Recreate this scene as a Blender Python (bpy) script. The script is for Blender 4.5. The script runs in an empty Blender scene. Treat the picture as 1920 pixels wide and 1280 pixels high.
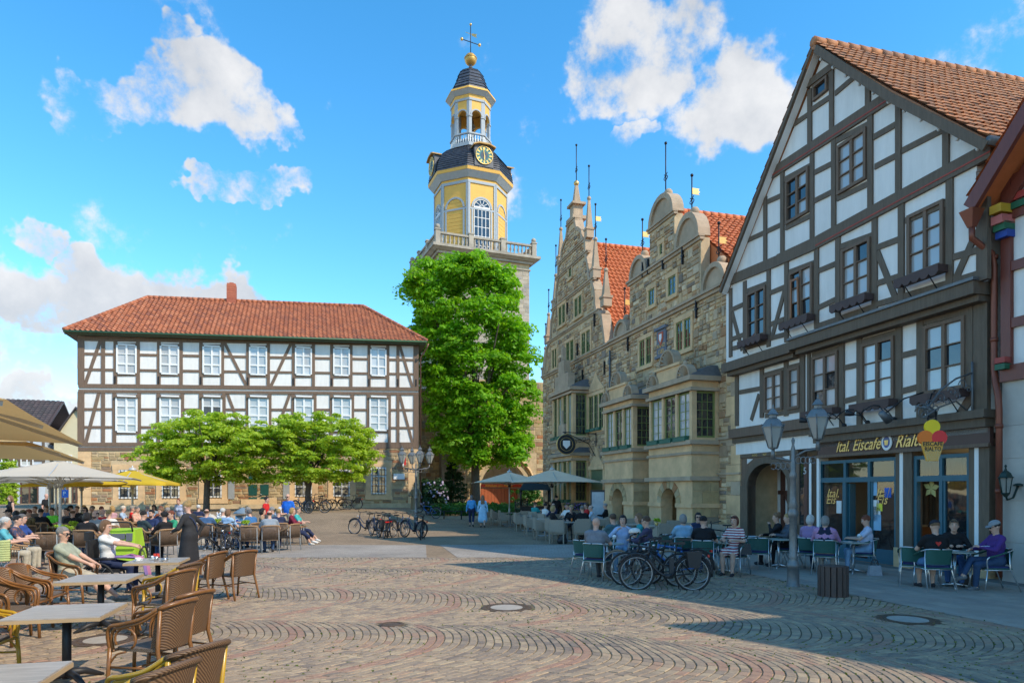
import bpy,math,random
import numpy as np
from mathutils import Vector,Matrix
random.seed(7);np.random.seed(7)
R=math.radians
SC=bpy.context.scene
COL=SC.collection
F,CX,HY,EYE=1280.0,960.0,920.0,1.95
cam=bpy.data.cameras.new('camera');cam.lens=24.0;cam.sensor_width=36.0
cam.shift_y=(HY-640.0)/1920.0;cam.clip_start=0.1;cam.clip_end=3000
cam_ob=bpy.data.objects.new('camera',cam);COL.objects.link(cam_ob)
cam_ob.location=(0,0,EYE);cam_ob.rotation_euler=(R(90),0,0)
SC.camera=cam_ob
SUN_AZ,SUN_EL=60.0,42.0
def sun_light():
 l=bpy.data.lights.new('sun','SUN');l.energy=2.05;l.angle=R(0.5);l.color=(1.0,0.87,0.68)
 o=bpy.data.objects.new('sun',l);COL.objects.link(o)
 d=Vector((-math.sin(R(SUN_AZ))*math.cos(R(SUN_EL)),math.cos(R(SUN_AZ))*math.cos(R(SUN_EL)),-math.sin(R(SUN_EL))))
 o.rotation_euler=d.to_track_quat('-Z','Y').to_euler();o.location=(30,-20,60)
sun_light()
SC.view_settings.view_transform='Standard';SC.view_settings.look='None'
SC.view_settings.exposure=1.25;SC.view_settings.gamma=1.0;SC.view_settings.use_curve_mapping=False
SC.cycles.max_bounces=6;SC.cycles.transparent_max_bounces=12;SC.cycles.use_denoising=True
SC.render.film_transparent=False
def make_world():
 w=bpy.data.worlds.new('World');SC.world=w;w.use_nodes=True
 nt=w.node_tree;nt.nodes.clear();N=nt.nodes.new;L=nt.links.new
 out=N('ShaderNodeOutputWorld');bg=N('ShaderNodeBackground');bg.inputs['Strength'].default_value=0.15
 sky=N('ShaderNodeTexSky');sky.sky_type='NISHITA';sky.sun_disc=False
 sky.sun_elevation=R(SUN_EL)
 sky.sun_rotation=math.atan2(math.sin(R(SUN_AZ)),-math.cos(R(SUN_AZ)))
 sky.air_density=1.0;sky.dust_density=0.1;sky.ozone_density=3.0
 hs=N('ShaderNodeHueSaturation');hs.inputs['Saturation'].default_value=1.3;hs.inputs['Hue'].default_value=0.49
 hs.inputs['Value'].default_value=0.9
 L(sky.outputs[0],hs.inputs['Color'])
 tc=N('ShaderNodeTexCoord')
 def math_(op,a,b=None,c=None,clamp=False):
  n=N('ShaderNodeMath');n.operation=op;n.use_clamp=clamp
  for i,q in enumerate((a,b,c)):
   if q is None:continue
   if isinstance(q,(int,float)):n.inputs[i].default_value=q
   else:L(q,n.inputs[i])
  return n.outputs[0]
 D=tc.outputs['Generated']
 n1=N('ShaderNodeTexNoise');n1.inputs['Scale'].default_value=7.0;n1.inputs['Detail'].default_value=9;n1.inputs['Roughness'].default_value=0.62
 L(D,n1.inputs['Vector'])
 n2=N('ShaderNodeTexNoise');n2.inputs['Scale'].default_value=3.1;n2.inputs['Detail'].default_value=3
 L(D,n2.inputs['Vector'])
 nw=N('ShaderNodeTexNoise');nw.inputs['Scale'].default_value=6.5;nw.inputs['Detail'].default_value=5;nw.inputs['Roughness'].default_value=0.6;L(D,nw.inputs['Vector'])
 wp=N('ShaderNodeVectorMath');wp.operation='MULTIPLY_ADD';L(nw.outputs['Color'],wp.inputs[0]);wp.inputs[1].default_value=(.2,.1,.2);L(D,wp.inputs[2])
 wq=N('ShaderNodeVectorMath');wq.operation='SUBTRACT';L(wp.outputs[0],wq.inputs[0]);wq.inputs[1].default_value=(.1,.05,.1);DW=wq.outputs[0]
 def blob(px,py,rad,squash=0.6,thin=1.0):
  c=Vector(((px-CX)/F,1,(HY-py)/F)).normalized()
  s=N('ShaderNodeVectorMath');s.operation='SUBTRACT';L(DW,s.inputs[0]);s.inputs[1].default_value=c
  m=N('ShaderNodeVectorMath');m.operation='MULTIPLY';L(s.outputs[0],m.inputs[0]);m.inputs[1].default_value=(1,1,1/squash)
  l=N('ShaderNodeVectorMath');l.operation='LENGTH';L(m.outputs[0],l.inputs[0])
  k=rad/F*(c.y)
  v=math_('SUBTRACT',1.0,math_('DIVIDE',l.outputs['Value'],k))
  return math_('MINIMUM',math_('MULTIPLY',v,1.7),0.12+.7*thin)
 blobs=[(1205,90,190,.8,1.0),(1130,150,110,.7,.8),(1395,190,175,.65,1.),(1190,262,70,.4,.45),(180,195,105,.6,.55),(290,165,130,.55,.7),(425,200,145,.5,.65),(530,245,75,.6,.5),(340,95,55,.8,.3),(490,345,90,.42,.5),(400,360,60,.4,.4),(65,432,55,.8,.7),(150,465,60,.7,.6),(230,560,220,.42,1.1),(40,570,150,.7,1.1),(60,765,160,.35,.9),(400,560,120,.45,1.0),(120,640,200,.4,.7),(-420,300,260,.5,.7),(2450,250,300,.5,.7)]
 cur=None
 for b in blobs:
  v=blob(*b)
  cur=v if cur is None else math_('MAXIMUM',cur,v)
 sep=N('ShaderNodeSeparateXYZ');L(D,sep.inputs[0])
 back=math_('MULTIPLY',math_('SUBTRACT',n2.outputs['Fac'],0.50),math_('MULTIPLY',math_('SUBTRACT',0.15,sep.outputs[1]),2.0,clamp=True))
 cur=math_('MAXIMUM',cur,math_('MULTIPLY',back,3.0))
 dens=math_('ADD',cur,math_('MULTIPLY',math_('SUBTRACT',n1.outputs['Fac'],0.565),3.3))
 mr=N('ShaderNodeMapRange');mr.interpolation_type='SMOOTHERSTEP';L(dens,mr.inputs['Value'])
 mr.inputs['From Min'].default_value=0.0;mr.inputs['From Max'].default_value=0.55
 alpha=math_('MULTIPLY',mr.outputs[0],0.96)
 off=N('ShaderNodeVectorMath');off.operation='ADD';L(D,off.inputs[0]);off.inputs[1].default_value=(0.02,-0.02,0.05)
 n3=N('ShaderNodeTexNoise');n3.inputs['Scale'].default_value=7.0;n3.inputs['Detail'].default_value=6
 L(off.outputs[0],n3.inputs['Vector'])
 rel=math_('ADD',math_('MULTIPLY',math_('SUBTRACT',n1.outputs['Fac'],n3.outputs['Fac']),2.4),0.72)
 rel=math_('SUBTRACT',rel,math_('MULTIPLY',cur,0.18),clamp=True)
 cr=N('ShaderNodeMix');cr.data_type='RGBA';L(rel,cr.inputs['Factor'])
 cr.inputs['A'].default_value=(1.5,1.62,1.8,1);cr.inputs['B'].default_value=(2.6,2.6,2.62,1)
 mx=N('ShaderNodeMix');mx.data_type='RGBA';L(alpha,mx.inputs['Factor']);L(hs.outputs[0],mx.inputs['A']);L(cr.outputs['Result'],mx.inputs['B'])
 L(mx.outputs['Result'],bg.inputs['Color']);L(bg.outputs[0],out.inputs['Surface'])
make_world()
def gp(px,py,z=0.0):
 d=(EYE-z)*F/(py-HY);return Vector(((px-CX)/F*d,d,z))
def at(px,py,d):
 return Vector(((px-CX)/F*d,d,EYE+(HY-py)/F*d))
def xd(px,d,z=0.0):return Vector(((px-CX)/F*d,d,z))
class Plane:
 """a vertical facade; u runs along it, v is height, off is towards the square"""
 def __init__(s,p0,d,flip=1):
  s.p=Vector((p0[0],p0[1],0));s.d=Vector((d[0],d[1],0)).normalized()
  s.n=Vector((-s.d.y,s.d.x,0))*flip
 def uv(s,px,py,off=0.0):
  k=(px-CX)/F;q=s.p+s.n*off
  u=(k*q.y-q.x)/(s.d.x-k*s.d.y);dd=q.y+u*s.d.y
  return u,EYE+(HY-py)/F*dd
 def pt(s,u,v,off=0.0):
  q=s.p+s.d*u+s.n*off;return Vector((q.x,q.y,v))
def raw_mesh(name,V,faces,mi=None,rnd=None,smooth=None,mats=()):
 me=bpy.data.meshes.new(name)
 V=np.asarray(V,dtype=np.float32).reshape(-1,3)
 if isinstance(faces,np.ndarray):
  n,k=faces.shape;tot=np.full(n,k,np.int32);flat=faces.astype(np.int32).ravel()
 else:
  tot=np.array([len(f)for f in faces],np.int32);n=len(faces)
  flat=np.fromiter((i for f in faces for i in f),np.int32,int(tot.sum())if n else 0)
 me.vertices.add(len(V));me.vertices.foreach_set('co',V.ravel())
 me.loops.add(len(flat));me.loops.foreach_set('vertex_index',flat)
 me.polygons.add(n)
 st=np.zeros(n,np.int32);st[1:]=np.cumsum(tot)[:-1]
 me.polygons.foreach_set('loop_start',st);me.polygons.foreach_set('loop_total',tot)
 if mi is not None:me.polygons.foreach_set('material_index',np.asarray(mi,np.int32))
 me.polygons.foreach_set('use_smooth',np.asarray(smooth if smooth is not None else np.zeros(n),bool))
 if rnd is not None:
  a=me.attributes.new('rnd','FLOAT','FACE');a.data.foreach_set('value',np.asarray(rnd,np.float32))
 for m in mats:me.materials.append(m)
 me.update(calc_edges=True);me.validate()
 return me
def link(name,data,parent=None):
 o=bpy.data.objects.new(name,data);COL.objects.link(o)
 if parent is not None:o.parent=parent
 return o
def tag(o,label=None,cat=None,group=None,kind=None):
 if label:o['label']=label
 if cat:o['category']=cat
 if group:o['group']=group
 if kind:o['kind']=kind
 return o
def thing(name,label,cat,loc=(0,0,0),rz=0.0,group=None):
 o=link(name,None);o.location=loc;o.rotation_euler=(0,0,rz)
 return tag(o,label,cat,group)
_kids={}
def copy_tree(o,parent=None):
 c=o.copy();COL.objects.link(c)
 if parent is not None:c.parent=parent
 for ch in o.children:copy_tree(ch,c)
 return c
class MB:
 def __init__(s):s.v=[];s.f=[];s.m=[];s.r=[];s.s=[]
 def add(s,vs,fs,mi=0,rnd=None,smooth=False):
  b=len(s.v);s.v.extend((float(q[0]),float(q[1]),float(q[2]))for q in vs)
  if rnd is None:rnd=random.random()
  for f in fs:
   s.f.append(tuple(i+b for i in f));s.m.append(mi);s.r.append(rnd);s.s.append(smooth)
 def hexa(s,p,mi=0,rnd=None):
  s.add(p,[(3,2,1,0),(4,5,6,7),(0,1,5,4),(1,2,6,5),(2,3,7,6),(3,0,4,7)],mi,rnd)
 def box(s,c,sz,rz=0.0,mi=0,rnd=None,taper=1.0):
  x,y,z=(q/2 for q in sz);ca,sa=math.cos(rz),math.sin(rz)
  P=[]
  for zz,t in((-z,1.0),(z,taper)):
   for a,b in((-x,-y),(x,-y),(x,y),(-x,y)):
    a*=t;b*=t;P.append((c[0]+a*ca-b*sa,c[1]+a*sa+b*ca,c[2]+zz))
  s.hexa(P,mi,rnd)
 def bar(s,p,q,w,t,up=(0,0,1),mi=0,rnd=None):
  p=Vector(p);q=Vector(q);d=(q-p).normalized();up=Vector(up)
  a=d.cross(up)
  if a.length<1e-4:a=d.cross(Vector((1,0,0)))
  a.normalize();b=a.cross(d).normalized();a=a*(w/2);b=b*(t/2)
  s.hexa([p-a-b,p+a-b,p+a+b,p-a+b,q-a-b,q+a-b,q+a+b,q-a+b],mi,rnd)
 def tube(s,pts,r,n=8,mi=0,smooth=True,cap=True,closed=False,rnd=None):
  pts=[Vector(p)for p in pts];k=len(pts)
  rs=r if isinstance(r,(list,tuple))else[r]*k
  T=[]
  for i in range(k):
   if closed:t=pts[(i+1)%k]-pts[i-1]
   else:t=pts[min(i+1,k-1)]-pts[max(i-1,0)]
   T.append(t.normalized()if t.length>1e-9 else Vector((0,0,1)))
  a=T[0].cross(Vector((0.123,0.31,1)))
  if a.length<1e-3:a=T[0].cross(Vector((1,0,0)))
  a.normalize();V=[]
  for i in range(k):
   a=(a-T[i]*a.dot(T[i]))
   if a.length<1e-6:a=T[i].orthogonal()
   a.normalize();b=T[i].cross(a)
   for j in range(n):
    w=2*math.pi*j/n;V.append(pts[i]+(a*math.cos(w)+b*math.sin(w))*rs[i])
  Fc=[]
  for i in range(k if closed else k-1):
   i2=(i+1)%k
   for j in range(n):
    j2=(j+1)%n;Fc.append((i*n+j,i*n+j2,i2*n+j2,i2*n+j))
  if cap and not closed:Fc.append(tuple(range(n-1,-1,-1)));Fc.append(tuple((k-1)*n+j for j in range(n)))
  s.add(V,Fc,mi,rnd,smooth)
 def lathe(s,prof,c=(0,0,0),n=16,mi=0,smooth=True,rot=0.0,cap=True,rnd=None,sx=1.0,sy=1.0):
  V=[];k=len(prof)
  for r,z in prof:
   for j in range(n):
    w=2*math.pi*(j)/n+rot;V.append((c[0]+r*math.cos(w)*sx,c[1]+r*math.sin(w)*sy,c[2]+z))
  Fc=[]
  for i in range(k-1):
   for j in range(n):
    j2=(j+1)%n;Fc.append((i*n+j,i*n+j2,(i+1)*n+j2,(i+1)*n+j))
  if cap:Fc.append(tuple(range(n-1,-1,-1)));Fc.append(tuple((k-1)*n+j for j in range(n)))
  s.add(V,Fc,mi,rnd,smooth)
 def ball(s,c,r,n=10,mi=0,sz=1.0,sx=1.0,sy=1.0):
  k=max(4,n//2)
  s.lathe([(max(1e-4,r*math.sin(math.pi*i/k)),-r*sz*math.cos(math.pi*i/k))for i in range(k+1)],c,n,mi,True,sx=sx,sy=sy,cap=False)
 def prism(s,poly,a,b,mi=0,rnd=None,smooth=False):
  a=Vector(a);b=Vector(b);n=len(poly)
  V=[Vector(p)+a for p in poly]+[Vector(p)+b for p in poly]
  Fc=[tuple(range(n-1,-1,-1)),tuple(range(n,2*n))]+[(i,(i+1)%n,n+(i+1)%n,n+i)for i in range(n)]
  s.add(V,Fc,mi,rnd,smooth)
 def fbox(s,pl,u0,u1,v0,v1,o0,o1,mi=0,rnd=None):
  P=[pl.pt(u0,v0,o0),pl.pt(u1,v0,o0),pl.pt(u1,v0,o1),pl.pt(u0,v0,o1),pl.pt(u0,v1,o0),pl.pt(u1,v1,o0),pl.pt(u1,v1,o1),pl.pt(u0,v1,o1)]
  s.hexa(P,mi,rnd)
 def fprism(s,pl,uvs,o0,o1,mi=0,rnd=None):
  s.prism([pl.pt(u,v,0)for u,v in uvs],pl.n*o0,pl.n*o1,mi,rnd)
 def fbar(s,pl,a,b,w,o0,o1,mi=0,rnd=None):
  (u0,v0),(u1,v1)=a,b;l=math.hypot(u1-u0,v1-v0)or 1e-6
  x,y=-(v1-v0)/l*w/2,(u1-u0)/l*w/2
  s.fprism(pl,[(u0-x,v0-y),(u1-x,v1-y),(u1+x,v1+y),(u0+x,v0+y)],o0,o1,mi,rnd)
 def build(s,name,mats,parent=None,local=False,recalc=True):
  if not isinstance(mats,(list,tuple)):mats=[mats]
  V=np.array(s.v,np.float32).reshape(-1,3)
  if parent is not None and not local:
   pw=parent;off=Vector((0,0,0))
   while pw is not None:off+=Vector(pw.location);pw=pw.parent
   V=V-np.array(off,np.float32)
  me=raw_mesh(name,V,s.f,s.m,s.r,s.s,mats)
  if recalc:fix_normals(me)
  return link(name,me,parent)
import bmesh
def fix_normals(me):
 bm=bmesh.new();bm.from_mesh(me);bmesh.ops.recalc_face_normals(bm,faces=bm.faces);bm.to_mesh(me);bm.free()
_mats={}
def M(name,col,rough=0.7,var=0.12,scale=2.5,bump=0.0,bscale=30.0,metal=0.0,spec=0.4,ramp=None,dirt=0.0,dirtcol=(0.05,0.045,0.035),rvar=0.0,wood=False,emit=None,aniso=None,hsv=None):
 if name in _mats:return _mats[name]
 m=bpy.data.materials.new(name);m.use_nodes=True;nt=m.node_tree;N=nt.nodes.new;L=nt.links.new
 b=nt.nodes['Principled BSDF'];b.inputs['Roughness'].default_value=rough;b.inputs['Metallic'].default_value=metal
 b.inputs['Specular IOR Level'].default_value=spec
 tc=N('ShaderNodeTexCoord');vec=tc.outputs['Object']
 if wood or aniso:
  mp=N('ShaderNodeMapping');mp.inputs['Scale'].default_value=aniso or(8,8,1);L(vec,mp.inputs['Vector']);vec=mp.outputs[0]
 no=N('ShaderNodeTexNoise');no.inputs['Scale'].default_value=scale;no.inputs['Detail'].default_value=6;no.inputs['Roughness'].default_value=0.65
 L(vec,no.inputs['Vector'])
 if ramp:
  at_=N('ShaderNodeAttribute');at_.attribute_name='rnd'
  cr=N('ShaderNodeValToRGB');cr.color_ramp.interpolation='LINEAR'
  el=cr.color_ramp.elements
  while len(el)<len(ramp):el.new(0.5)
  for i,c in enumerate(ramp):el[i].position=i/(len(ramp)-1);el[i].color=(*c,1)
  L(at_.outputs['Fac'],cr.inputs['Fac']);base=cr.outputs[0]
 else:
  rg=N('ShaderNodeRGB');rg.outputs[0].default_value=(*col,1);base=rg.outputs[0]
 mr=N('ShaderNodeMapRange');L(no.outputs['Fac'],mr.inputs['Value'])
 mr.inputs['From Min'].default_value=0.25;mr.inputs['From Max'].default_value=0.75
 mr.inputs['To Min'].default_value=1-var;mr.inputs['To Max'].default_value=1+var
 mu=N('ShaderNodeVectorMath');mu.operation='SCALE';L(base,mu.inputs[0]);L(mr.outputs[0],mu.inputs['Scale'])
 col_out=mu.outputs[0]
 if dirt>0:
  n2=N('ShaderNodeTexNoise');n2.inputs['Scale'].default_value=scale*0.35;n2.inputs['Detail'].default_value=8;n2.inputs['Roughness'].default_value=0.7
  L(tc.outputs['Object'],n2.inputs['Vector'])
  m2=N('ShaderNodeMapRange');L(n2.outputs['Fac'],m2.inputs['Value']);m2.inputs['From Min'].default_value=0.5;m2.inputs['From Max'].default_value=0.75
  m2.inputs['To Max'].default_value=dirt
  mx=N('ShaderNodeMix');mx.data_type='RGBA';L(m2.outputs[0],mx.inputs['Factor']);L(col_out,mx.inputs['A']);mx.inputs['B'].default_value=(*dirtcol,1)
  col_out=mx.outputs['Result']
 L(col_out,b.inputs['Base Color'])
 if rvar:
  m3=N('ShaderNodeMapRange');L(no.outputs['Fac'],m3.inputs['Value']);m3.inputs['To Min'].default_value=rough-rvar;m3.inputs['To Max'].default_value=rough+rvar
  L(m3.outputs[0],b.inputs['Roughness'])
 if bump:
  nb=N('ShaderNodeTexNoise');nb.inputs['Scale'].default_value=bscale;nb.inputs['Detail'].default_value=5;L(vec,nb.inputs['Vector'])
  bp=N('ShaderNodeBump');bp.inputs['Strength'].default_value=min(1.0,bump);bp.inputs['Distance'].default_value=0.02;L(nb.outputs['Fac'],bp.inputs['Height'])
  L(bp.outputs[0],b.inputs['Normal'])
 if emit:
  b.inputs['Emission Color'].default_value=(*emit[0],1);b.inputs['Emission Strength'].default_value=emit[1]
 _mats[name]=m;return m
def weave(name,c1,c2,scale=60.0,rough=0.55):
 if name in _mats:return _mats[name]
 m=bpy.data.materials.new(name);m.use_nodes=True;nt=m.node_tree;N=nt.nodes.new;L=nt.links.new
 b=nt.nodes['Principled BSDF'];b.inputs['Roughness'].default_value=rough
 tc=N('ShaderNodeTexCoord');ck=N('ShaderNodeTexWave');ck.inputs['Scale'].default_value=scale;ck.bands_direction='DIAGONAL'
 ck.inputs['Distortion'].default_value=1.5
 L(tc.outputs['Object'],ck.inputs['Vector'])
 mx=N('ShaderNodeMix');mx.data_type='RGBA';L(ck.outputs['Fac'],mx.inputs['Factor']);mx.inputs['A'].default_value=(*c1,1);mx.inputs['B'].default_value=(*c2,1)
 L(mx.outputs['Result'],b.inputs['Base Color'])
 bp=N('ShaderNodeBump');bp.inputs['Strength'].default_value=0.6;bp.inputs['Distance'].default_value=0.006;L(ck.outputs['Fac'],bp.inputs['Height']);L(bp.outputs[0],b.inputs['Normal'])
 _mats[name]=m;return m
def leafmat(name,cols,trans=0.35):
 m=M(name,cols[0],rough=0.5,var=0.12,scale=0.6,ramp=cols,spec=0.35)
 nt=m.node_tree;N=nt.nodes.new;L=nt.links.new
 b=nt.nodes['Principled BSDF'];out=nt.nodes['Material Output']
 tr=N('ShaderNodeBsdfTranslucent');src=b.inputs['Base Color'].links[0].from_socket
 g=N('ShaderNodeVectorMath');g.operation='MULTIPLY';L(src,g.inputs[0]);g.inputs[1].default_value=(1.5,1.35,0.6);L(g.outputs[0],tr.inputs['Color'])
 mx=N('ShaderNodeMixShader');mx.inputs[0].default_value=trans;L(b.outputs[0],mx.inputs[1]);L(tr.outputs[0],mx.inputs[2]);L(mx.outputs[0],out.inputs['Surface'])
 return m
def glassmat(name,tint=(0.02,0.025,0.03),rough=0.03,see=0.0,wob=0.15):
 if name in _mats:return _mats[name]
 m=bpy.data.materials.new(name);m.use_nodes=True;nt=m.node_tree;N=nt.nodes.new;L=nt.links.new
 b=nt.nodes['Principled BSDF'];out=nt.nodes['Material Output']
 b.inputs['Base Color'].default_value=(*tint,1);b.inputs['Roughness'].default_value=rough;b.inputs['Specular IOR Level'].default_value=0.8
 b.inputs['IOR'].default_value=1.6
 tc=N('ShaderNodeTexCoord');no=N('ShaderNodeTexNoise');no.inputs['Scale'].default_value=1.3;L(tc.outputs['Object'],no.inputs['Vector'])
 bp=N('ShaderNodeBump');bp.inputs['Strength'].default_value=wob;bp.inputs['Distance'].default_value=0.05;L(no.outputs['Fac'],bp.inputs['Height']);L(bp.outputs[0],b.inputs['Normal'])
 if see>0:
  tr=N('ShaderNodeBsdfTransparent');tr.inputs[0].default_value=(0.9,0.93,0.92,1);mx=N('ShaderNodeMixShader');mx.inputs[0].default_value=see
  L(b.outputs[0],mx.inputs[1]);L(tr.outputs[0],mx.inputs[2]);L(mx.outputs[0],out.inputs['Surface'])
 _mats[name]=m;return m
def text(name,body,mat,parent,loc,rot,size,shear=0.0,extr=0.01,align='CENTER',off=0.0,sx=1.0,fit=None):
 c=bpy.data.curves.new(name,'FONT');c.body=body;c.size=size;c.extrude=extr;c.shear=shear;c.align_x=align;c.align_y='CENTER';c.offset=off
 c.resolution_u=2
 tmp=bpy.data.objects.new(name,c);COL.objects.link(tmp)
 me=bpy.data.meshes.new_from_object(tmp.evaluated_get(bpy.context.evaluated_depsgraph_get()))
 COL.objects.unlink(tmp);bpy.data.objects.remove(tmp)
 me.materials.clear();me.materials.append(mat)
 if fit:xs=[v.co.x for v in me.vertices];sx=fit/(max(xs)-min(xs))
 o=link(name,me,parent);l=Vector(loc)
 pw=parent
 while pw is not None:l=l-Vector(pw.location);pw=pw.parent
 o.location=l;o.rotation_euler=rot;o.scale=(sx,1,1)
 return o
m_beam_d=M('dark_timber',(0.135,0.10,0.07),0.75,0.25,2.0,0.25,22,wood=True)
m_beam_b=M('brown_timber',(0.165,0.11,0.075),0.75,0.25,2.0,0.2,22,wood=True)
m_plaster=M('white_plaster',(0.76,0.745,0.71),0.85,0.09,1.3,0.12,40,dirt=0.35,dirtcol=(0.52,0.49,0.43),aniso=(3,3,.5))
m_white=M('white_paint',(0.78,0.78,0.76),0.5,0.03,3)
m_glass=glassmat('window_glass')
m_glass_c=glassmat('curtain_sky_glass',(0.38,0.40,0.41),0.05)  # pale tint stands for curtains and for sky reflected in the panes
m_glass_pale=glassmat('pale_blind_glass',(0.5,0.52,0.53),0.08)
m_iron=M('black_iron',(0.03,0.03,0.033),0.5,0.2,8,metal=0.6)
m_lead=M('lead_grey',(0.16,0.165,0.17),0.55,0.2,6,metal=0.5)
m_gold=M('gilt',(0.66,0.45,0.16),0.38,0.1,8,metal=0.55)
m_sand=M('sandstone',(0.68,0.455,0.245),0.9,0.22,1.6,0.35,16,dirt=0.4,dirtcol=(0.26,0.185,0.12))
m_sand_g=M('grey_sandstone',(0.44,0.33,0.225),0.9,0.25,1.3,0.35,16,dirt=0.5,dirtcol=(0.16,0.14,0.085))
m_stone_g=M('rubble_stone',(0.3,0.26,0.2),0.92,0.28,3.5,0.5,14,ramp=[(0.19,0.15,0.115),(0.50,0.345,0.19),(0.63,0.44,0.24),(0.32,0.225,0.145),(0.57,0.42,0.265),(0.36,0.18,0.08),(0.70,0.53,0.33),(.25,.20,.16)])
m_stone_y=M('yellow_stone',(0.4,0.3,0.16),0.92,0.25,3.0,0.5,14,ramp=[(0.40,0.29,0.145),(0.48,0.36,0.20),(0.33,0.235,0.13),(0.52,0.40,0.24),(0.44,0.31,0.15),(0.36,0.145,0.06),(0.26,0.20,0.14),(0.50,0.37,0.19)])
m_mortar=M('mortar',(0.54,0.41,0.25),0.95,0.2,3,0.3,20,dirt=0.4)
m_alu=M('aluminium',(0.62,0.63,0.64),0.28,0.06,6,metal=0.9)
m_steel=M('brushed_steel',(0.5,0.5,0.5),0.3,0.08,8,metal=0.9)
m_black=M('black_plastic',(0.022,0.022,0.024),0.5,0.2,10)
# GROUND
def sstep(a,b,x):
 t=np.clip((np.asarray(x,float)-a)/(b-a),0,1);return t*t*(3-2*t)
def gz(x,y):
 return 0.72*sstep(30.0,38.5,y)*(1-sstep(-7.6,-4.6,x))
def gzf(x,y):return float(gz(x,y))
PC=Plane((10.61,15.13),(-0.2535,0.9673))
PR=Plane((8.2,24.4),(-0.28,1.0))
_k=math.hypot(0.28,1.0)
def cobble_far_material(name,c1,c2,mort,sc,rot,w=0.5,h=0.25,msz=0.035,bump=0.6):
 m=bpy.data.materials.new(name);m.use_nodes=True;nt=m.node_tree;N=nt.nodes.new;L=nt.links.new
 b=nt.nodes['Principled BSDF'];b.inputs['Roughness'].default_value=0.85;b.inputs['Specular IOR Level'].default_value=0.25
 tc=N('ShaderNodeTexCoord');mp=N('ShaderNodeMapping');mp.inputs['Rotation'].default_value=(0,0,rot);L(tc.outputs['Object'],mp.inputs['Vector'])
 nw=N('ShaderNodeTexNoise');nw.inputs['Scale'].default_value=0.5;L(mp.outputs[0],nw.inputs['Vector'])
 wv=N('ShaderNodeVectorMath');wv.operation='MULTIPLY_ADD';L(nw.outputs['Color'],wv.inputs[0]);wv.inputs[1].default_value=(0.25,0.25,0);L(mp.outputs[0],wv.inputs[2])
 br=N('ShaderNodeTexBrick');L(wv.outputs[0],br.inputs['Vector']);br.inputs['Scale'].default_value=sc
 br.inputs['Color1'].default_value=(*c1,1);br.inputs['Color2'].default_value=(*c2,1);br.inputs['Mortar'].default_value=(*mort,1)
 br.inputs['Mortar Size'].default_value=msz;br.inputs['Mortar Smooth'].default_value=0.3;br.inputs['Brick Width'].default_value=w;br.inputs['Row Height'].default_value=h
 no=N('ShaderNodeTexNoise');no.inputs['Scale'].default_value=0.35;no.inputs['Detail'].default_value=8;no.inputs['Roughness'].default_value=0.7;L(tc.outputs['Object'],no.inputs['Vector'])
 mr=N('ShaderNodeMapRange');L(no.outputs['Fac'],mr.inputs['Value']);mr.inputs['From Min'].default_value=0.3;mr.inputs['From Max'].default_value=0.7;mr.inputs['To Min'].default_value=0.72;mr.inputs['To Max'].default_value=1.22
 mu=N('ShaderNodeVectorMath');mu.operation='SCALE';L(br.outputs['Color'],mu.inputs[0]);L(mr.outputs[0],mu.inputs['Scale'])
 n3=N('ShaderNodeTexNoise');n3.inputs['Scale'].default_value=9;n3.inputs['Detail'].default_value=4;L(tc.outputs['Object'],n3.inputs['Vector'])
 m3=N('ShaderNodeMapRange');L(n3.outputs['Fac'],m3.inputs['Value']);m3.inputs['To Min'].default_value=0.75;m3.inputs['To Max'].default_value=1.25
 mu2=N('ShaderNodeVectorMath');mu2.operation='SCALE';L(mu.outputs[0],mu2.inputs[0]);L(m3.outputs[0],mu2.inputs['Scale'])
 L(mu2.outputs[0],b.inputs['Base Color'])
 bp=N('ShaderNodeBump');bp.inputs['Strength'].default_value=bump;bp.inputs['Distance'].default_value=0.02;bp.invert=True;L(br.outputs['Fac'],bp.inputs['Height']);L(bp.outputs[0],b.inputs['Normal'])
 return m
m_cob_far=cobble_far_material('cobble_far',(0.36,0.26,0.17),(0.29,0.205,0.135),(0.16,0.12,0.07),3.6,R(20))
m_road=cobble_far_material('grey_pavers',(0.36,0.315,0.265),(0.315,0.275,0.235),(0.17,0.15,0.125),2.4,R(2),msz=0.012,bump=0.3)
m_joint=M('mossy_joint',(0.13,0.10,0.06),0.95,0.4,14,0.4,60,dirt=0.6,dirtcol=(0.09,0.12,0.022))
m_cob=M('cobble_stone',(0.25,0.21,0.17),0.72,0.2,14,0.35,50,spec=0.35,dirt=0.25,dirtcol=(0.17,0.15,0.12),ramp=[(0.20,0.155,0.12),(0.30,0.222,0.152),(0.355,0.262,0.172),(0.245,0.186,0.138),(0.40,0.30,0.19),(0.33,0.208,0.14),(0.31,0.178,0.125)])
m_slab=M('grey_slab',(0.29,0.265,0.24),0.7,0.15,2.5,0.15,50,ramp=[(0.29,0.245,0.205),(0.36,0.305,0.25),(0.32,0.27,0.225),(0.39,0.33,0.265)],dirt=0.35,dirtcol=(0.24,0.19,0.14))
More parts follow.
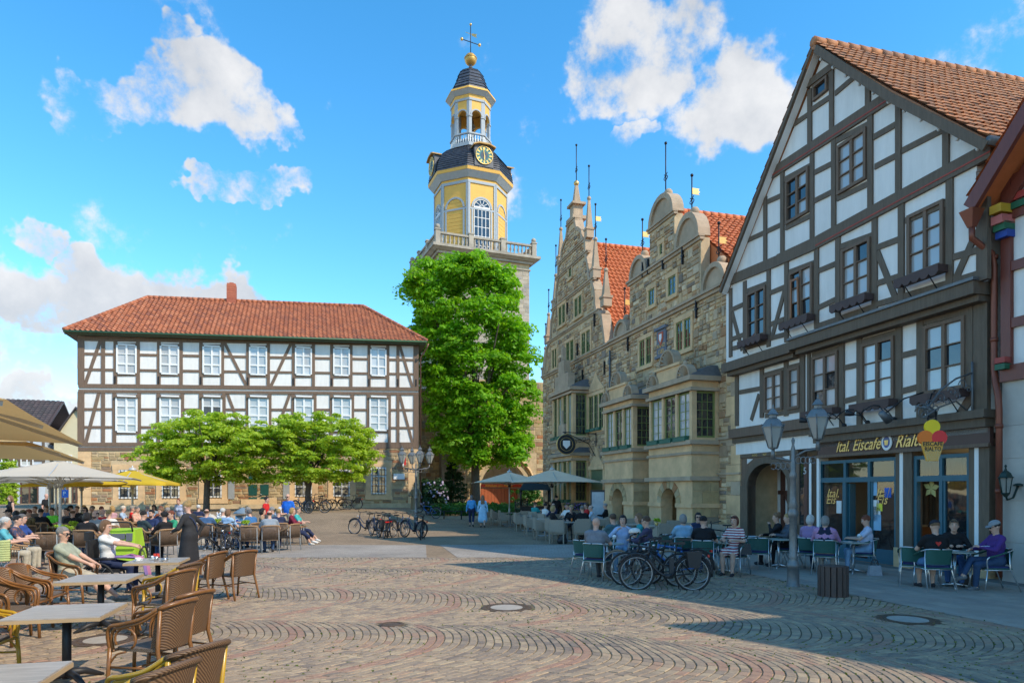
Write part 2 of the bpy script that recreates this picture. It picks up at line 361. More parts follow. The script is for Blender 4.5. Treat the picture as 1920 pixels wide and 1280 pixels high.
def build_ground():
 xs=np.concatenate([[-600,-250,-120],np.arange(-60,61,1.0),[120,250,600]])
 ys=np.concatenate([[-300,-100,-40],np.arange(-15,100,1.0),[150,300,800]])
 X,Y=np.meshgrid(xs,ys);Z=gz(X,Y)
 V=np.stack([X,Y,Z],-1).reshape(-1,3);nx,ny=len(xs),len(ys)
 i=np.arange(nx-1);j=np.arange(ny-1);I,J=np.meshgrid(i,j);a=(J*nx+I).ravel()
 Fc=np.stack([a,a+1,a+1+nx,a+nx],-1)
 me=raw_mesh('cobbled_ground',V,Fc,smooth=np.ones(len(Fc)),mats=[m_cob_far])
 g=tag(link('cobbled_ground',me),'brown cobbled market square rising gently towards the half timbered museum',kind='structure')
 b=MB();P=[(-17,4.0),(8.4,4.0),(6.0,14.0),(4.9,19.9),(-17,19.9)]
 b.prism([Vector((x,y,0))for x,y in P],(0,0,0.004),(0,0,0.0105));b.build('joint_bed',m_joint,g)
 Pd=3.3;Rr=Pd/1.62;hrow=0.118;ang=R(-17)
 ca,sa=math.cos(ang),math.sin(ang)
 holes=[(-0.09,11.35,.44),(5.97,10.3,.46),(-5.3,8.9,.42),(-1.75,9.9,.2)]
 quads=[];rn=[]
 rng=random.Random(3)
 f=lambda s:math.sqrt(max(0.0,Rr*Rr-s*s))-math.sqrt(Rr*Rr-Pd*Pd/4)
 for c in range(-8,9):
  for k in range(-190,190):
   red=0.93 if((k+c*5)%17 in(0,1))else None
   s=-Pd/2;first=True
   while s<Pd/2-0.02:
    sl=math.cos(math.asin(max(-1,min(1,(s)/Rr))))
    w=(rng.uniform(0.13,0.2)*(0.5 if first and k%2 else 1))*max(.62,sl)
    e=min(Pd/2,s+w);first=False
    if Pd/2-e<0.05:e=Pd/2
    base=k*hrow*1.0
    loc=[]
    g2=0.006
    for(q,r0)in((s+g2*sl,0),(e-g2*sl,0),(e-g2*sl,1),(s+g2*sl,1)):
     u=base+f(q)+(g2 if r0==0 else hrow-g2);v=c*Pd+q
     X_,Y_=u*ca-v*sa,u*sa+v*ca+11.0;X_,Y_=X_+.3*math.sin(Y_*.75+1),Y_+.35*math.sin(X_*.62+2)+.2*math.sin(X_*.31);loc.append((X_+.07*math.sin(Y_*1.7+1.3*math.sin(X_*.8))+.03*math.sin(Y_*4.1+X_),Y_+.07*math.sin(X_*1.5+1.1*math.sin(Y_*.9))+.03*math.sin(X_*3.7-Y_)))
    s=e
    mx=sum(p[0]for p in loc)/4;my=sum(p[1]for p in loc)/4
    if my<4.1 or my>19.85 or mx<-0.8*my-.3:continue
    off=(Vector((mx,my,0))-PC.p).dot(PC.n)
    if off<4.75 or mx>0.8*my+0.3:continue
    if any((mx-hx)**2+(my-hy)**2<hr*hr for hx,hy,hr in holes):continue
    quads.append(loc);t=rng.random()*0.8
    nz=math.sin(mx*1.1+2*math.sin(my*.5))*math.sin(my*.9+mx*.3)
    rn.append(min(1,max(0,(red+rng.uniform(-.1,.07))if red and rng.random()<.85 else t+0.12*nz)))
 Q=np.array(quads)
 n=len(Q);rn=np.array(rn);cen=Q.mean(1,keepdims=True)
 top=cen+(Q-cen)*0.86
 rs=np.random.RandomState(5)
 zt=0.0175+rs.rand(n,1)*0.006+rs.randn(n,4)*0.0015;zb=np.full((n,4),0.003)
 A=np.concatenate([Q,zb[...,None]],-1);B_=np.concatenate([top,zt[...,None]],-1)
 Mid=np.concatenate([cen+(Q-cen)*0.97,(zt-0.006)[...,None]],-1)
 V=np.concatenate([A,Mid,B_],1)
 fq=[(8,9,10,11)]+[(i,(i+1)%4,4+(i+1)%4,4+i)for i in range(4)]+[(4+i,4+(i+1)%4,8+(i+1)%4,8+i)for i in range(4)]
 fq=np.array(fq)
 px=CX+F*cen[:,0,0]/cen[:,0,1];py=HY+EYE*F/cen[:,0,1]
 vis=(px>430)&(px<1925)&(py<1283)
 order=np.argsort(cen[:,0,1]+np.where(vis,0,100));near=order[:300];rest=order[300:]
 for i in near:
  link('cobblestone',raw_mesh('cobblestone',V[i],fq,rnd=np.full(9,rn[i]),mats=[m_cob]),g)
 VV=V[rest].reshape(-1,3);FF=(fq[None]+(np.arange(len(rest))*12)[:,None,None]).reshape(-1,4)
 o=link('cobblestones',raw_mesh('cobblestones',VV,FF,rnd=np.repeat(rn[rest],9),mats=[m_cob]),g);o['kind']='stuff'
 rs=np.random.RandomState(9);m=9000
 ii=rs.randint(0,n,m);p=Q[ii,rs.randint(0,4,m)]+rs.randn(m,2)*0.008
 dens=np.sin(p[:,0]*0.9+1)*np.sin(p[:,1]*0.7)+rs.rand(m)*0.9+0.45*(p[:,0]>2)
 p=p[dens>0.55];m=len(p);a=rs.rand(m)*6.28;sz=0.007+rs.rand(m)*0.011
 c3=np.stack([np.cos(a)*sz,np.sin(a)*sz],-1)
 P3=np.zeros((m,4,3));
 P3[:,0,:2]=p-c3;P3[:,1,:2]=p+c3;P3[:,2,:2]=p+c3*.7+rs.randn(m,2)*.006;P3[:,3,:2]=p-c3*.7+rs.randn(m,2)*.006
 P3[:,:2,2]=0.010;P3[:,2:,2]=0.022+rs.rand(m,1)*.014
 mm=leafmat('moss',[(0.07,0.11,0.02),(0.13,0.17,0.03),(0.17,0.17,0.05)],.2)
 o=link('moss',raw_mesh('moss',P3.reshape(-1,3),np.arange(m*4).reshape(-1,4),rnd=rs.rand(m),mats=[mm]))
 tag(o,'green moss growing in the joints between the cobbles','moss',kind='stuff')
 def sheet(name,P,z,mat,label):
  b=MB();b.prism([Vector((x,y,gzf(x,y)))for x,y in P],(0,0,z-.004),(0,0,z));return tag(b.build(name,mat),label,kind='structure')
 sheet('paved_strip',[(-30,20.0),(-2.5,20.0),(-3.1,24.6),(-30,24.6)],.009,m_road,'grey paved strip crossing the square behind the front cobbles')
 sheet('paved_path',[(-1.6,20.0),(4.85,20.0),(3.6,24.9),(-2.6,24.6)],.009,m_road,'grey paved path leading right towards the café terrace')
 tb=MB();tb.fprism(PC,[(-9,0),(10.6,0),(10.6,0.001),(-9,0.001)],0.0,4.7)
 b=MB();P=[PC.pt(-9,0,0),PC.pt(11.2,0,0),PC.pt(10.2,0,4.7),PC.pt(-9,0,4.7)]
 b.prism(P,(0,0,.001),(0,0,.006));t=tag(b.build('terrace_pavement',M('slab_bed',(0.16,0.14,0.12),0.95,.2,8)),'grey slab pavement along the front of the ice cream café',kind='structure')
 rng=random.Random(8);cells=[]
 u=-6.0
 row=0;o=0.55
 while o<4.68:
  u=-5.0+(row%2)*0.3
  while u<10.4:
   cells.append((u+.004,min(10.4,u+.596),o+.004,min(4.68,o+.296)));u+=0.6
  o+=0.3;row+=1
 def key(c):
  p=PC.pt((c[0]+c[1])/2,0,(c[2]+c[3])/2);inside=abs(p.x)<.74*p.y;return p.y+(0 if inside else 60)
 cells.sort(key=key);stuff=MB()
 for i,c in enumerate(cells):
  q=MB()if i<300 else stuff
  h=.012+rng.random()*.003
  p=[PC.pt(c[0],.006,c[2]),PC.pt(c[1],.006,c[2]),PC.pt(c[1],.006,c[3]),PC.pt(c[0],.006,c[3])]
  q.hexa(p+[Vector((v.x,v.y,h))for v in p],0,rng.random())
  if i<300:q.build('paving_slab',m_slab,t)
 if stuff.v:stuff.build('paving_slabs',m_slab,t)['kind']='stuff'
 m_mh=M('rusty_cast_iron',(0.13,0.085,0.055),0.6,0.3,12,0.4,40,metal=0.4);m_con=M('concrete_cover',(0.36,0.32,0.27),0.85,0.15,8,0.2,60)
 for(x,y,r,lab)in[(-0.09,11.35,.42,'round manhole cover with pale concrete centre in the middle of the square'),(5.97,10.3,.44,'round manhole cover with pale concrete centre near the café pavement'),(-5.3,8.9,.40,'round manhole cover under the bistro tables'),(-1.75,9.9,.18,'small dark iron valve cover where the cobble arcs meet')]:
  t=thing('manhole_cover',lab,'manhole cover',(x,y,0))
  b=MB();b.lathe([(r*.99,.001),(r,.018),(r*.93,.023),(r*.66,.022),(r*.64,.019)],(0,0,0),28,smooth=False)
  for k in range(28):
   w=6.283*k/28;b.box((math.cos(w)*r*.8,math.sin(w)*r*.8,.024),(.03,.035,.006),w)
  b.build('iron_ring',m_mh,t,local=True)
  if r>.3:
   b=MB();b.lathe([(r*.64,.004),(r*.64,.021),(0.01,.023)],(0,0,0),24,smooth=False);b.build('concrete_disc',m_con,t,local=True)
build_ground()
# shared building helpers
def stone_wall(pl,region,name,parent,mat,off,course=(0.16,0.3),length=(0.2,0.6),holes=(),maxpart=300,depth=0.035,seed=1,rough=0.25,uclip=None,in_poly=None,partkey=None):
 """rubble stones laid in uneven courses over (u0,u1,v0,v1) of a facade; each stone bulges from its joint"""
 rng=random.Random(seed);u0,u1,v0,v1=region;st=[]
 v=v0
 while v<v1-0.03:
  h=rng.uniform(*course);ve=min(v1,v+h)
  if v1-ve<course[0]*.6:ve=v1
  u=u0-rng.random()*length[0]
  while u<u1-0.02:
   w=rng.uniform(*length)*rng.choice((.7,1,1,1.25));ue=min(u1,u+w)
   a=max(u,u0)
   if ue-a>0.05:
    hh=ve-v;q=rng.random();f1=rng.uniform(.35,.65)
    if rough>.3 and q<.62:
     if q<.36 or ue-a<.3:parts=[(a,ue,v,v+hh*f1),(a,ue,v+hh*f1,ve)]
     else:m1=a+(ue-a)*rng.uniform(.35,.65);parts=[(a,m1,v,v+hh*f1),(a,m1,v+hh*f1,ve),(m1,ue,v,ve)]if rng.random()<.5 else[(a,ue,v,v+hh*f1),(a,m1,v+hh*f1,ve),(m1,ue,v+hh*f1,ve)]
    else:parts=[(a,ue,v,ve)]if rng.random()>.25*rough/.25 else[(a,ue,v,v+hh*.5),(a,ue,v+hh*.5,ve)]
    for p in parts:st.append(p)
   u=ue
  v=ve
 def ok(p):
  a,b,c,d=p
  for(x0,x1,y0,y1)in holes:
   if b>x0 and a<x1 and d>y0 and c<y1:return False
  if in_poly:
   for(x,y)in((a,c),(b,c),(b,d),(a,d)):
    if not in_poly(x,y):return False
  return True
 out=[]
 for p in st:
  a,b,c,d=p
  for(x0,x1,y0,y1)in holes:
   if d>y0+.01 and c<y1-.01 and b>x0 and a<x1:
    if a<x0 and x0-a>.06:b=min(b,x0)
    elif b>x1 and b-x1>.06:a=max(a,x1)
  q=(a,b,c,d)
  if b-a>.04 and ok((a+.002,b-.002,c+.012,d-.012)):out.append(q)
 rs=rng
 built=[]
 for(a,b,c,d)in out:
  j=0.012;w=min(b-a,d-c)*rough*.35
  def jit():return rs.uniform(-w,w)*.55
  base=[(a+j,c+j),(b-j,c+j),(b-j,d-j),(a+j,d-j)]
  base=[(x+jit()*.5,y+jit()*.5)for x,y in base]
  mx=sum(p[0]for p in base)/4;my=sum(p[1]for p in base)/4
  s=1-min(.3,.05/max(.08,min(b-a,d-c)))
  top=[(mx+(x-mx)*s,my+(y-my)*s)for x,y in base]
  dd=depth*rs.uniform(.55,1.25)
  P=[pl.pt(x,y,off)for x,y in base]+[pl.pt(x,y,off+dd*rs.uniform(.8,1))for x,y in top]
  built.append(((b-a)*(d-c),mx,my,P,rs.random()))
 k=partkey or(lambda s:-s[0])
 built.sort(key=k)
 stuff=MB()
 for i,(ar,mx,my,P,r)in enumerate(built):
  q=MB()if i<maxpart else stuff
  q.add(P,[(4,5,6,7),(0,1,5,4),(1,2,6,5),(2,3,7,6),(3,0,4,7)],0,r)
  if i<maxpart:q.build('stone',mat,parent,recalc=False)
 if stuff.v:stuff.build('stones',mat,parent,recalc=False)['kind']='stuff'
def pantiles(parent,A,B,C,D,mat,tw,th,maxpart=300,seed=1,amp=0.035,lift=0.03,n=5,cols_near=None):
 """S-tiles on the roof face A(eave left) B(eave right) C(ridge right) D(ridge left)"""
 A,B,C,D=(Vector(q)for q in(A,B,C,D));rng=random.Random(seed)
 nrm=(B-A).cross(D-A).normalized()
 if nrm.z<0:nrm=-nrm
 L=max((B-A).length,(C-D).length);H=((D+C)/2-(A+B)/2);hl=H.length
 ud=(B-A).normalized();rows=max(2,int(hl/th))
 sl=H-ud*H.dot(ud);slope_len=sl.length;sl.normalize();th=slope_len/rows
 tiles=[]
 for r in range(rows):
  t0=r/rows;l0=A.lerp(D,t0);r0=B.lerp(C,t0);l1=A.lerp(D,min(1,t0+1/rows));r1=B.lerp(C,min(1,t0+1/rows))
  ua=(l0-A).dot(ud);ub=(r0-A).dot(ud);ua1=(l1-A).dot(ud);ub1=(r1-A).dot(ud)
  k0=math.floor(min(ua,ua1)/tw);k1=math.ceil(max(ub,ub1)/tw)
  for k in range(k0,k1):
   uc=(k+.5)*tw;m0=max(ua,ua1)if ua1>ua else min(ua,ua1)
   lo=(ua+ua1)/2;hi=(ub+ub1)/2
   if uc<lo or uc>hi:continue
   org=A+ud*(k*tw)+sl*(r*th);org=org-nrm*((org-A).dot(nrm))
   V=[]
   jl=rng.uniform(-.006,.006);jz=rng.uniform(-.006,.008)
   for e in(0,1):
    for i in range(n+1):
     s=i/n;z=amp*math.sin(2*math.pi*s+.6)
     V.append(org+ud*(s*tw*1.02)+sl*(jl+(-.02 if e==0 else th*1.06))+nrm*(z+(lift if e==0 else 0.004)+jz))
   for i in range(n+1):
    s=i/n;V.append(V[i]-nrm*.022)
   Fc=[(i,i+1,n+2+i,n+1+i)for i in range(n)]+[(2*n+2+i,2*n+3+i,i+1,i)for i in range(n)]
   dist=(Vector((0,0,EYE))-org).length
   tiles.append((dist,V,Fc,rng.random()))
 tiles.sort(key=lambda q:q[0]);nF=2*n
 sm=np.array([True]*n+[False]*n)
 for d_,V,Fc,r in tiles[:maxpart]:
  off=Vector(parent.location)
  if parent.parent:off=off+Vector(parent.parent.location)
  link('tile',raw_mesh('tile',[v-off for v in V],np.array(Fc),rnd=[r]*nF,smooth=sm,mats=[mat]),parent)
 rest=tiles[maxpart:]
 if rest:
  off=Vector(parent.location)
  if parent.parent:off=off+Vector(parent.parent.location)
  VV=np.array([[tuple(v-off)for v in t[1]]for t in rest],np.float32);nv=VV.shape[1]
  FF=(np.array(rest[0][2])[None]+(np.arange(len(rest))*nv)[:,None,None]).reshape(-1,4)
  o=link('tiles',raw_mesh('tiles',VV.reshape(-1,3),FF,rnd=np.repeat([t[3]for t in rest],nF),smooth=np.tile(sm,len(rest)),mats=[mat]),parent);o['kind']='stuff'
def ridge_caps(parent,P,Q,mat,r=0.13,step=0.38):
 P=Vector(P);Q=Vector(Q);n=max(1,int((Q-P).length/step));b=MB()
 for i in range(n):
  a=P.lerp(Q,i/n);c=P.lerp(Q,(i+1.08)/n);b.tube([a,c],[r*1.08,r*.92],8)
 b.build('ridge_tiles',mat,parent)['kind']='stuff'
m_tile_old=M('weathered_red_tile',(0.4,0.13,0.06),0.75,0.22,5,0.3,30,ramp=[(0.30,0.095,0.05),(0.44,0.15,0.07),(0.37,0.12,0.055),(0.24,0.085,0.055),(0.48,0.18,0.09),(0.40,0.13,0.06)],dirt=0.45,dirtcol=(0.13,0.065,0.05))
m_tile_new=M('orange_tile',(0.58,0.16,0.05),0.65,0.12,4,0.2,30,ramp=[(0.52,0.135,0.045),(0.62,0.18,0.06),(0.57,0.15,0.05),(0.66,0.20,0.07)],dirt=0.15,dirtcol=(0.3,0.1,0.05))
m_tile_brown=M('brown_orange_tile',(0.38,0.17,0.08),0.75,0.22,5,0.3,30,ramp=[(0.33,0.145,0.075),(0.46,0.19,0.075),(0.40,0.17,0.075),(0.27,0.14,0.085),(0.50,0.21,0.085)],dirt=0.45,dirtcol=(0.16,0.12,0.07))
m_green_pt=M('green_window_paint',(0.19,0.22,0.07),0.5,0.12,4)
m_dgreen=M('dark_green_paint',(0.012,0.075,0.06),0.45,0.15,4)
def sash_window(pl,u0,u1,v0,v1,off,parent,frame_m,glass_m,cols=2,rows=3,fw=0.07,bar=0.028,proud=0.05,sill=None,transom=None,recess=0.05,name='window',label=None):
 """framed window: frame with mullion and bars, each pane a part of its own"""
 b=MB();f=fw
 b.fbox(pl,u0,u0+f,v0,v1,off-.02,off+proud);b.fbox(pl,u1-f,u1,v0,v1,off-.02,off+proud)
 b.fbox(pl,u0+f,u1-f,v0,v0+f,off-.02,off+proud);b.fbox(pl,u0+f,u1-f,v1-f,v1,off-.02,off+proud)
 iu0,iu1,iv0,iv1=u0+f,u1-f,v0+f,v1-f
 us=[iu0+(iu1-iu0)*i/cols for i in range(cols+1)]
 vs=[iv0+(iv1-iv0)*i/rows for i in range(rows+1)]if not isinstance(rows,(list,tuple))else[iv0+(iv1-iv0)*r for r in rows]
 p2=proud-.012
 for i in range(1,cols):
  w=f*.55 if cols==2 or(cols%2==0 and i==cols//2)else bar/2
  b.fbox(pl,us[i]-w,us[i]+w,iv0,iv1,off-.015,off+p2)
 for k,v in enumerate(vs[1:-1]):
  w=bar/2 if not(transom is not None and k==transom)else f*.55
  for i in range(cols):
   b.fbox(pl,us[i]+.004,us[i+1]-.004,v-w,v+w,off-.013,off+p2-.008)
 fr=b.build(name,frame_m,parent)
 if label:fr['label']=label
 for i in range(cols):
  for k in range(len(vs)-1):
   q=MB();P=[pl.pt(us[i],vs[k],off),pl.pt(us[i+1],vs[k],off),pl.pt(us[i+1],vs[k+1],off),pl.pt(us[i],vs[k+1],off)]
   c=sum(P,Vector())/4;t=pl.n*random.uniform(-.004,.004)
   P[random.randrange(4)]+=t
   q.add(P,[(0,1,2,3)]);q.prism(P,pl.n*-.012,pl.n*-.006)
   g=glass_m if not isinstance(glass_m,(list,tuple))else random.choice(glass_m)
   q.build('pane',g,fr)
 if sill:
  q=MB();q.fbox(pl,u0-.05,u1+.05,v0-.07,v0-.003,off-.02,off+proud+.08);q.build('sill',sill,fr)
 return fr
# MUSEUM (half-timbered house across the square)
def build_museum():
 A=Vector((-28.6,45.0,0));Bp=Vector((-6.97,51.0,0));PM=Plane(A,Bp-A,flip=-1)
 W=(Bp-A).length;back=-PM.n
 t=thing('museum','long white half timbered museum with red hipped roof and stone ground floor','building',(-18,48,0))
 uv=PM.uv
 def lin(y0,y1):
  return lambda px:y0+(y1-y0)*(px-147)/638.0
 top=lin(634,644.5);sill2=lin(723,729.5);plate1=lin(733,738);sill1=lin(833,832);base=lin(842,838)
 zt=max(uv(147,634)[1],uv(785,644)[1])+0.3;zb0=uv(147,842)[1];zb1=uv(785,838)[1]
 D=11.0;b=MB()
 b.fprism(PM,[(0.02,zb0),(W-.02,zb1),(W-.02,uv(785,640)[1]),(.02,uv(147,630)[1])],-D,0.0);b.build('rendered_wall',m_plaster,t)
 b=MB();b.fprism(PM,[(0.0,-.3),(W,-.3),(W,zb1-.003),(0.0,zb0-.003)],-D,0.02)
 b.fbox(PM,-.06,W+.06,-.3,1.02,-D,.13);b.build('stone_wall',m_mortar,t)
 up=[(218.5,257),(300,336.5),(380,415),(467,501),(553,585),(624.5,656),(694,724.5)]
 lo=[(217,258.5),(299.5,339.5),(379,417),(466,504),(552,588),(623,659),(692.5,727.5)]
 def rect(x0,x1,y0,y1):
  ua,va=uv(x0,y1);ub,vb=uv(x1,y0);uc,vc=uv(x0,y0);ud,vd=uv(x1,y1)
  return ua,ub,(va+vd)/2,(vb+vc)/2
 for i,(x0,x1)in enumerate(up):
  k=i/6;u0,u1,v0,v1=rect(x0,x1,699+4*k,648+7.5*k)
  sash_window(PM,u0,u1,v0,v1,.03,t,m_white,[m_glass_c,m_glass_pale,m_glass_c],2,[0,.33,.66,1],.10,.05,.09,transom=1)
 for i,(x0,x1)in enumerate(lo):
  k=i/6;u0,u1,v0,v1=rect(x0,x1,808-3*k,744+1*k)
  sash_window(PM,u0,u1,v0,v1,.03,t,m_white,[m_glass_c,m_glass_pale]if i!=2 else[m_glass,m_glass_c],2,[0,.3,.55,.78,1],.11,.05,.09,transom=1,sill=m_beam_d)
 nb=[0]
 def beam(p,q,w,o=.055):
  b=MB();a=uv(*p);c=uv(*q);b.fbar(PM,a,c,w,-.05,o+random.uniform(-.006,.006));b.build('beam',m_beam_b,t)
 def hline(fn,w,x0=147,x1=785,o=.07,seg=6):
  xs=np.linspace(x0,x1,seg+1)
  for a,c in zip(xs[:-1],xs[1:]):beam((a,fn(a)),(c-.15,fn(c)),w,o)
 hline(lambda x:top(x)+1,.26);hline(sill2,.26,o=.075);hline(plate1,.2,o=.075);hline(sill1,.25);hline(lambda x:base(x)-0.5,.22,o=.08)
 pu=[152,193.6,216.6,259,298,339.5,377,417,465,503,550.5,587.5,622,658,692,727,746,780]
 pl_=[152,193.6,214.5,261,297,342,376.5,420,464,506,549.5,590.5,621,661,690,730,746,780]
 rail_u=lin(663,675);rail_u2=lin(692.5,701.5);rail_l=lin(767,768.5);rail_l2=lin(800.5,802)
 for xs,y0,y1 in((pu,top,sill2),(pl_,plate1,sill1)):
  for i,x in enumerate(xs):
   w=.40 if i in(0,len(xs)-1)else .225
   beam((x,y0(x)+1.2),(x,y1(x)-1.2),w,.062)
 winb_u={2,4,6,8,10,12,14};winb_u={2,4,6,8,10,12,14}
 for xs,rl in((pu,(rail_u,rail_u2)),(pl_,(rail_l,rail_l2))):
  for i in range(len(xs)-1):
   if i in(2,4,6,8,10,12,14):continue
   for r in rl:beam((xs[i]+1.6,r(xs[i])),(xs[i+1]-1.6,r(xs[i+1])),.17,.05)
 for i,(x0,x1)in enumerate(up):
  j=2*i+2;k=i/6;beam((pu[j]+1.6,645.5+8*k),(pu[j+1]-1.6,645.5+8*k),.16,.05);beam((pu[j]+1.6,702+5*k),(pu[j+1]-1.6,702+5*k),.2,.055)
  beam((pl_[j]+1.6,741.5+2*k),(pl_[j+1]-1.6,741.5+2*k),.14,.05);beam((pl_[j]+1.6,811-2*k),(pl_[j+1]-1.6,811-2*k),.22,.055)
 for p,q in[((189,637),(160,720)),((186,735),(161,831)),((420.5,641),(461,721)),((425.5,736),(461,829)),((546,643),(508,724)),((544,737),(511,829)),((749.5,648),(773,725)),((749,739),(773,829))]:
  beam(p,q,.2,.045)
 for i in range(0,18,2):
  b=MB();u,v=uv(pu[min(17,i+2)],sill2(pu[min(17,i+2)])-12);b.fbox(PM,u-.03,u+.03,v-.25,v+.25,.03,.12);b.build('wall_anchor',m_iron,t)
 gw=[(223,259,881,934),(304,337,885,933),(384,416,884,932),(553,585,882,930),(625,656,880,930),(695.5,724,875.5,925.5)]
 holes=[];wins=[]
 for g in gw:
  u0,u1,v0,v1=rect(*g);wins.append((u0,u1,v0,v1));holes.append((u0-.42,u1+.42,v0-.45,v1+.42))
 du0,du1,dv0,dv1=rect(463,508,946,872);holes.append((du0-.4,du1+.4,0,dv1+.4))
 stone_wall(PM,(0.75,W-.8,1.05,min(zb0,zb1)-.16),'stone',t,m_stone_y,.021,(.17,.30),(.3,.85),holes,300,.045,11)
 stone_wall(PM,(0.75,W-.8,min(zb0,zb1)-.16,zb1-.14),'stone',t,m_stone_y,.021,(.17,.30),(.3,.85),[(0,W*.55,0,99)],0,.045,12)
 for side in(0,1):
  v=1.03;k=0
  while v<(zb0 if side==0 else zb1)-.2:
   h=.52;w=.78
   b=MB();u0=0.0 if side==0 else W-w
   b.fbox(PM,u0,u0+w-.008,v+.006,min(v+h,(zb0 if side==0 else zb1)-.15)-.006,-.5,.075+.006*(k%2));b.build('quoin',m_sand,t);v+=h;k+=1
 for i,(u0,u1,v0,v1)in enumerate(wins):
  b=MB();b.fbox(PM,u0-.36,u0-.002,v0-.1,v1+.02,-.05,.085);b.fbox(PM,u1+.002,u1+.36,v0-.1,v1+.02,-.05,.085)
  b.fbox(PM,u0-.38,u1+.38,v1+.022,v1+.36,-.05,.095);b.fbox(PM,u0-.42,u1+.42,v0-.42,v0-.102,-.05,.14)
  s=b.build('window_surround',m_sand,t)
  fr=sash_window(PM,u0,u1,v0,v1,.035,t,m_white,m_glass,2,[0,.36,.68,1],.09,.04,.045,transom=1)
  b=MB()
  for k in range(5):
   u=u0+(u1-u0)*(k+.5)/5;b.tube([PM.pt(u,v0-.06,.12),PM.pt(u,v1+.02,.12)],.016,5)
  for k in range(5):
   v=v0+(v1-v0)*(k+.5)/5;b.tube([PM.pt(u0-.03,v,.125),PM.pt(u1+.03,v,.125)],.013,5)
  b.build('iron_grille',m_iron,t)
 b=MB();b.fbox(PM,du0-.36,du0,.3,dv1,-.05,.1);b.fbox(PM,du1,du1+.36,.3,dv1,-.05,.1);b.fbox(PM,du0-.38,du1+.38,dv1+.003,dv1+.4,-.05,.12);b.build('door_surround',m_sand,t)
 b=MB();um=(du0+du1)/2
 b.fbox(PM,du0,um-.01,.5,dv1,.025,.06);b.fbox(PM,um+.01,du1,.5,dv1,.025,.06)
 for a in(du0+.12,um+.1):
  for(q0,q1)in((.75,1.5),(1.65,2.4),(2.55,3.2)):b.fbox(PM,a,a+(um-du0)-.24,q0,q1,.06,.085)
 d=b.build('door',m_dgreen,t);b=MB();b.tube([PM.pt(um+.07,1.7,.06),PM.pt(um+.07,1.7,.14),PM.pt(um+.2,1.7,.14)],.018,6);b.build('handle',m_steel,d)
 for(x0,x1,y0,y1,m,nm)in[(737.5,758.5,887.5,898,m_white,'stone_plaque')]:
  u0,u1,v0,v1=rect(x0,x1,y1,y0);b=MB();b.fbox(PM,u0,u1,v0,v1,.05,.10);b.build(nm,m,t)
 for x in(434,537):
  u0,u1,v0,v1=rect(x-6,x+6,935,898);s=MB();s.fbox(PM,u0,u1,v0,v1,.07,.09);sg=s.build('glass_notice_board',M('notice_grey',(.32,.33,.33),.2,.1,3),t)
  s=MB();s.fbox(PM,(u0+u1)/2-.1,(u0+u1)/2+.1,v0+.75,v0+.95,.091,.095);s.build('red_emblem',M('red_print',(.55,.03,.02),.5),sg)
 e0=at(119,624,44.3);e1=at(801,645.5,50.6)
 e0=PM.pt(-.62,uv(140,623)[1]-.05,.62);e1=PM.pt(W+.5,uv(795,642)[1]-.05,.62)
 b0=PM.pt(-.95,e0.z,-D-.9);b1=PM.pt(W+.75,e1.z,-D-.9)
 b=MB();b.prism([e0,e1,b1,b0],(0,0,-.17),(0,0,-.05));b.build('eaves_soffit',m_beam_d,t)
 mgr=M('green_gutter',(0.05,0.11,0.055),.5,.15,4)
 b=MB();dn=PM.n*.1;b.tube([e0+dn+Vector((0,0,-.05)),e1+dn+Vector((0,0,-.05))],.085,8);b.bar(e0+Vector((0,0,-.14))-dn*1.2,e1+Vector((0,0,-.14))-dn*1.2,.12,.13);b.build('gutter',mgr,t)
 mid=PM.p-PM.n*(D/2)
 PMr=Plane(mid,PM.d,flip=-1)
 ra,za=PMr.uv(277,559);rb,zb=PMr.uv(681,575.5)
 r0=PMr.pt(ra,za);r1=PMr.pt(rb,zb)
 b=MB();k=.03
 b.add([e0,e1,r1,r0,b0,b1],[(0,1,2,3),(5,4,3,2),(4,0,3),(1,5,2),(0,4,5,1)]);roof=b.build('roof',m_tile_old,t)
 up_=Vector((0,0,.04))
 pantiles(roof,e0+up_,e1+up_,r1+up_,r0+up_,m_tile_old,.30,.33,300,4,.05,.05)
 pantiles(roof,e1+up_,b1+up_,r1+up_+back*.01,r1+up_,m_tile_old,.30,.33,0,5,.05,.05)
 pantiles(roof,b0+up_,e0+up_,r0+up_,r0+up_+back*.01,m_tile_old,.30,.33,0,6,.05,.05)
 for p,q in((r0,r1),(e0,r0),(e1,r1)):ridge_caps(roof,p+up_*2,q+up_*2,m_tile_old,.14)
 m_chim=M('chimney_brick',(0.42,0.13,0.075),.85,.2,6,.3,20)
 rr,rz=PMr.uv(434.5,567);c=PMr.pt(rr,rz);ch=MB()
 ch.box((c.x,c.y,c.z+.35),(.62,.62,2.1),R(15));chim=ch.build('chimney',m_chim,roof)
 q=MB()
 for i in range(12):q.box((c.x,c.y,c.z-.6+i*.165),(.66,.66,.13),R(15),rnd=random.random())
 q.box((c.x,c.y,c.z+1.42),(.3,.3,.16),R(15));q.build('chimney_courses',M('chimney_course',(.4,.12,.07),.85,.2,8,ramp=[(.4,.12,.07),(.46,.15,.085),(.35,.1,.06)]),roof)
 q=MB();q.box((c.x,c.y-.2,c.z-.72),(.9,.95,.12),R(15));q.build('chimney_flashing',m_lead,roof)
 b=MB();u=W+.12;zt_=e1.z-.3
 b.tube([PM.pt(W+.6,zt_+.1,.9),PM.pt(W+.5,zt_-.2,.8),PM.pt(u,zt_-.8,.12),PM.pt(u,.4,.12)],.06,8);b.build('drainpipe',M('copper_pipe',(.22,.11,.07),.5,.15,5,metal=.3),t)
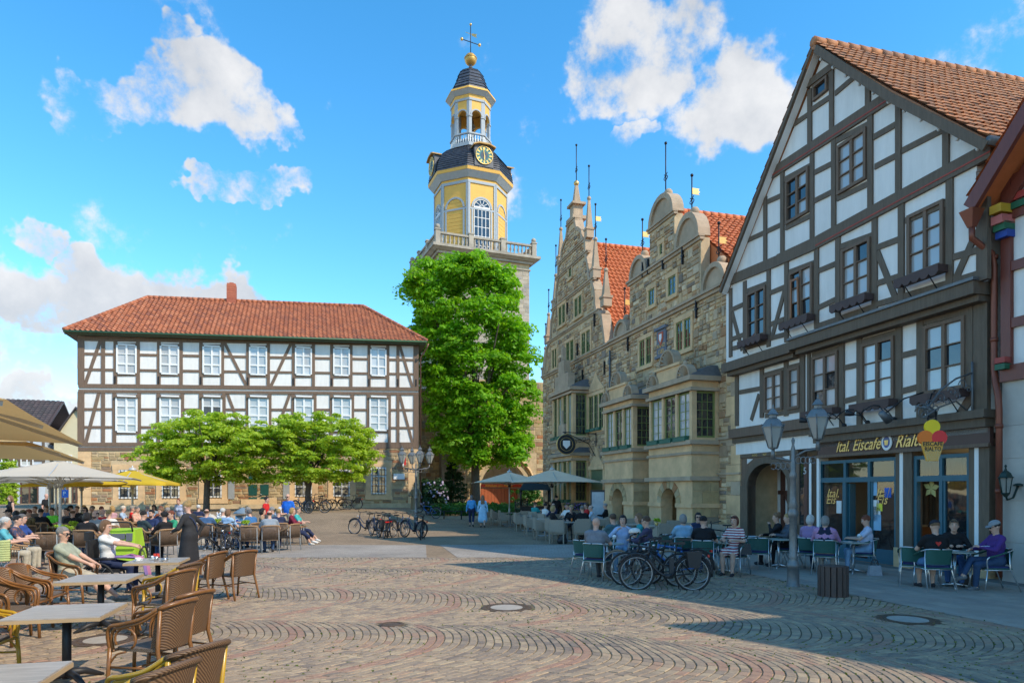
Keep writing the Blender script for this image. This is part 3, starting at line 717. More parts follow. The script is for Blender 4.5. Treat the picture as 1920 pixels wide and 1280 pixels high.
 u0,u1,v0,v1=rect(752.5,759,872,857);r=MB();r.fbox(PM,u0,u1,v0,v1,.3,.75);o=r.build('red_sign_box',M('red_enamel',(.6,.02,.015),.4),t)
 r=MB();r.fbox(PM,u0+.02,u0+.1,v0+.1,v1-.1,.751,.757);r.build('white_lettering_stripe',m_white,o);r=MB();r.fbox(PM,(u0+u1)/2-.04,(u0+u1)/2+.04,v1-.2,v1-.1,.07,.3);r.build('bracket',m_iron,o)
 return PM
PM=build_museum()
# TOWN HALL with two stone gables
def build_townhall():
 pl=PR;k=_k;uv=pl.uv
 t=thing('town_hall','old rubble stone town hall with two curved gables and projecting bay windows','building',(pl.pt(11,0,0).x,pl.pt(11,0,0).y,0))
 U1=11.42;U2=22.6;CR=5.9;CL=17.15;Zc=9.62
 PRs=lambda u:Plane(pl.pt(u,0,0),pl.n)
 b=MB();b.fbox(pl,0,U1-.003,-.3,Zc,-13,0);b.fbox(pl,U1+.003,U2,-.3,Zc,-13,-.0);b.build('wall',m_mortar,t)
 def arcpts(c,r,h,z,n=12):return[(c+r*math.cos(math.pi*i/n),z+h*math.sin(math.pi*i/n))for i in range(n+1)]
 gr=[(2.7,Zc+.003),(2.7,12.0),(9.15,12.0),(9.15,Zc+.003)]
 gr2=[(4.8,12.003),(4.8,13.78),(7.05,13.78),(7.05,12.003)]
 half=[(5.2,Zc+.003),(5.1,10.9),(4.95,11.35),(4.6,11.6),(4.2,11.7),(4.05,12.1),(3.95,12.9),(3.6,13.45),(3.45,13.6),(3.2,13.7),(3.0,14.0),(2.95,14.6),(2.7,15.1),(2.55,15.4),(2.5,16.15),(2.0,16.25),(1.85,16.9),(1.4,17.2),(1.0,17.35),(.75,17.9),(.55,18.05)]
 half=[(a*(.95 if z>10 else 1),z)for a,z in half];gl=[(CL-a,z)for a,z in half]+[(CL+a,z)for a,z in reversed(half)]
 b=MB();b.fprism(pl,gr,-.4,0);b.fprism(pl,gr2,-.4,0);b.fprism(pl,gl,-.4,0.0);b.build('gable_wall',m_mortar,t)
 def inhalf(x,y):
  a=abs(x-CL)
  for(a0,z0),(a1,z1)in zip(half[:-1],half[1:]):
   if z0<=y<=z1+1e-6:return a<a0+(a1-a0)*(y-z0)/max(1e-6,z1-z0)-.18
  return False
 def wpx(x0,x1,yt,yb,n,label=None,glass=None):
  u0,va=uv(x1,(yt+0));u1,vb=uv(x0,yt)
  um=uv((x0+x1)/2,yt);ub=uv((x0+x1)/2,yb)
  return(u0,u1,ub[1],um[1],n)
 W=[wpx(1201,1223,635,684,2),wpx(1270,1297,600,655,2),wpx(1218,1229,542,572,1),wpx(1255,1269,518,553,1),wpx(1239,1244,458,478,1),wpx(1106,1133,740,804,3),wpx(1063,1077,640,678,2),wpx(1092,1108,622,662,2),wpx(1049,1061,573,608,2),wpx(1079,1092,557,592,2),wpx(1068,1073,500,520,1),wpx(1037,1045,655,690,2)]
 holes=[]
 for(u0,u1,v0,v1,n)in W:holes.append((u0-.22,u1+.22,v0-.2,v1+.22))
 bays=[(1.41,4.86,1.15),(6.4,9.53,1.15),(14.36,17.76,1.0)]
 hb=[(a-.02,c+.02,0,6.7 if i<2 else 8.2)for i,(a,c,o)in enumerate(bays)]
 dk=uv(1122,900);door=(uv(1133,900)[0],uv(1110,900)[0],0,3.1);hd=(door[0]-.25,door[1]+.25,0,3.5)
 near=lambda s:(Vector((0,0,0))-pl.pt(s[1],0,0)).length-6*math.sqrt(s[0])
 stone_wall(pl,(0.02,U1-.05,0.45,Zc-.22),'stone',t,m_stone_g,.001,(.26,.5),(.18,.6),holes+hb+[hd],300,.06,21,.5,partkey=near)
 stone_wall(pl,(U1+.06,U2-.02,0.3,Zc-.2),'stone',t,m_stone_g,.001,(.26,.5),(.18,.55),holes+hb+[hd],0,.06,22,.5)
 stone_wall(pl,(2.75,9.1,Zc+.12,11.8),'stone',t,m_stone_g,.001,(.26,.5),(.18,.6),holes,0,.06,23,.5)
 stone_wall(pl,(4.85,7.0,12.2,13.6),'stone',t,m_stone_g,.001,(.26,.5),(.18,.6),holes,0,.06,24,.5)
 stone_wall(pl,(CL-5.2,CL+5.2,Zc+.12,17.6),'stone',t,m_stone_g,.001,(.24,.45),(.18,.5),holes+[(CL-6,CL+6,13.55,13.8),(CL-6,CL+6,11.55,11.75),(CL-6,CL+6,15.3,15.5),(CL-6,CL+6,16.1,16.3)],0,.06,25,.45,in_poly=inhalf)
 ps=PRs(0.0)
 for i,(u0,u1,v0,v1,n)in enumerate(W):
  b=MB();s=.17
  b.fbox(pl,u0-s,u0,v0-.02,v1,-.04,.07);b.fbox(pl,u1,u1+s,v0-.02,v1,-.04,.07)
  b.fbox(pl,u0-s-.03,u1+s+.03,v1+.002,v1+.2,-.04,.085);b.fbox(pl,u0-s-.05,u1+s+.05,v0-.19,v0-.022,-.04,.13)
  w=(u1-u0)/n;mm=.13 if n>1 else 0
  for j in range(1,n):b.fbox(pl,u0+w*j-mm/2,u0+w*j+mm/2,v0,v1-.003,-.04,.065)
  b.build('window_surround',m_sand,t)
  for j in range(n):
   a=u0+w*j+(mm/2 if j else 0);c=u0+w*(j+1)-(mm/2 if j<n-1 else 0)
   big=v1-v0>1.5
   sash_window(pl,a,c,v0,v1,.012,t,m_green_pt,m_glass,2 if c-a>.35 else 1,4 if big else 3,.055,.025,.03)
 def cornice(u0,u1,v,o=.16,h=.2,m=m_sand_g,pln=pl,nm='cornice'):
  b=MB();b.fbox(pln,u0,u1,v-h,v-h*.45,-.1,o*.55);b.fbox(pln,u0-.02,u1+.02,v-h*.45+.002,v,-.1,o);return b.build(nm,m,t)
 cornice(-.05,U1,Zc+.08,.2,.24);cornice(U1+.02,U2+.05,Zc+.06,.17,.22);cornice(2.6,9.25,12.1,.17,.22);cornice(4.7,7.15,13.88,.14,.18)
 for hw,z in((4.3,11.78),(3.6,13.72),(2.75,15.48),(2.1,16.3),(.75,18.1)):cornice(CL-hw,CL+hw,z,.13,.16)
 for a,c in((-.02,1.41),(4.86,6.4),(9.53,10.9)):
  cornice(a+.003,c-.003,3.95,.16,.22,nm='string_course');cornice(a+.003,c-.003,2.62,.12,.16,nm='string_course')
 cornice(17.8,U2,4.75,.12,.18,nm='string_course');cornice(9.6,14.3,5.2,.12,.18,nm='string_course')
 def lobe(c,r,h,z,balls=True,nm='curved_gable_top'):
  b=MB();A_=arcpts(c,r,h,z);b.fprism(pl,A_+[(c-r,z-.01)],-.45,-.02,0)
  i_=arcpts(c,r*.80,h*.80,z);n=len(A_)
  for i in range(n-1):
   q=[A_[i],A_[i+1],i_[i+1],i_[i]];b.fprism(pl,q,-.02,.09+.002*(i%2),0)
  o=b.build(nm,m_sand_g,t)
  if balls:
   q=MB()
   for a in(math.pi/2+.05,math.pi*.26):
    p=pl.pt(c+r*1.02*math.cos(a),z+h*1.02*math.sin(a)+.06,-.3);q.ball(p,.2,10)
   q.build('stone_ball',m_sand_g,o)
  return o
 lobe(5.93,1.15,1.1,13.9);lobe(8.2,.9,.95,12.12);lobe(3.72,.98,1.2,12.12);lobe(1.75,.85,.95,Zc+.1);lobe(10.15,.8,.8,Zc+.1)
 for sgn in(-1,1):
  b=MB()
  for(a0,z0),(a1,z1)in zip(half[:-1],half[1:]):b.fbar(pl,(CL+sgn*(a0-.1),z0),(CL+sgn*(a1-.1),z1),.22,-.45,.08+random.uniform(0,.004))
  b.build('scrolled_coping',m_sand_g,t)
 def vane(parent,p,h,flag=False,ball=True):
  b=MB();b.tube([p,p+Vector((0,0,h))],.028,5);b.ball(p+Vector((0,0,h)),.07,8)
  for q in(-1,1):
   c=p+Vector((0,0,h*.35));pts=[c+pl.d*q*(.17*math.sin(i*.7))+Vector((0,0,.05*i-.15))for i in range(7)];b.tube(pts,.02,4)
  o=b.build('iron_finial',m_iron,parent)
  if flag:
   q=MB();z=p.z+h*.62
   P=[pl.pt(0,0,0)*0+p+Vector((0,0,h*.55)),None]
   c=p+Vector((0,0,h*.52));d=Vector((.95,.3,0)).normalized()
   q.prism([c,c+d*.36,c+d*.28+Vector((0,0,.06)),c+d*.38+Vector((0,0,.12)),c+d*.28+Vector((0,0,.18)),c+d*.36+Vector((0,0,.25)),c+Vector((0,0,.25))],d.cross(Vector((0,0,1)))*.012,d.cross(Vector((0,0,1)))*-.012)
   q.build('gilt_flag',m_gold,o)
  return o
 def obelisk(u,z,h,s=.34,hv=1.6,flag=False):
  b=MB();c=pl.pt(u,z,-.16);a=math.atan2(pl.d.y,pl.d.x)
  b.box(c+Vector((0,0,.22)),(s*1.25,s*1.25,.44),a);b.box(c+Vector((0,0,.5)),(s*1.5,s*1.5,.12),a)
  b.box(c+Vector((0,0,.56+h/2)),(s,s,h),a,taper=.35);b.ball(c+Vector((0,0,.66+h)),.13,8)
  o=b.build('obelisk',m_sand_g,t);vane(o,c+Vector((0,0,.7+h)),hv,flag);return o
 for sg in(-1,1):
  obelisk(CL+sg*4.75,11.75,1.3,.38);obelisk(CL+sg*3.3,13.7,1.5,.36,1.9,sg<0);obelisk(CL+sg*2.35,16.25,1.6,.34,1.8)
 obelisk(CL+5.4,Zc+.1,1.2,.36)
 b=MB();a=math.atan2(pl.d.y,pl.d.x);c=pl.pt(CL,18.1,-.3)
 b.box(c+Vector((0,0,.45)),(.62,.6,.9),a);b.box(c+Vector((0,0,.97)),(1.0,.85,.14),a);b.box(c+Vector((0,0,.1)),(1.15,.9,.2),a)
 b.box(c+Vector((0,0,1.6)),(.42,.42,1.1),a,taper=.4);pn=b.build('pinnacle',m_sand_g,t)
 q=MB();q.ball(c+Vector((0,0,2.3)),.17,10);q.build('gilt_ball',m_gold,pn);vane(pn,c+Vector((0,0,2.3)),2.3)
 vane(t,pl.pt(5.93,15.0,-.2),2.3);vane(t,pl.pt(3.72,13.3,-.2),1.6,True);vane(t,pl.pt(10.15,10.4,-.2),1.7,True);vane(t,pl.pt(8.2,13.1,-.2),1.7,True);vane(t,pl.pt(1.75,10.6,-.2),1.6,True)
 def roof(uc,zr,ue,ze,o0,o1,seed):
  E0=pl.pt(ue,ze,o0);E1=pl.pt(ue,ze,o1);R0=pl.pt(uc,zr,o0);R1=pl.pt(uc,zr,o1)
  u2=2*uc-ue;E2=pl.pt(u2,ze,o0);E3=pl.pt(u2,ze,o1)
  b=MB();b.add([E0,E1,R1,R0,E2,E3],[(0,1,2,3),(3,2,5,4),(1,5,2),(0,3,4),(0,4,5,1)]);r=b.build('roof',m_tile_new,t)
  up=Vector((0,0,.05));pantiles(r,E0+up,E1+up,R1+up,R0+up,m_tile_new,.27,.36,300,seed,.05,.06);ridge_caps(r,R0+up*2,R1+up*2,m_tile_new,.15)
  return r
 roof(CR,14.25,-.15,9.5,-.46,-15,31);roof(CL,16.75,11.0,9.3,-.46,-15,32)
 shell_m=m_sand_g
 def bay(u0,u1,o,base,sill,w0,w1,top,nwin,arch,two=None,flank=True):
  pr=Plane(pl.pt(u0,0,0),pl.n)
  plf=pl
  b=MB();E=.42
  if arch:
   c=(u0+u1)/2+.05;r=.62;zs=1.45
   P=[(u0,0),(c-r,0),(c-r,zs)]+[(c-r*math.cos(math.pi*i/10),zs+r*math.sin(math.pi*i/10))for i in range(1,10)]+[(c+r,zs),(c+r,0),(u1,0),(u1,base),(u0,base)]
   b.fprism(pl,P,o-.5,o);b.fbox(pl,u0,u0+.4,0,base,0,o-.5);b.fbox(pl,u1-.4,u1,0,base,0,o-.5)
   main=b.build('bay_base',m_sand,t)
   q=MB()
   for i in range(9):
    a0,a1=math.pi*i/9+.02,math.pi*(i+1)/9-.02
    q.fprism(pl,[(c-r*math.cos(a0),zs+r*math.sin(a0)),(c-r*math.cos(a1),zs+r*math.sin(a1)),(c-(r+.34)*math.cos(a1),zs+(r+.34)*math.sin(a1)),(c-(r+.34)*math.cos(a0),zs+(r+.34)*math.sin(a0))],o-.02,o+.03,0,random.random())
   q.build('arch_stones',m_stone_y,main)
   q=MB()
   for(a,e)in((u0,c-r),(c+r,u1)):q.fbox(pl,a-.05,e,zs-.13,zs+.03,o-.1,o+.07)
   q.fbox(pr,.0,o+.05,zs-.13,zs+.03,-.03,.07);q.build('impost',m_sand,main)
   for(pp,a0,a1,off)in((pr,.02,o-.02,0.0),):
    v=.02;kk=0
    while v<base-.1:
     h=min(.48,base-.02-v);m_=(a0+a1)/2+(.15 if kk%2 else-.2)
     for(x,y)in((a0,m_),(m_,a1)):
      if abs(v-zs)<.6 and False:continue
      q=MB();q.fbox(pp,x+.006,y-.006,v+.006,v+h-.006,off,off+.022+random.random()*.008,0,random.random());q.build('ashlar',m_stone_y,main)
     v+=h;kk+=1
  b=MB();b.fbox(pl,u0,u1,base+.002,sill-.002,-.05,o+.02);body=b.build('bay_apron',m_sand,t)
  b=MB();b.fbox(pl,u0+.1,u1-.1,sill,top-.05,-.05,o-.12);b.build('bay_core',m_sand,t)
  q=MB()
  for z,e,h in((base,.14,.16),((base+sill)/2+.25,.07,.1),(sill,.16,.16),(w1+.22,.1,.12),(top,.2,.18)):
   q.fbox(pl,u0-e,u1+e,z-h,z,-.03,o+.02+e)
  q.build('bay_mouldings',m_sand_g,t)
  q=MB();q.fbox(pl,u0,u1,w1+.1,top-.18,-.05,o+.012);q.fbox(pl,u0,u1,sill+.001,w0,-.05,o+.01);q.build('bay_frieze',m_sand,t)
  ms=.16;n=nwin;wd=(u1-u0-ms*(n+1))/n
  for i in range(n+1):
   q=MB();a=u0+i*(wd+ms);q.fbox(pl,a+.001,a+ms-.001,w0+.002,w1+.098,o-.2,o+.005);q.build('mullion',m_sand,t)
  for i in range(n):
   a=u0+ms+i*(wd+ms);fr=sash_window(pl,a,a+wd,w0,w1+.09,o-.1,t,m_green_pt,m_glass_c if i%2==0 else m_glass,2,5,.06,.025,.03)
   q=MB();q.fbox(pl,a+.02,a+wd-.02,w0-.12,w0+.04,o+.03,o+.22);q.fbox(pl,a-.005,a+wd+.005,w0+.041,w0+.065,o+.02,o+.235);q.build('flower_box',M('green_box',(.03,.13,.09),.5,.1,5),fr)
  q=MB();q.fbox(pr,.02,.16,w0+.002,w1+.098,-.2,.005);q.fbox(pr,o-.16,o-.002,w0+.002,w1+.098,-.2,.005);q.build('mullion',m_sand,t)
  sash_window(pr,.161,o-.161,w0,w1+.09,-.09,t,m_green_pt,m_glass,3,5,.07,.025,.04)
  q=MB();A_=[pl.pt(u0-.2,top,o+.2),pl.pt(u1+.2,top,o+.2),pl.pt(u1+.2,top,0),pl.pt(u0-.2,top,0)]
  T_=[pl.pt(u0+.1,top+.45,.3),pl.pt(u1-.1,top+.45,.3),pl.pt(u1-.1,top+.45,0),pl.pt(u0+.1,top+.45,0)]
  q.hexa(A_+T_);q.build('bay_roof',m_lead,t)
  c=(u0+u1)/2
  def shell(cu,z,r):
   q=MB();n=9
   for i in range(n):
    a0,a1=math.pi*i/n,math.pi*(i+1)/n;am=(a0+a1)/2
    f0=[(cu,z),(cu+r*math.cos(a0),z+r*math.sin(a0)),(cu+r*1.06*math.cos(am),z+r*1.06*math.sin(am)),(cu+r*math.cos(a1),z+r*math.sin(a1))]
    P=[pl.pt(*f0[0],o+.08),pl.pt(*f0[1],o+.0),pl.pt(*f0[2],o+.16),pl.pt(*f0[3],o+.0)]
    q.add(P,[(0,1,2),(0,2,3)]);q.prism(P,pl.n*-.2,pl.n*-.1)
   A_=arcpts(cu,r*1.15,r*1.15,z);B_=arcpts(cu,r*1.0,r*1.0,z)
   for i in range(len(A_)-1):q.fprism(pl,[A_[i],A_[i+1],B_[i+1],B_[i]],o-.2,o+.14+.002*(i%2))
   q.ball(pl.pt(cu,z+r*1.25,o),.1,8);q.build('carved_shell',shell_m,t)
  if not two:
   q=MB();q.fbox(pl,c-.95,c+.95,top+.001,top+.55,o-.35,o+.06);q.fbox(pl,c-1.02,c+1.02,top+.551,top+.66,o-.38,o+.13);q.build('crown_block',m_sand,t)
   shell(c,top+.67,.55);shell(c-1.25,top+.02,.42);shell(c+1.25,top+.02,.42)
  else:
   q=MB();q.fbox(pl,c-1.1,c+1.1,top+.001,top+.9,o-.35,o+.06);q.fbox(pl,c-.5,c+.5,top+.902,top+1.7,o-.3,o+.05);q.fbox(pl,c-.12,c+.12,top+1.702,top+2.5,o-.2,o+.02);q.build('carved_crown',m_sand_g,t)
 bay(*bays[0],2.5,3.85,3.95,5.6,6.25,3,True);bay(*bays[1],2.5,3.85,3.95,5.6,6.2,3,True)
 u0,u1,o=bays[2];bay(u0,u1,o,.62,1.3,1.4,3.55,4.1,4,False,True);bay(u0,u1,o,4.1,4.95,5.05,7.3,7.75,4,False,True)
 b=MB();b.fbox(pl,u0+.02,u1-.02,0,.45,0,o-.02);b.build('bay_base',m_sand,t)
 q=MB()
 for i in range(12):q.ball(pl.pt(u0+.25+i*.27,4.48,o+.02),.13,6,sz=1.6)
 q.build('carved_relief',m_sand_g,t)
 d0,d1,_,dz=door;b=MB();b.fbox(pl,d0-.2,d0,0,dz,-.1,.1);b.fbox(pl,d1,d1+.2,0,dz,-.1,.1);b.fbox(pl,d0-.25,d1+.25,dz+.002,dz+.22,-.1,.16)
 b.fprism(pl,[(d0-.1,dz+.23),(d1+.1,dz+.23),((d0+d1)/2+.3,dz+.75),((d0+d1)/2,dz+1.3),((d0+d1)/2-.3,dz+.75)],-.05,.12);b.build('door_surround',m_sand,t)
 b=MB();b.fbox(pl,d0,d1,0,dz,.0,.04);dd=b.build('door',M('olive_door',(.13,.16,.08),.5),t);b=MB();b.tube([pl.pt(d0+.12,1.05,.04),pl.pt(d0+.12,1.05,.12),pl.pt(d0+.25,1.05,.12)],.015,6);b.build('handle',m_steel,dd)
 a,c,v0,v1,n=W[5];b=MB();b.fprism(pl,[(a-.2,v1+.22),(c+.2,v1+.22),((a+c)/2+.4,v1+.8),((a+c)/2,v1+1.25),((a+c)/2-.4,v1+.8)],-.02,.1);b.build('window_pediment',m_sand,t)
 for i in range(3):
  q=MB();w=(c-a)/3;q.fbox(pl,a+w*i+.06,a+w*(i+1)-.06,v0-.12,v0+.03,.14,.3);q.build('flower_box',M('green_box',(.03,.13,.09),.5),t)
 u0,v0=uv(1252,662);u1,v1=uv(1235,622);b=MB();b.fbox(pl,u0,u1,v0,v1,-.02,.1);b.fbox(pl,u0-.1,u1+.1,v1+.001,v1+.12,-.02,.18);b.fbox(pl,u0-.1,u1+.1,v0-.12,v0-.001,-.02,.16);ct=b.build('coat_of_arms',M('blue_grey_stone',(.16,.17,.2),.85,.2,4),t)
 c=(u0+u1)/2;q=MB();q.fprism(pl,[(c-.2,v1-.12),(c+.2,v1-.12),(c+.2,v1-.45),(c,v1-.72),(c-.2,v1-.45)],.1,.13);q.build('red_mantle',M('red_orange_paint',(.5,.1,.04),.6),ct)
 q=MB();q.fprism(pl,[(c-.11,v1-.2),(c+.11,v1-.2),(c+.11,v1-.4),(c,v1-.56),(c-.11,v1-.4)],.13,.15);q.build('shield',m_white,ct)
 ang=math.atan2(-pl.d.y,-pl.d.x)
 text('gilt_lettering','ANNO\n1583',m_gold,ct,pl.pt(c,v0+.27,.105),(R(90),0,ang),.26)
 for x,y in((1138+70,506),(1218,500),(1246,490),(1283,480),(1309,580),(1180,645),(1136,690),(1085,655),(1055,680),(1066,578),(1117,600),(1095,705)):
  u,v=uv(x,y);b=MB();b.fbox(pl,u-.03,u+.03,v-.35,v+.35,.04,.13);b.fbox(pl,u-.08,u+.08,v-.04,v+.04,.04,.12);b.build('wall_anchor',m_iron,t)
 v=0;i=0
 while v<Zc-.4:
  h=.5+.1*(i%3);w=.55 if i%2 else .85;b=MB();b.fbox(pl,-.02,w,v+.006,v+h-.006,-.5,.075);b.build('quoin',m_sand if i%3 else m_sand_g,t);v+=h;i+=1
 b=MB();b.tube([pl.pt(U1-.15,9.2,.12),pl.pt(U1-.15,.3,.12)],.05,6);b.build('drainpipe',m_lead,t)
 s=thing('hanging_sign','round black and gilt crest sign on a scrolled iron bracket at the town hall','sign',pl.pt(12.3,4.6,0))
 u=uv(1120,845)[0];b=MB();b.tube([pl.pt(u,5.2,.08),pl.pt(u,3.6,.08)],.03,6);b.tube([pl.pt(u,5.05,.08),pl.pt(u,5.1,2.0)],.025,6)
 b.tube([pl.pt(u,3.8,.1),pl.pt(u,4.5,.5),pl.pt(u,4.9,1.4),pl.pt(u,5.08,1.95)],.022,6)
 for i in range(6):
  c=pl.pt(u,4.75-.08*abs(i-2),.25+i*.26);b.tube([c+pl.n*(.1*math.cos(w))+Vector((0,0,.1*math.sin(w)))for w in np.linspace(0,5.2,9)],.014,5)
 b.build('bracket',m_iron,s)
 c=pl.pt(u,4.45,1.8);ax=pl.d;q=MB()
 def disc(r,a,e,m):
  P=[c+pl.n*(r*math.cos(w))+Vector((0,0,r*math.sin(w)))for w in np.linspace(0,2*math.pi,25)[:-1]];m.prism(P,ax*a,ax*e)
 disc(.52,-.04,.04,q);q.build('disc',m_black,s);q=MB()
 P=[c+pl.n*(.52*math.cos(w))+Vector((0,0,.52*math.sin(w)))for w in np.linspace(0,2*math.pi,25)[:-1]];q.tube(P,.035,6,closed=True);P=[c-ax*.045+pl.n*(.36*math.cos(w))+Vector((0,0,.36*math.sin(w)))for w in np.linspace(0,2*math.pi,25)[:-1]];q.tube(P,.012,5,closed=True)
 q.tube([c+Vector((0,0,.52)),pl.pt(u,5.08,1.8)],.015,5);q.build('gilt_rim',m_gold,s)
 q=MB();q.prism([c+pl.n*x+Vector((0,0,z))for x,z in((-.2,.2),(.2,.2),(.2,-.05),(0,-.25),(-.2,-.05))],ax*-.06,ax*-.042);q.build('shield',m_white,s)
build_townhall()
# CHURCH TOWER
m_yel=M('ochre_boards',(0.74,0.42,0.085),.6,.08,2,.1,20)
m_greyp=M('grey_blue_paint',(0.36,0.40,0.43),.6,.1,3)
m_slate=M('slate',(0.045,0.052,0.068),.45,.25,3,.3,18,ramp=[(0.035,0.042,0.056),(0.06,0.07,0.088),(0.045,0.05,0.065),(0.075,0.082,0.095)],spec=.5)
m_ash=M('grey_ashlar',(0.36,0.32,0.26),.9,.2,2,.35,14,ramp=[(0.28,0.25,0.21),(0.40,0.355,0.29),(0.34,0.30,0.24),(0.44,0.38,0.30),(0.31,0.285,0.25)],dirt=.4,dirtcol=(.13,.12,.1))
m_tst=M('tower_stone',(.38,.34,.275),.9,.25,1.5,.35,16,dirt=.5,dirtcol=(.13,.12,.095))
def build_tower():
 th=R(22);rv=Vector((math.cos(th),math.sin(th),0));bv=Vector((-math.sin(th),math.cos(th),0))
 P0=Vector((-7.4,70.0,0));S=10.0;C=P0+rv*(S/2)+bv*(S/2)
 PF=Plane(P0,rv,flip=-1);PL=Plane(P0+bv*S,-bv,flip=-1)
 Zt=PF.uv(825,470)[1];t=thing('church_tower','tall stone church tower with yellow octagonal clock lantern and gilt ball','tower',C)
 b=MB();b.box((C.x,C.y,Zt/2),(S,S,Zt),th);b.build('stone_shaft',m_mortar,t)
 hole=lambda:0
 near=lambda s:-s[2]
 stone_wall(PF,(0,S,14,Zt-.9),'stone',t,m_ash,.002,(.34,.5),(.6,1.3),(),150,.03,41,.08,partkey=near)
 stone_wall(PF,(0,S,0,14),'stone',t,m_ash,.002,(.34,.5),(.6,1.3),(),0,.03,42,.08)
 stone_wall(PL,(0,S,12,Zt-.9),'stone',t,m_ash,.002,(.34,.5),(.6,1.3),(),100,.03,43,.08,partkey=near)
 def ring(z0,z1,e,m=m_tst,nm='cornice',e1=None):
  b=MB();s=S+2*e;b.box((C.x,C.y,(z0+z1)/2),(s,s,z1-z0),th,taper=((S+2*e1)/s if e1 is not None else 1));return b.build(nm,m,t)
 ring(Zt-.9,Zt-.75,.12);ring(Zt-.25,Zt,.3);ring(Zt+.002,Zt+.22,.5,e1=.85);ring(Zt+.222,Zt+.5,.95);zb=Zt+.5
 e=S/2+.35;hb=1.3
 for(dx,dy,ax)in((0,-1,rv),(-1,0,bv),(1,0,bv),(0,1,rv)):
  mid=C+rv*(dx*e)+bv*(dy*e);b=MB()
  for z,h in((zb+.08,.16),(zb+hb-.1,.2)):b.bar(mid-ax*e+Vector((0,0,z)),mid+ax*e+Vector((0,0,z)),.34,h)
  bl=b.build('balustrade_rail',m_tst,t)
  for i in range(4):
   c=mid+ax*(-e+2*e*i/3)
   if i<3 or True:
    q=MB();q.box(c+Vector((0,0,zb+.72)),(.5,.5,1.44),th,rnd=.3);q.box(c+Vector((0,0,zb+1.5)),(.62,.62,.14),th)
    if i in(0,3)and(dx,dy)in((0,-1),(0,1)):q.ball(c+Vector((0,0,zb+1.82)),.27,10)
    if(i in(1,2))or(dx==0):q.build('post',m_tst,bl)
   if i<3:
    for j in range(1,8):
     c2=mid+ax*(-e+2*e*(i+j/8)/3);q=MB()
     q.lathe([(.09,0),(.09,.08),(.06,.14),(.14,.38),(.06,.72),(.09,.8),(.09,.92)],c2+Vector((0,0,zb+.16)),8);q.build('baluster',m_tst,bl)
 rot8=th-math.pi/8+math.pi/8*2
 def oct_pts(r,z,c=C):
  rr=r/math.cos(math.pi/8);return[Vector((c.x+rr*math.cos(th+math.pi/8+i*math.pi/4),c.y+rr*math.sin(th+math.pi/8+i*math.pi/4),z))for i in range(8)]
 def oct_prism(r0,z0,r1,z1,m,nm,parent=t):
  b=MB();A=oct_pts(r0,z0);B_=oct_pts(r1,z1);b.add(A+B_,[tuple(range(7,-1,-1)),tuple(range(8,16))]+[(i,(i+1)%8,8+(i+1)%8,8+i)for i in range(8)]);return b.build(nm,m,parent)
 def zat(y,d=76.3):return EYE+(HY-y)/F*d
 zf_=lambda y:zat(y,72.4);zl_=lambda y:zat(y,74.2)
 z1=zb;ze=zf_(325)+.4;ap=3.75
 oct_prism(ap,z1,ap,ze-.4,m_yel,'lower_octagon')
 faces8=[]
 for r in(ap,):
  P=oct_pts(r,0)
  for i in range(8):
   a,c=P[i],P[(i+1)%8];n=((a+c)/2-Vector((C.x,C.y,0)))
   if n.dot(Vector((C.x,C.y,0)))<0 or True:faces8.append((i,a,c,n.normalized()))
 def face_plane(r,i):
  P=oct_pts(r,0);a,c=P[i],P[(i+1)%8];n=(a+c)/2-Vector((C.x,C.y,0));p=Plane(a,c-a)
  if p.n.dot(n)<0:p.n=-p.n
  return p,(c-a).length
 def arch_poly(c,w,z0,zs,n=10,r=None):return[(c-w,z0),(c+w,z0)]+[(c+w*math.cos(math.pi*i/n),zs+w*math.sin(math.pi*i/n))for i in range(n+1)]
 zs=zf_(386);zk=zf_(341)
 for i in range(8):
  p,L_=face_plane(ap,i);n=p.n
  cam_dir=(Vector((0,0,0))-Vector((C.x,C.y,0))).normalized()
  if n.dot(cam_dir)<-.3:continue
  b=MB()
  for u in(0.0,L_):b.fbox(p,u-.2 if u else u+.0,u if u else u+.24,z1,zk-.002,-.1,.09)
  b.fbox(p,0,L_,zk,zk+.28,-.1,.1);b.fbox(p,.24,L_-.2,zs-.25,zs-.05,-.05,.07)
  cu=L_/2;w=.98
  for k in range(12):
   a0,a1=math.pi*k/12,math.pi*(k+1)/12
   b.fprism(p,[(cu+w*math.cos(a0),zs+w*math.sin(a0)),(cu+(w+.2)*math.cos(a0),zs+(w+.2)*math.sin(a0)),(cu+(w+.2)*math.cos(a1),zs+(w+.2)*math.sin(a1)),(cu+w*math.cos(a1),zs+w*math.sin(a1))],-.02,.1+.002*(k%2))
  b.fbox(p,cu-w-.2,cu-w,z1,zs-.252,-.02,.08);b.fbox(p,cu+w,cu+w+.2,z1,zs-.252,-.02,.08);b.build('grey_trim',m_greyp,t)
  if i%2==(0 if abs(face_plane(ap,0)[0].n.dot(PF.n))>.95 or abs(face_plane(ap,0)[0].n.dot(rv))>.95 else 1):
   q=MB();q.fprism(p,arch_poly(cu,.88,z1,zs),-.02,.02);g=q.build('arched_window',m_glass,t);q=MB()
   for u in np.linspace(-.86,.86,5):q.fbox(p,cu+u-.03,cu+u+.03,z1,zs,.02,.06)
   for v in np.linspace(z1+.05,zs-.05,6):q.fbox(p,cu-.86,cu+.86,v-.03,v+.03,.021,.055)
   q.fbox(p,cu-.9,cu+.9,zs-.04,zs+.1,.02,.07)
   for a in np.linspace(.1,math.pi-.1,6):q.fbar(p,(cu+.25*math.cos(a),zs+.1+.25*math.sin(a)),(cu+.86*math.cos(a),zs+.86*math.sin(a)),.05,.022,.058)
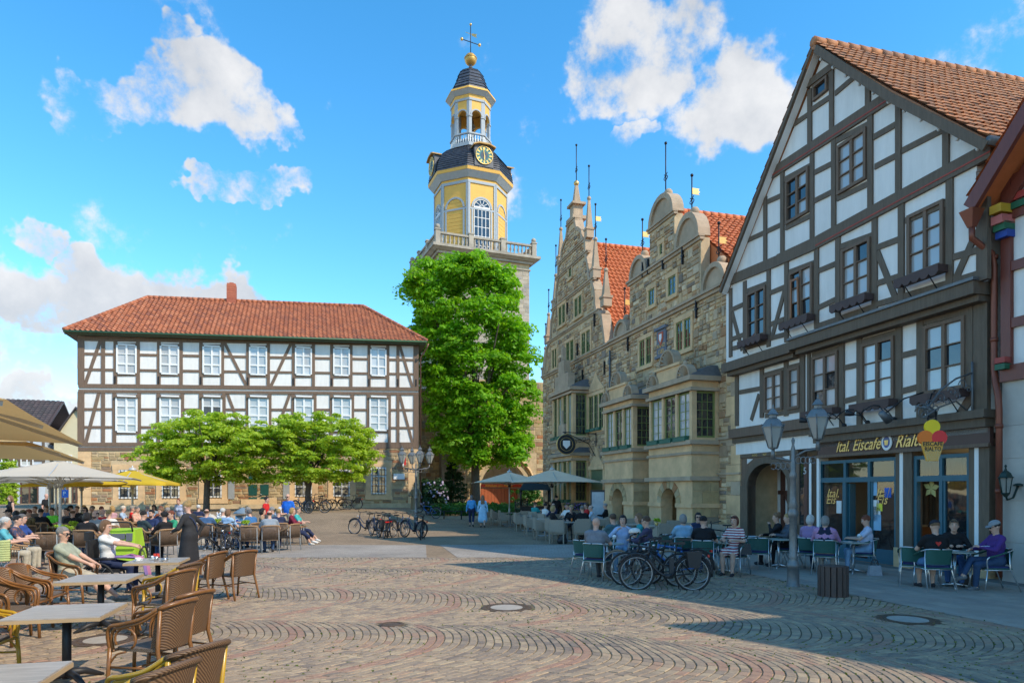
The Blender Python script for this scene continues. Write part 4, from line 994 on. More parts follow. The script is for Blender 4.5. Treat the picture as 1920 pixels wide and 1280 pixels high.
   for r_ in(.3,.9):
    for k in range(10):q.fbar(p,(cu+r_*math.cos(math.pi*k/10),zs+r_*math.sin(math.pi*k/10)),(cu+r_*math.cos(math.pi*(k+1)/10),zs+r_*math.sin(math.pi*(k+1)/10)),.06,.023,.06)
   q.build('white_glazing_bars',m_white,g)
  else:
   q=MB();v=z1
   while v<zs+.8:
    w2=.95 if v<zs else math.sqrt(max(.02,.95**2-(v+.2-zs)**2));q=MB();q.fbox(p,cu-w2,cu+w2,v+.012,v+.385,-.02,.03+.012*random.random());q.build('board',m_yel,t);v+=.4
 oct_prism(ap+.12,zf_(331),ap+.6,zf_(321),m_greyp,'eaves_cornice');oct_prism(ap+.62,zf_(321)+.01,ap+.68,zf_(315),m_yel,'eaves_board')
 zA,zB=zf_(314.5),zl_(270);hA=zB-zA;prof=[(ap+.62,zA),(ap+.58,zA+hA*.12),(ap+.5,zA+hA*.28),(ap+.3,zA+hA*.45),(ap-.05,zA+hA*.62),(ap-.6,zA+hA*.78),(ap-1.15,zA+hA*.89),(ap-1.6,zA+hA*.96),(ap-1.75,zB)]
 def slate_roof(prof,nm,courses):
  b=MB();
  pr=[]
  d=[0]
  for(r0,q0),(r1,q1)in zip(prof[:-1],prof[1:]):d.append(d[-1]+math.hypot(r1-r0,q1-q0))
  for k in range(courses+1):
   s=d[-1]*k/courses
   for j in range(len(d)-1):
    if d[j]<=s<=d[j+1]+1e-6:
     f=(s-d[j])/max(1e-6,d[j+1]-d[j]);pr.append((prof[j][0]+(prof[j+1][0]-prof[j][0])*f,prof[j][1]+(prof[j+1][1]-prof[j][1])*f));break
  base=MB()
  for k in range(len(pr)-1):
   A=oct_pts(max(.02,pr[k][0]+.05),pr[k][1]);B_=oct_pts(max(.02,pr[k+1][0]-.02),pr[k+1][1]+.02)
   for i in range(8):
    a0,a1,b0,b1=A[i],A[(i+1)%8],B_[i],B_[(i+1)%8];m_=max(1,int((a1-a0).length/.32))
    for j in range(m_):
     f0,f1=j/m_,(j+1)/m_;o_=random.uniform(0,.012)
     n_=Vector((math.cos(th+math.pi/4*(i+1)),math.sin(th+math.pi/4*(i+1)),0))*o_
     b.add([a0.lerp(a1,f0)+n_,a0.lerp(a1,f1)+n_,b0.lerp(b1,f1),b0.lerp(b1,f0)],[(0,1,2,3)])
  o=b.build(nm,m_slate,t,recalc=False);return o
 slate_roof(prof,'slate_dome',18)
 oct_prism(ap+.1,zA-.01,ap-1.95,zB-.05,m_black,'dome_core')
 ang_list=[(-bv,rv),(-rv,-bv),(rv,bv),(bv,-rv)]
 for n,ax in ang_list:
  zc=zat(290.5,72.2);c=C+n*(ap+.72);c.z=zc;b=MB();r=.93
  b.prism([c+ax*x+Vector((0,0,z))for x,z in((-1.05,-1.15),(1.05,-1.15),(1.05,.95),(.5,1.15),(-.5,1.15),(-1.05,.95))],n*-1.8,n*.0);dm=b.build('clock_dormer',m_slate,t)
  b=MB();b.prism([c+ax*x+Vector((0,0,z))for x,z in((-1.25,.88),(-.6,1.12),(.6,1.12),(1.25,.88),(1.25,1.0),(.6,1.27),(-.6,1.27),(-1.25,1.0))],n*-1.5,n*.3);b.build('dormer_hood',M('ochre_copper',(.45,.25,.06),.5),dm)
  def disc(r0,a,e,m,nm,par):
   q=MB();q.prism([c+ax*(r0*math.cos(w))+Vector((0,0,r0*math.sin(w)))for w in np.linspace(0,2*math.pi,33)[:-1]],n*a,n*e);return q.build(nm,m,par)
  cf=disc(r,.01,.06,M('teal_enamel',(.015,.16,.17),.35),'clock_face',dm)
  q=MB();q.tube([c+n*.07+ax*(r*math.cos(w))+Vector((0,0,r*math.sin(w)))for w in np.linspace(0,2*math.pi,33)[:-1]],.06,6,closed=True);q.build('gilt_ring',m_gold,cf)
  disc(r*.45,.062,.068,M('clock_centre',(.02,.05,.09),.4),'clock_centre',cf)
  q=MB()
  for h in range(12):
   w=math.pi/6*h;d_=ax*math.sin(w)+Vector((0,0,math.cos(w)));q.bar(c+n*.08+d_*r*.6,c+n*.08+d_*r*.93,.17,.02,up=n)
  q.build('hour_marks',M('clock_gold',(.75,.55,.15),.4),cf)
  q=MB();q.bar(c+n*.11,c+n*.11+Vector((0,0,r*.85))-ax*.12,.08,.02,up=n);q.bar(c+n*.11+ax*.03,c+n*.11-Vector((0,0,r*.55))+ax*.02,.12,.02,up=n);q.build('clock_hands',M('clock_gold',(.75,.55,.15),.4),cf)
 zl0=zl_(271);zl1=zl_(247);zl2=zl_(184);al=2.05
 oct_prism(al+.12,zl0,al+.12,zl0+.35,m_greyp,'lantern_plinth')
 oct_prism(al-.1,zl0+.3,al-.1,zl1-.55,m_greyp,'lantern_floor')
 for i in range(8):
  p,L_=face_plane(al+.1,i);b=MB();b.fbox(p,0,L_,zl1-.12,zl1+.03,-.2,.02);b.build('lantern_rail',m_greyp,t)
  for j in range(6):
   u=L_*(j+.5)/6;q=MB();q.lathe([(.07,0),(.04,.15),(.08,.35),(.04,.65),(.07,.78)],p.pt(u,zl0+.35,-.09),6);q.build('lantern_baluster',m_white,t)
  p,L_=face_plane(al,i);cu=L_/2;w=L_/2-.3;zs2=zl_(213)
  b=MB();b.fbox(p,0,.3,zl1-.5,zl2,-.3,.0);b.fbox(p,L_-.3,L_,zl1-.5,zl2,-.3,.0);b.build('lantern_post',m_greyp,t)
  P=[(.3,zs2)]+[(cu-w*math.cos(math.pi*k/10),zs2+w*math.sin(math.pi*k/10))for k in range(1,10)]+[(L_-.3,zs2),(L_-.3,zl2),(.3,zl2)]
  b=MB();b.fprism(p,P,-.25,-.02);b.build('lantern_spandrel',m_yel,t)
  b=MB()
  for k in range(10):
   a0,a1=math.pi*k/10,math.pi*(k+1)/10;r0,r1=w-.0,w+.14
   b.fprism(p,[(cu+r0*math.cos(a0),zs2+r0*math.sin(a0)),(cu+r1*math.cos(a0),zs2+r1*math.sin(a0)),(cu+r1*math.cos(a1),zs2+r1*math.sin(a1)),(cu+r0*math.cos(a1),zs2+r0*math.sin(a1))],-.03,.06)
  b.build('arch_trim',m_greyp,t)
  for a0,a1,q0,q1 in((0,L_,zl2-.1,zl2+.15),(0,.34,zs2-.2,zs2-.05),(L_-.34,L_,zs2-.2,zs2-.05)):b=MB();b.fbox(p,a0,a1,q0,q1,-.1,.07);b.build('grey_trim',m_greyp,t)
 q=MB();q.lathe([(.01,1.1),(.2,1.05),(.3,.8),(.38,.3),(.55,.02),(.5,0)],(C.x,C.y,zl_(218)),14);q.build('bell',M('bell_bronze',(.12,.1,.07),.4,metal=.7),t)
 oct_prism(al+.02,zl2+.1,al+.05,zl_(175),m_yel,'lantern_frieze');oct_prism(al+.1,zl_(175)+.005,al+.52,zl_(168),m_greyp,'lantern_cornice');oct_prism(al+.56,zl_(168)+.005,al+.5,zl_(164),m_yel,'lantern_eaves')
 slate_roof([(al+.1,zl_(163.5)),(al+.1,zl_(157)),(al-.02,zl_(150)),(al-.3,zl_(143)),(al-.8,zat(138.5)),(al-1.4,zat(134)),(.3,zat(131)),(.16,zat(123))],'lantern_dome',10)
 oct_prism(al-.1,zl_(164),.2,zat(139),m_black,'lantern_dome_core')
 ct=Vector((C.x,C.y,0));q=MB();q.lathe([(.3,zat(130)),(.12,zat(124)),(.2,zat(121))],ct,10);q.build('lead_neck',m_lead,t)
 q=MB();q.ball(ct+Vector((0,0,zat(110))),.68,18);q.lathe([(.70,-.06),(.73,0),(.70,.06)],ct+Vector((0,0,zat(108))),18);q.build('gilt_ball',M('dull_gilt',(.55,.33,.09),.45,.1,3,metal=.5),t)
 zt=zat(44);q=MB();q.tube([ct+Vector((0,0,zat(100))),ct+Vector((0,0,zt))],.05,6);d=Vector((.93,.2,-.0)).normalized()
 zx=zat(77);q.tube([ct-d*1.0+Vector((0,0,zx+.2)),ct+d*1.0+Vector((0,0,zx-.2))],.045,6);q.build('iron_cross',m_iron,t)
 q=MB();q.ball(ct-d*1.0+Vector((0,0,zx+.2)),.18,10);q.ball(ct+d*1.0+Vector((0,0,zx-.2)),.18,10);q.ball(ct+Vector((0,0,zt)),.15,6);q.build('gilt_cross_ball',m_gold,t)
 q=MB();v=Vector((.8,-.3,-.5)).normalized();c=ct+Vector((0,0,zat(62)));q.tube([c-v*.7,c+v*.3],.03,5);q.prism([c+v*.2+Vector((0,0,.12)),c+v*.9+Vector((0,0,.25)),c+v*.75,c+v*.9-Vector((0,0,.15)),c+v*.2-Vector((0,0,.12))],(0,.02,0),(0,-.02,0));q.build('weathervane',m_gold,t)
build_tower()
def build_church():
 t=thing('church_nave','low grey and yellow stone church wall with a pointed arch portal behind the lime tree','building',(-1,62,0))
 A=Vector((-9.0,60.0,0));Bp=Vector((7.5,64.5,0));p=Plane(A,Bp-A,flip=-1);L_=(Bp-A).length
 um=p.uv(874,900)[0];ua=p.uv(945,925)[0];zs=2.0;w=2.2
 pts=[(um,0),(ua-w,0),(ua-w,zs)]+[(ua-w+w*(1-math.cos(a))*1.0,zs+2.6*math.sin(a))for a in np.linspace(.15,math.pi/2,8)]+[(ua+w-w*(1-math.cos(a)),zs+2.6*math.sin(a))for a in np.linspace(math.pi/2-.15,0,8)]+[(ua+w,0),(L_,0),(L_,12.0),(um,12.0)]
 b=MB();b.fprism(p,pts,-.8,0);b.build('yellow_wall',m_mortar,t)
 stone_wall(p,(um,L_,0.1,11.9),'stone',t,m_stone_y,.002,(.3,.45),(.5,1.2),[(ua-w-.9,ua+w+.9,0,5.4)],120,.03,51,.1)
 b=MB();b.fbox(p,-1,um-.004,0,11.0,-1,0);b.build('grey_wall',m_mortar,t);stone_wall(p,(-1,um-.05,.1,10.9),'stone',t,m_stone_g,.002,(.2,.4),(.3,.8),(),80,.04,52,.25)
 for k in range(4):
  b=MB();r=w+.75-k*.18;h=3.2-k*.16;n=10
  prev=None;P=[(ua-r,0),(ua-r,zs)]+[(ua-r+r*(1-math.cos(a)),zs+h*math.sin(a))for a in np.linspace(.15,math.pi/2,8)]+[(ua+r-r*(1-math.cos(a)),zs+h*math.sin(a))for a in np.linspace(math.pi/2-.15,0,8)]+[(ua+r,0)]
  b.tube([p.pt(u,v,.12-k*.14)for u,v in P],.11,6);b.build('portal_moulding',m_sand,t)
 b=MB();b.fbox(p,ua-3.2,ua+3.2,0,5.2,-3.2,-2.8);b.build('inner_wall',m_stone_g,t)
 mr=M('red_brown_boards',(.35,.09,.03),.6,.15,3)
 for i in range(12):
  b=MB();b.fbox(p,ua-2.0+i*.32,ua-2.0+i*.32+.3,.1,2.2,-2.0,-1.9);b.build('board',mr,t)
 b=MB();b.fbox(p,ua-2.2,ua+2.2,2.3,2.6,-2.0,-1.85);b.build('red_sign_beam',M('red_sign',(.5,.05,.02),.5),t)
 text('yellow_lettering','Kirchen am Markt',M('yellow_print',(.8,.5,.05),.5),t,p.pt(ua,2.44,-1.84),(R(90),0,math.atan2(p.d.y,p.d.x)),.36)
 b=MB();c=p.pt(p.uv(829,900)[0],0,0);b.fbox(p,p.uv(833,900)[0]-.45,p.uv(833,900)[0]+.45,0,6.3,0,1.2);b.build('buttress',m_ash,t)
build_church()
# ICE-CREAM CAFÉ (tall gabled half-timbered house)
m_shop=M('petrol_blue_paint',(0.025,0.11,0.15),.45,.1,4)
m_see=glassmat('shop_glass',(0.02,0.025,0.03),.02,see=.55,wob=.08)
m_wood=M('warm_wood',(.28,.12,.05),.5,.2,3,.1,20,wood=True)
def build_cafe():
 pl=PC;n=pl.n
 c1=lambda x,y:(1330+x*.3125,60+y*.3125)
 c2=lambda x,y:(1330+x*.3125,420+y*.3125)
 c3=lambda x,y:(1330+x*.3281,700+y*.3281)
 t=thing('ice_cream_cafe','tall white half timbered gabled house with dark beams and ice cream café below','building',pl.pt(5,0,-3))
 O2,O1,O0=.45,.12,0.0
 U=lambda px,o=0:pl.uv(px,500,o)[0]
 def uvw(p,o):return pl.uv(p[0],p[1],o)
 uL=U(1379,O0);uR=0.0
 zj=uvw(c2(1000,560),O2)[1]
 zJ=sum(uvw(c2(x,y),O2)[1]for x,y in((490,690),(1000,530),(1640,345),(110,820)))/4
 zf=sum(uvw(p,O0)[1]for p in((1507,831),(1852,805)))/2
 z0=sum(uvw(p,O0)[1]for p in((1509,859),(1855,836)))/2
 OF=O2+.27;ap=uvw(c1(622,72),OF);eL=uvw(c2(70,365),OF);eR=uvw(c1(1645,640),OF)
 b=MB();b.fbox(pl,uR+.02,uL-.02,zJ-.2,min(eL[1],eR[1])-.3,-12,O2-.06)
 zc=min(eL[1],eR[1])-.3;kR0=uvw(c1(1085,345),OF);sR=(kR0[1]-eR[1])/(kR0[0]-eR[0]);sL=(ap[1]-eL[1])/(eL[0]-ap[0]);b.fprism(pl,[(uR-.2+.2,zc+.002),(uL-.02,zc+.002),(uL-.02,max(zc+.01,eL[1]+sL*(eL[0]-uL+.02)-.3)),(ap[0],ap[1]-.32),(kR0[0],kR0[1]-.2),(uR+.02,max(zc+.01,eR[1]+sR*(uR+.02-eR[0])-.19))],-12,O2-.06);b.build('upper_wall',m_plaster,t)
 b=MB();b.fbox(pl,uR+.02,uL-.02,z0+.3,zJ-.203,-12,O1-.06);b.build('first_floor_wall',m_plaster,t)
 beam_n=[0]
 def beam(crop,a,c,w,o=O2,pr=.02,m=m_beam_d):
  b=MB();p=uvw(crop(*a),o);q=uvw(crop(*c),o);b.fbar(pl,p,q,w,o-.12,o+pr+random.uniform(-.006,.006)-.03);b.build('beam',m,t)
 for a,c,w in[((560,337),(765,182),.2),((352,862),(1092,378),.34),((640,1262),(1690,700),.36),((405,1370),(640,1264),.36),((95,1500),(405,1372),.34)]:
  beam(c1,a,c,w,pr=.045)
 beam(c1,(640,110),(1085,372),.26,pr=.03);beam(c1,(1085,372),(1640,655),.26,pr=.03);beam(c1,(632,120),(75,1530),.24,pr=.03)
 H2=lambda x:862-.654*(x-352);H3=lambda x:1262-.535*(x-640);J2=lambda x:668-.291*(x-490)if x>490 else 800-.27*(x-110)
 for x,y0 in((727,200),(597,345),(945,290)):beam(c1,(x,y0),(x,H2(x)),.17)
 for x in(740,610,960,1128):beam(c1,(x,H2(x)),(x,H3(x)),.17)
 for x,y0 in((1413,585),(433,800),(330,990)):beam(c1,(x,y0),(x,H3(x)),.17)
 for a,c in[((748,368),(872,262)),((468,575),(590,492)),((608,465),(716,392)),((980,630),(1110,555)),((985,808),(1112,742)),((1148,712),(1400,583)),((625,842),(727,790)),((625,1012),(727,960)),((342,1018),(422,982)),((218,1252),(432,1152)),((752,655),(945,552)),((443,885),(597,802)),((760,1000),(955,905)),((452,1175),(605,1100)),((612,320),(712,255))]:
  beam(c1,a,c,.15,pr=.012)
 for a,c in[((352,884),(1092,402)),((640,1288),(1690,724))]:
  p=uvw(c1(*a),O2);q=uvw(c1(*c),O2);b=MB();b.fbar(pl,(p[0],p[1]+.03),(q[0],q[1]+.03),.035,O2+.01,O2+.026);b.build('red_line',M('red_line',(.35,.05,.03),.6),t)
 for x in(122,207,350,457,637,765,985,1145,1435,1632):beam(c2,(x,max(-300,H3(x)-1152)),(x,J2(x)),.18 if x<1600 else .26)
 for a,c in[((130,512),(197,482)),((360,412),(447,376)),((645,282),(750,238)),((645,502),(750,452)),((1000,140),(1132,90)),((1000,355),(1132,312)),((1450,200),(1612,152)),((217,402),(342,355)),((472,288),(630,228)),((780,135),(972,65)),((1170,-20),(1415,-125)),((130,690),(200,662)),((362,600),(440,570)),((135,745),(470,655)),((640,612),(990,492)),((1000,480),(1440,350)),((1450,345),(1625,292)),((205,745),(340,705))]:
  beam(c2,a,c,.15,pr=.012)
 for a,c in[((130,530),(190,755)),((447,392),(368,685)),((1000,165),(1112,450)),((1600,35),(1468,335))]:beam(c2,a,c,.16,pr=.008)
 for x,y0,y1,w in[(160,870,1210,.2),(310,838,1160,.2),(455,790,1150,.2),(553,735,1180,.22),(592,720,1240,.12),(790,665,1255,.18),(895,640,1250,.18),(1130,572,1225,.2),(1260,538,1240,.2),(1553,460,1005,.2),(1622,440,1215,.34)]:
  beam(c2,(x,y0),(x,y1),w,O1)
 for a,c in[((175,1008),(300,985)),((800,862),(885,843)),((800,1062),(885,1040)),((1145,788),(1245,764)),((1145,1002),(1245,976)),((325,905),(440,872)),((470,860),(545,842)),((610,788),(775,742)),((905,708),(1115,648)),((1275,590),(1540,520)),((330,1150),(545,1110)),((610,1140),(780,1110)),((910,1085),(1115,1052)),((1280,1045),(1545,1000))]:
  beam(c2,a,c,.15,O1,.012)
 beam(c2,(292,1020),(245,1175),.16,O1,.008);beam(c2,(1585,1000),(1455,1205),.2,O1,.01,m_beam_b)
 def band(z0_,z1_,u0,u1,o0,o1,nm,m=m_beam_d):
  b=MB();b.fbox(pl,u0,u1,z0_,z1_,o0,o1);return b.build(nm,m,t)
 us=U(c2(490,690)[0],O2)
 band(zJ-.30,zJ-.02,-.06,us,O1-.1,O2+.1,'jetty_beam');band(zJ-.44,zJ-.303,-.02,us-.1,O1-.1,O2-.08,'jetty_moulding')
 b=MB();b.fprism(pl,[(-.1,zJ-.017),(us,zJ-.017),(us,zJ+.05),(-.1,zJ+.05)],O2-.1,O2+.16);b.build('lead_capping',m_lead,t)
 band(zJ-.36,zJ-.04,us+.004,uL+.12,O1-.1,O2+.06,'jetty_beam');band(zJ-.5,zJ-.363,us+.05,uL,O1-.1,O2-.1,'jetty_moulding')
 ush=U(1535)
 band(zf+.2,zf+.38,-.12,ush+.02,-.05,O1+.22,'shop_cornice');band(zf+.003,zf+.197,-.06,ush-.02,-.05,O1+.1,'shop_cornice');band(z0,zf,-.03,ush-.03,-.05,.06,'sign_board',M('sign_board_brown',(.09,.045,.035),.5,.15,3))
 band(z0-.02,z0+.06,-.06,ush,.061,.14,'sign_board_moulding',m_beam_b)
 zl=uvw(c2(350,1240),O1)[1];band(zl-.1,zl+.22,ush+.03,uL+.02,-.05,O1+.16,'door_beam',m_beam_b);band(zl-.28,zl-.103,ush+.04,uL-.03,-.05,O1+.04,'door_beam',m_beam_d)
 def win(crop,x0,x1,yt,yb,o,glass,cols=2,rows=3,fm=m_beam_b,name='window',box=None,fw=.085,label=None):
  p0=crop(x0,0)[0];p1=crop(x1,0)[0];ua,ub=U(p1,o),U(p0,o);pm=(p0+p1)/2
  v1=pl.uv(pm,crop(0,yt)[1],o)[1];v0=pl.uv(pm,crop(0,yb)[1],o)[1]
  fr=sash_window(pl,ua,ub,v0,v1,o-.05,t,fm,glass,cols,rows,fw,.03,.08,label=label)
  if box:
   q=MB();m_=5;w=(ub-ua)+.24;ax=ua-.12;zt_=v0-.03
   for k in range(m_):
    a,c=ax+w*k/m_,ax+w*(k+1)/m_
    q.fprism(pl,[(a,zt_),(c,zt_),(c,zt_-.17),(c-w/m_*.3,zt_-.24),(a+w/m_*.3,zt_-.24),(a,zt_-.17)],o+.26,o+.29+.001*k)
   q.fbox(pl,ax,ax+.03,zt_-.17,zt_,o+.0,o+.26);q.fbox(pl,ax+w-.03,ax+w,zt_-.17,zt_,o,o+.26);q.fbox(pl,ax+.03,ax+w-.03,zt_-.17,zt_-.15,o,o+.26)
   q.build('flower_box',M('brown_flower_box',(.07,.04,.035),.6,.2,4),fr)
   q=MB()
   for f in(.15,.85):u_=ua+(ub-ua)*f;q.tube([pl.pt(u_,zt_-.2,o+.25),pl.pt(u_,zt_-.5,o+.0)],.014,5)
   q.build('box_stay',m_iron,fr)
  return fr
 G=m_glass;GC=m_glass_c
 win(c1,620,707,292,385,O2,G,1,1,fw=.07);win(c1,765,940,628,930,O2,GC);win(c1,457,594,850,1118,O2,[G,GC,G])
 win(c1,1187,1405,1052,1437,O2,[m_glass_c],box=True);win(c2,790,965,115,448,O2,[GC,G],box=True);win(c2,223,337,392,680,O2,G,box=True)
 f=win(c2,478,618,262,565,O2,[GC,G],box=True,label='window with one sash tilted open')
 a=U(c2(545,0)[0],O2);e=U(c2(490,0)[0],O2);v0=pl.uv(c2(515,0)[0],c2(0,560)[1],O2)[1];v1=pl.uv(c2(515,0)[0],c2(0,330)[1],O2)[1]
 q=MB();q.fbar(pl,(a,v0),(a+.05,v1),.06,O2+.04,O2+.08);q.fbar(pl,(e-.1,v0),(e-.1,v1),.06,O2+.06,O2+.1);q.fbar(pl,(a,v1-.05),(e-.1,v1-.05),.06,O2+.06,O2+.1);q.build('open_sash',m_wood,f)
 win(c2,328,437,893,1122,O1,[m_glass_pale,GC]);win(c2,472,540,858,1108,O1,[m_glass_pale,GC],1,3)
 win(c2,613,770,778,1108,O1,[GC,G,m_glass_pale],box=True);win(c2,908,1108,695,1060,O1,[GC,G,m_glass_pale],box=True);win(c2,1283,1533,580,1003,O1,[GC,GC,G],box=True)
 of=OF;ob=-10.5
 A_=lambda p,o:pl.pt(p[0],p[1],o)
 apx=ap;kR=uvw(c1(1085,345),OF);eR2=(eR[0]-.05,eR[1]-.02);eL2=(eL[0]+.08,eL[1]-.1)
 b=MB();th=Vector((0,0,-.16))
 for p,q in((apx,kR),(kR,eR2),(apx,eL2)):
  P=[A_(p,of),A_(q,of),A_(q,ob),A_(p,ob)];b.hexa([v+th for v in P]+P)
 roof=b.build('roof',m_tile_brown,t)
 up=Vector((0,0,.03))
 pantiles(roof,A_(kR,of)+up,A_(kR,ob)+up,A_(apx,ob)+up,A_(apx,of)+up,m_tile_brown,.24,.33,150,61,.045,.05)
 pantiles(roof,A_(eR2,of)+up,A_(eR2,ob)+up,A_(kR,ob)+up,A_(kR,of)+up,m_tile_brown,.24,.33,150,62,.045,.05)
 pantiles(roof,A_(eL2,of)+up,A_(eL2,ob)+up,A_(apx,ob)+up,A_(apx,of)+up,m_tile_brown,.24,.33,0,63,.045,.05)
 ridge_caps(roof,A_(apx,of)+up*2,A_(apx,ob)+up*2,m_tile_brown,.14)
 b=MB();b.fbar(pl,(apx[0]-.1,apx[1]-.2),(kR[0],kR[1]-.2),.2,of-.06,of+.02);b.fbar(pl,(kR[0],kR[1]-.2),(eR2[0],eR2[1]-.16),.2,of-.06,of+.018);b.build('barge_board',m_beam_d,t)
 b=MB();b.fbar(pl,(apx[0]+.05,apx[1]-.13),(eL2[0],eL2[1]-.13),.11,of-.06,of+.02);b.build('barge_board',m_beam_d,t)
 q=MB();th2=Vector((0,0,-.19));P=[A_(apx,of-.07)+th2,A_(eL2,of-.07)+th2,A_(eL2,O2-.02)+th2,A_(apx,O2-.02)+th2];q.hexa(P+[v+Vector((0,0,.025))for v in P]);q.build('white_soffit',m_white,t)
 for i in range(11):
  f_=(i+.5)/11;q=MB();p=A_((apx[0]+(eR2[0]-apx[0])*f_,apx[1]+(eR2[1]-apx[1])*f_-.32-.12*math.sin(3.14*f_)),O2+.2);q.ball(p,.05,6);q.build('gable_lamp',M('lamp_white',(.6,.6,.58),.4),t)
 b=MB();b.tube([A_((eR2[0]-.06,eR2[1]-.06),of),A_((eR2[0]-.06,eR2[1]-.06),ob)],.09,8);b.build('gutter',m_lead,t)
# ground floor
 def post(px0,px1,z1=z0,o=.03,m=m_beam_d,z=.0,nm='post'):
  q=MB();q.fbox(pl,U(px1),U(px0),z,z1-.003,-.3,o);return q.build(nm,m,t)
 post(1515,1533,m=m_beam_b);post(1533,1537.5,m=m_white,o=.035,nm='white_strip',z=.5);post(1519,1524,o=-.1);
 X=lambda x:c3(x,0)[0]
 post(X(545),X(574),m=M('red_brown_timber',(.12,.05,.035),.6,.2,3));post(X(575),X(588),m=m_white,nm='white_strip',o=.035);post(X(589),X(622))
 post(X(1070),X(1092),z=.5);post(X(1093),X(1112),m=m_white,nm='white_strip',o=.035,z=.5);post(X(1113),X(1162),z=.5);post(X(1068),X(1163),z1=.5,m=m_sand,o=.09,nm='stone_plinth')
 post(X(1488),X(1520),z=.4);post(X(1521),X(1545),m=m_white,nm='white_strip',o=.035,z=.4);post(X(1546),X(1606),z=.4);post(X(1486),X(1606),z1=.4,m=m_sand,o=.08,nm='stone_plinth')
 m_in=M('cream_interior',(.42,.34,.24),.8,.08,2);m_fl=M('brown_floor',(.16,.1,.06),.5)
 uA,uB=U(X(1545)),U(X(622))
 for u0,u1,v0,v1,o0,o1,nm,m in((uA,uB,0,.02,-5,-.0,'shop_floor',m_fl),(uA,uB,z0+.02,z0+.2,-5,-.1,'shop_ceiling',m_in),(uA,uB,.02,z0+.02,-5.2,-5.0,'shop_back_wall',m_in),(uA-.15,uA,0,z0+.2,-5.2,-.3,'shop_side_wall',m_in),(uB,uB+.15,0,z0+.2,-5.2,-.3,'shop_side_wall',m_in)):
  q=MB();q.fbox(pl,u0,u1,v0,v1,o0,o1);q.build(nm,m,t)
 q=MB()
 for k in range(18):u=uB-.3-k*.13;q.tube([pl.pt(u,.1,-3.6+.04*math.sin(k*2)),pl.pt(u,z0,-3.6+.04*math.sin(k*2))],.08,6)
 q.build('curtain',M('brown_curtain',(.2,.15,.11),.9),t)
 ua0,ua1=U(X(453)),U(X(222));zs=uvw(c3(340,640),0)[1];ct=uvw(c3(338,512),0)[1];cu=(ua0+ua1)/2;hw=(ua1-ua0)/2
 arch=[(ua0,0),(ua0,zs)]+[(cu-hw*math.cos(math.pi*i/14),zs+(ct-zs)*math.sin(math.pi*i/14))for i in range(1,14)]+[(ua1,zs),(ua1,0)]
 uS=U(1515);P=[(uS+.42,0)]+arch+[(uL-.02,0),(uL-.02,zl-.28),(uS+.42,zl-.28)]
 q=MB();q.fprism(pl,P,-.3,-.0);q.build('door_wall',m_beam_b,t);q=MB();q.fbox(pl,uS+.45,uL-.1,ct+.68,zl-.3,-.05,.012);q.build('white_panel',m_plaster,t)
 for sg in(-1,1):q=MB();x0=cu+sg*hw;q.fprism(pl,[(x0+sg*.05,ct+.02),(x0-sg*.3,ct+.18),(x0+sg*.05,ct+.2)],-.02,.012);q.build('white_panel',m_plaster,t)
 q=MB();q.fprism(pl,[(cu+hw+.0,0),(cu+hw+.42,0),(cu+hw+.42,zs),(cu+hw,zs)],-.28,.05);q.fprism(pl,[(cu-hw-.3,0),(cu-hw,0),(cu-hw,zs),(cu-hw-.3,zs)],-.28,.05)
 for i in range(14):
  a0,a1=math.pi*i/14,math.pi*(i+1)/14;h=ct-zs;e=.22
  q.fprism(pl,[(cu-hw*math.cos(a0),zs+h*math.sin(a0)),(cu-(hw+e)*math.cos(a0),zs+(h+e)*math.sin(a0)),(cu-(hw+e)*math.cos(a1),zs+(h+e)*math.sin(a1)),(cu-hw*math.cos(a1),zs+h*math.sin(a1))],-.28,.05+.002*(i%2))
 q.build('arched_door_frame',m_beam_d,t)
 q=MB();q.fbox(pl,uS+.43,uL-.02,zs+(ct-zs)+.24,zs+(ct-zs)+.66,-.02,.045);ins=q.build('inscription_beam',m_beam_d,t)
 aF=math.atan2(-pl.d.y,-pl.d.x)
 for i,s in enumerate(('SI DEUS PRO NOBIS QUIS CONTRA NOS','ANTON HOMBE · MELLA BECLA BEATA FRIDER','ANNO          1639         KING')):
  text('gilt_inscription',s,m_gold,ins,pl.pt((uS+.43+uL)/2,ct+.56-i*.13,.048),(R(90),0,aF),.105,extr=.003)
 for px in(X(310),X(430),X(180)):q=MB();q.fbox(pl,U(px)-.1,U(px)+.1,ct+.67,zl-.29,-.02,.04);q.build('beam',m_beam_d,t)
 q=MB();q.fbox(pl,ua0-.3,ua1+.3,0,ct+.1,-1.45,-1.4);q.build('inner_plaster',m_plaster,t);io=-1.4
 for a,e,w in(((cu-.1,0),(cu-.1,ct),.16),((ua0-.2,1.9),(ua1+.2,1.9),.14),((ua1-.05,0),(ua1-.05,ct),.2),((ua1-.2,1.85),(cu+.1,.4),.12),((ua0-.2,.2),(ua1+.2,.2),.25)):q=MB();q.fbar(pl,a,e,w,io,io+.06);q.build('beam',M('red_brown_timber',(.12,.05,.035),.6),t)
 q=MB();q.fbox(pl,ua0+.05,ua0+.5,.1,ct-.2,io+.01,io+.05);q.build('door',m_black,t)
 q=MB();q.fbox(pl,U(X(540)),U(X(500)),.9,z0-.1,-.05,-.03);q.build('glass_strip',m_glass,t);q=MB();q.fbox(pl,U(X(545)),U(X(495)),0,.9,-.2,0);q.build('panel',m_beam_d,t)
 text('house_number','5',M('number_grey',(.5,.5,.48),.4),t,pl.pt(U(X(553)),uvw(c3(553,557),0)[1],.04),(R(90),0,aF),.3)
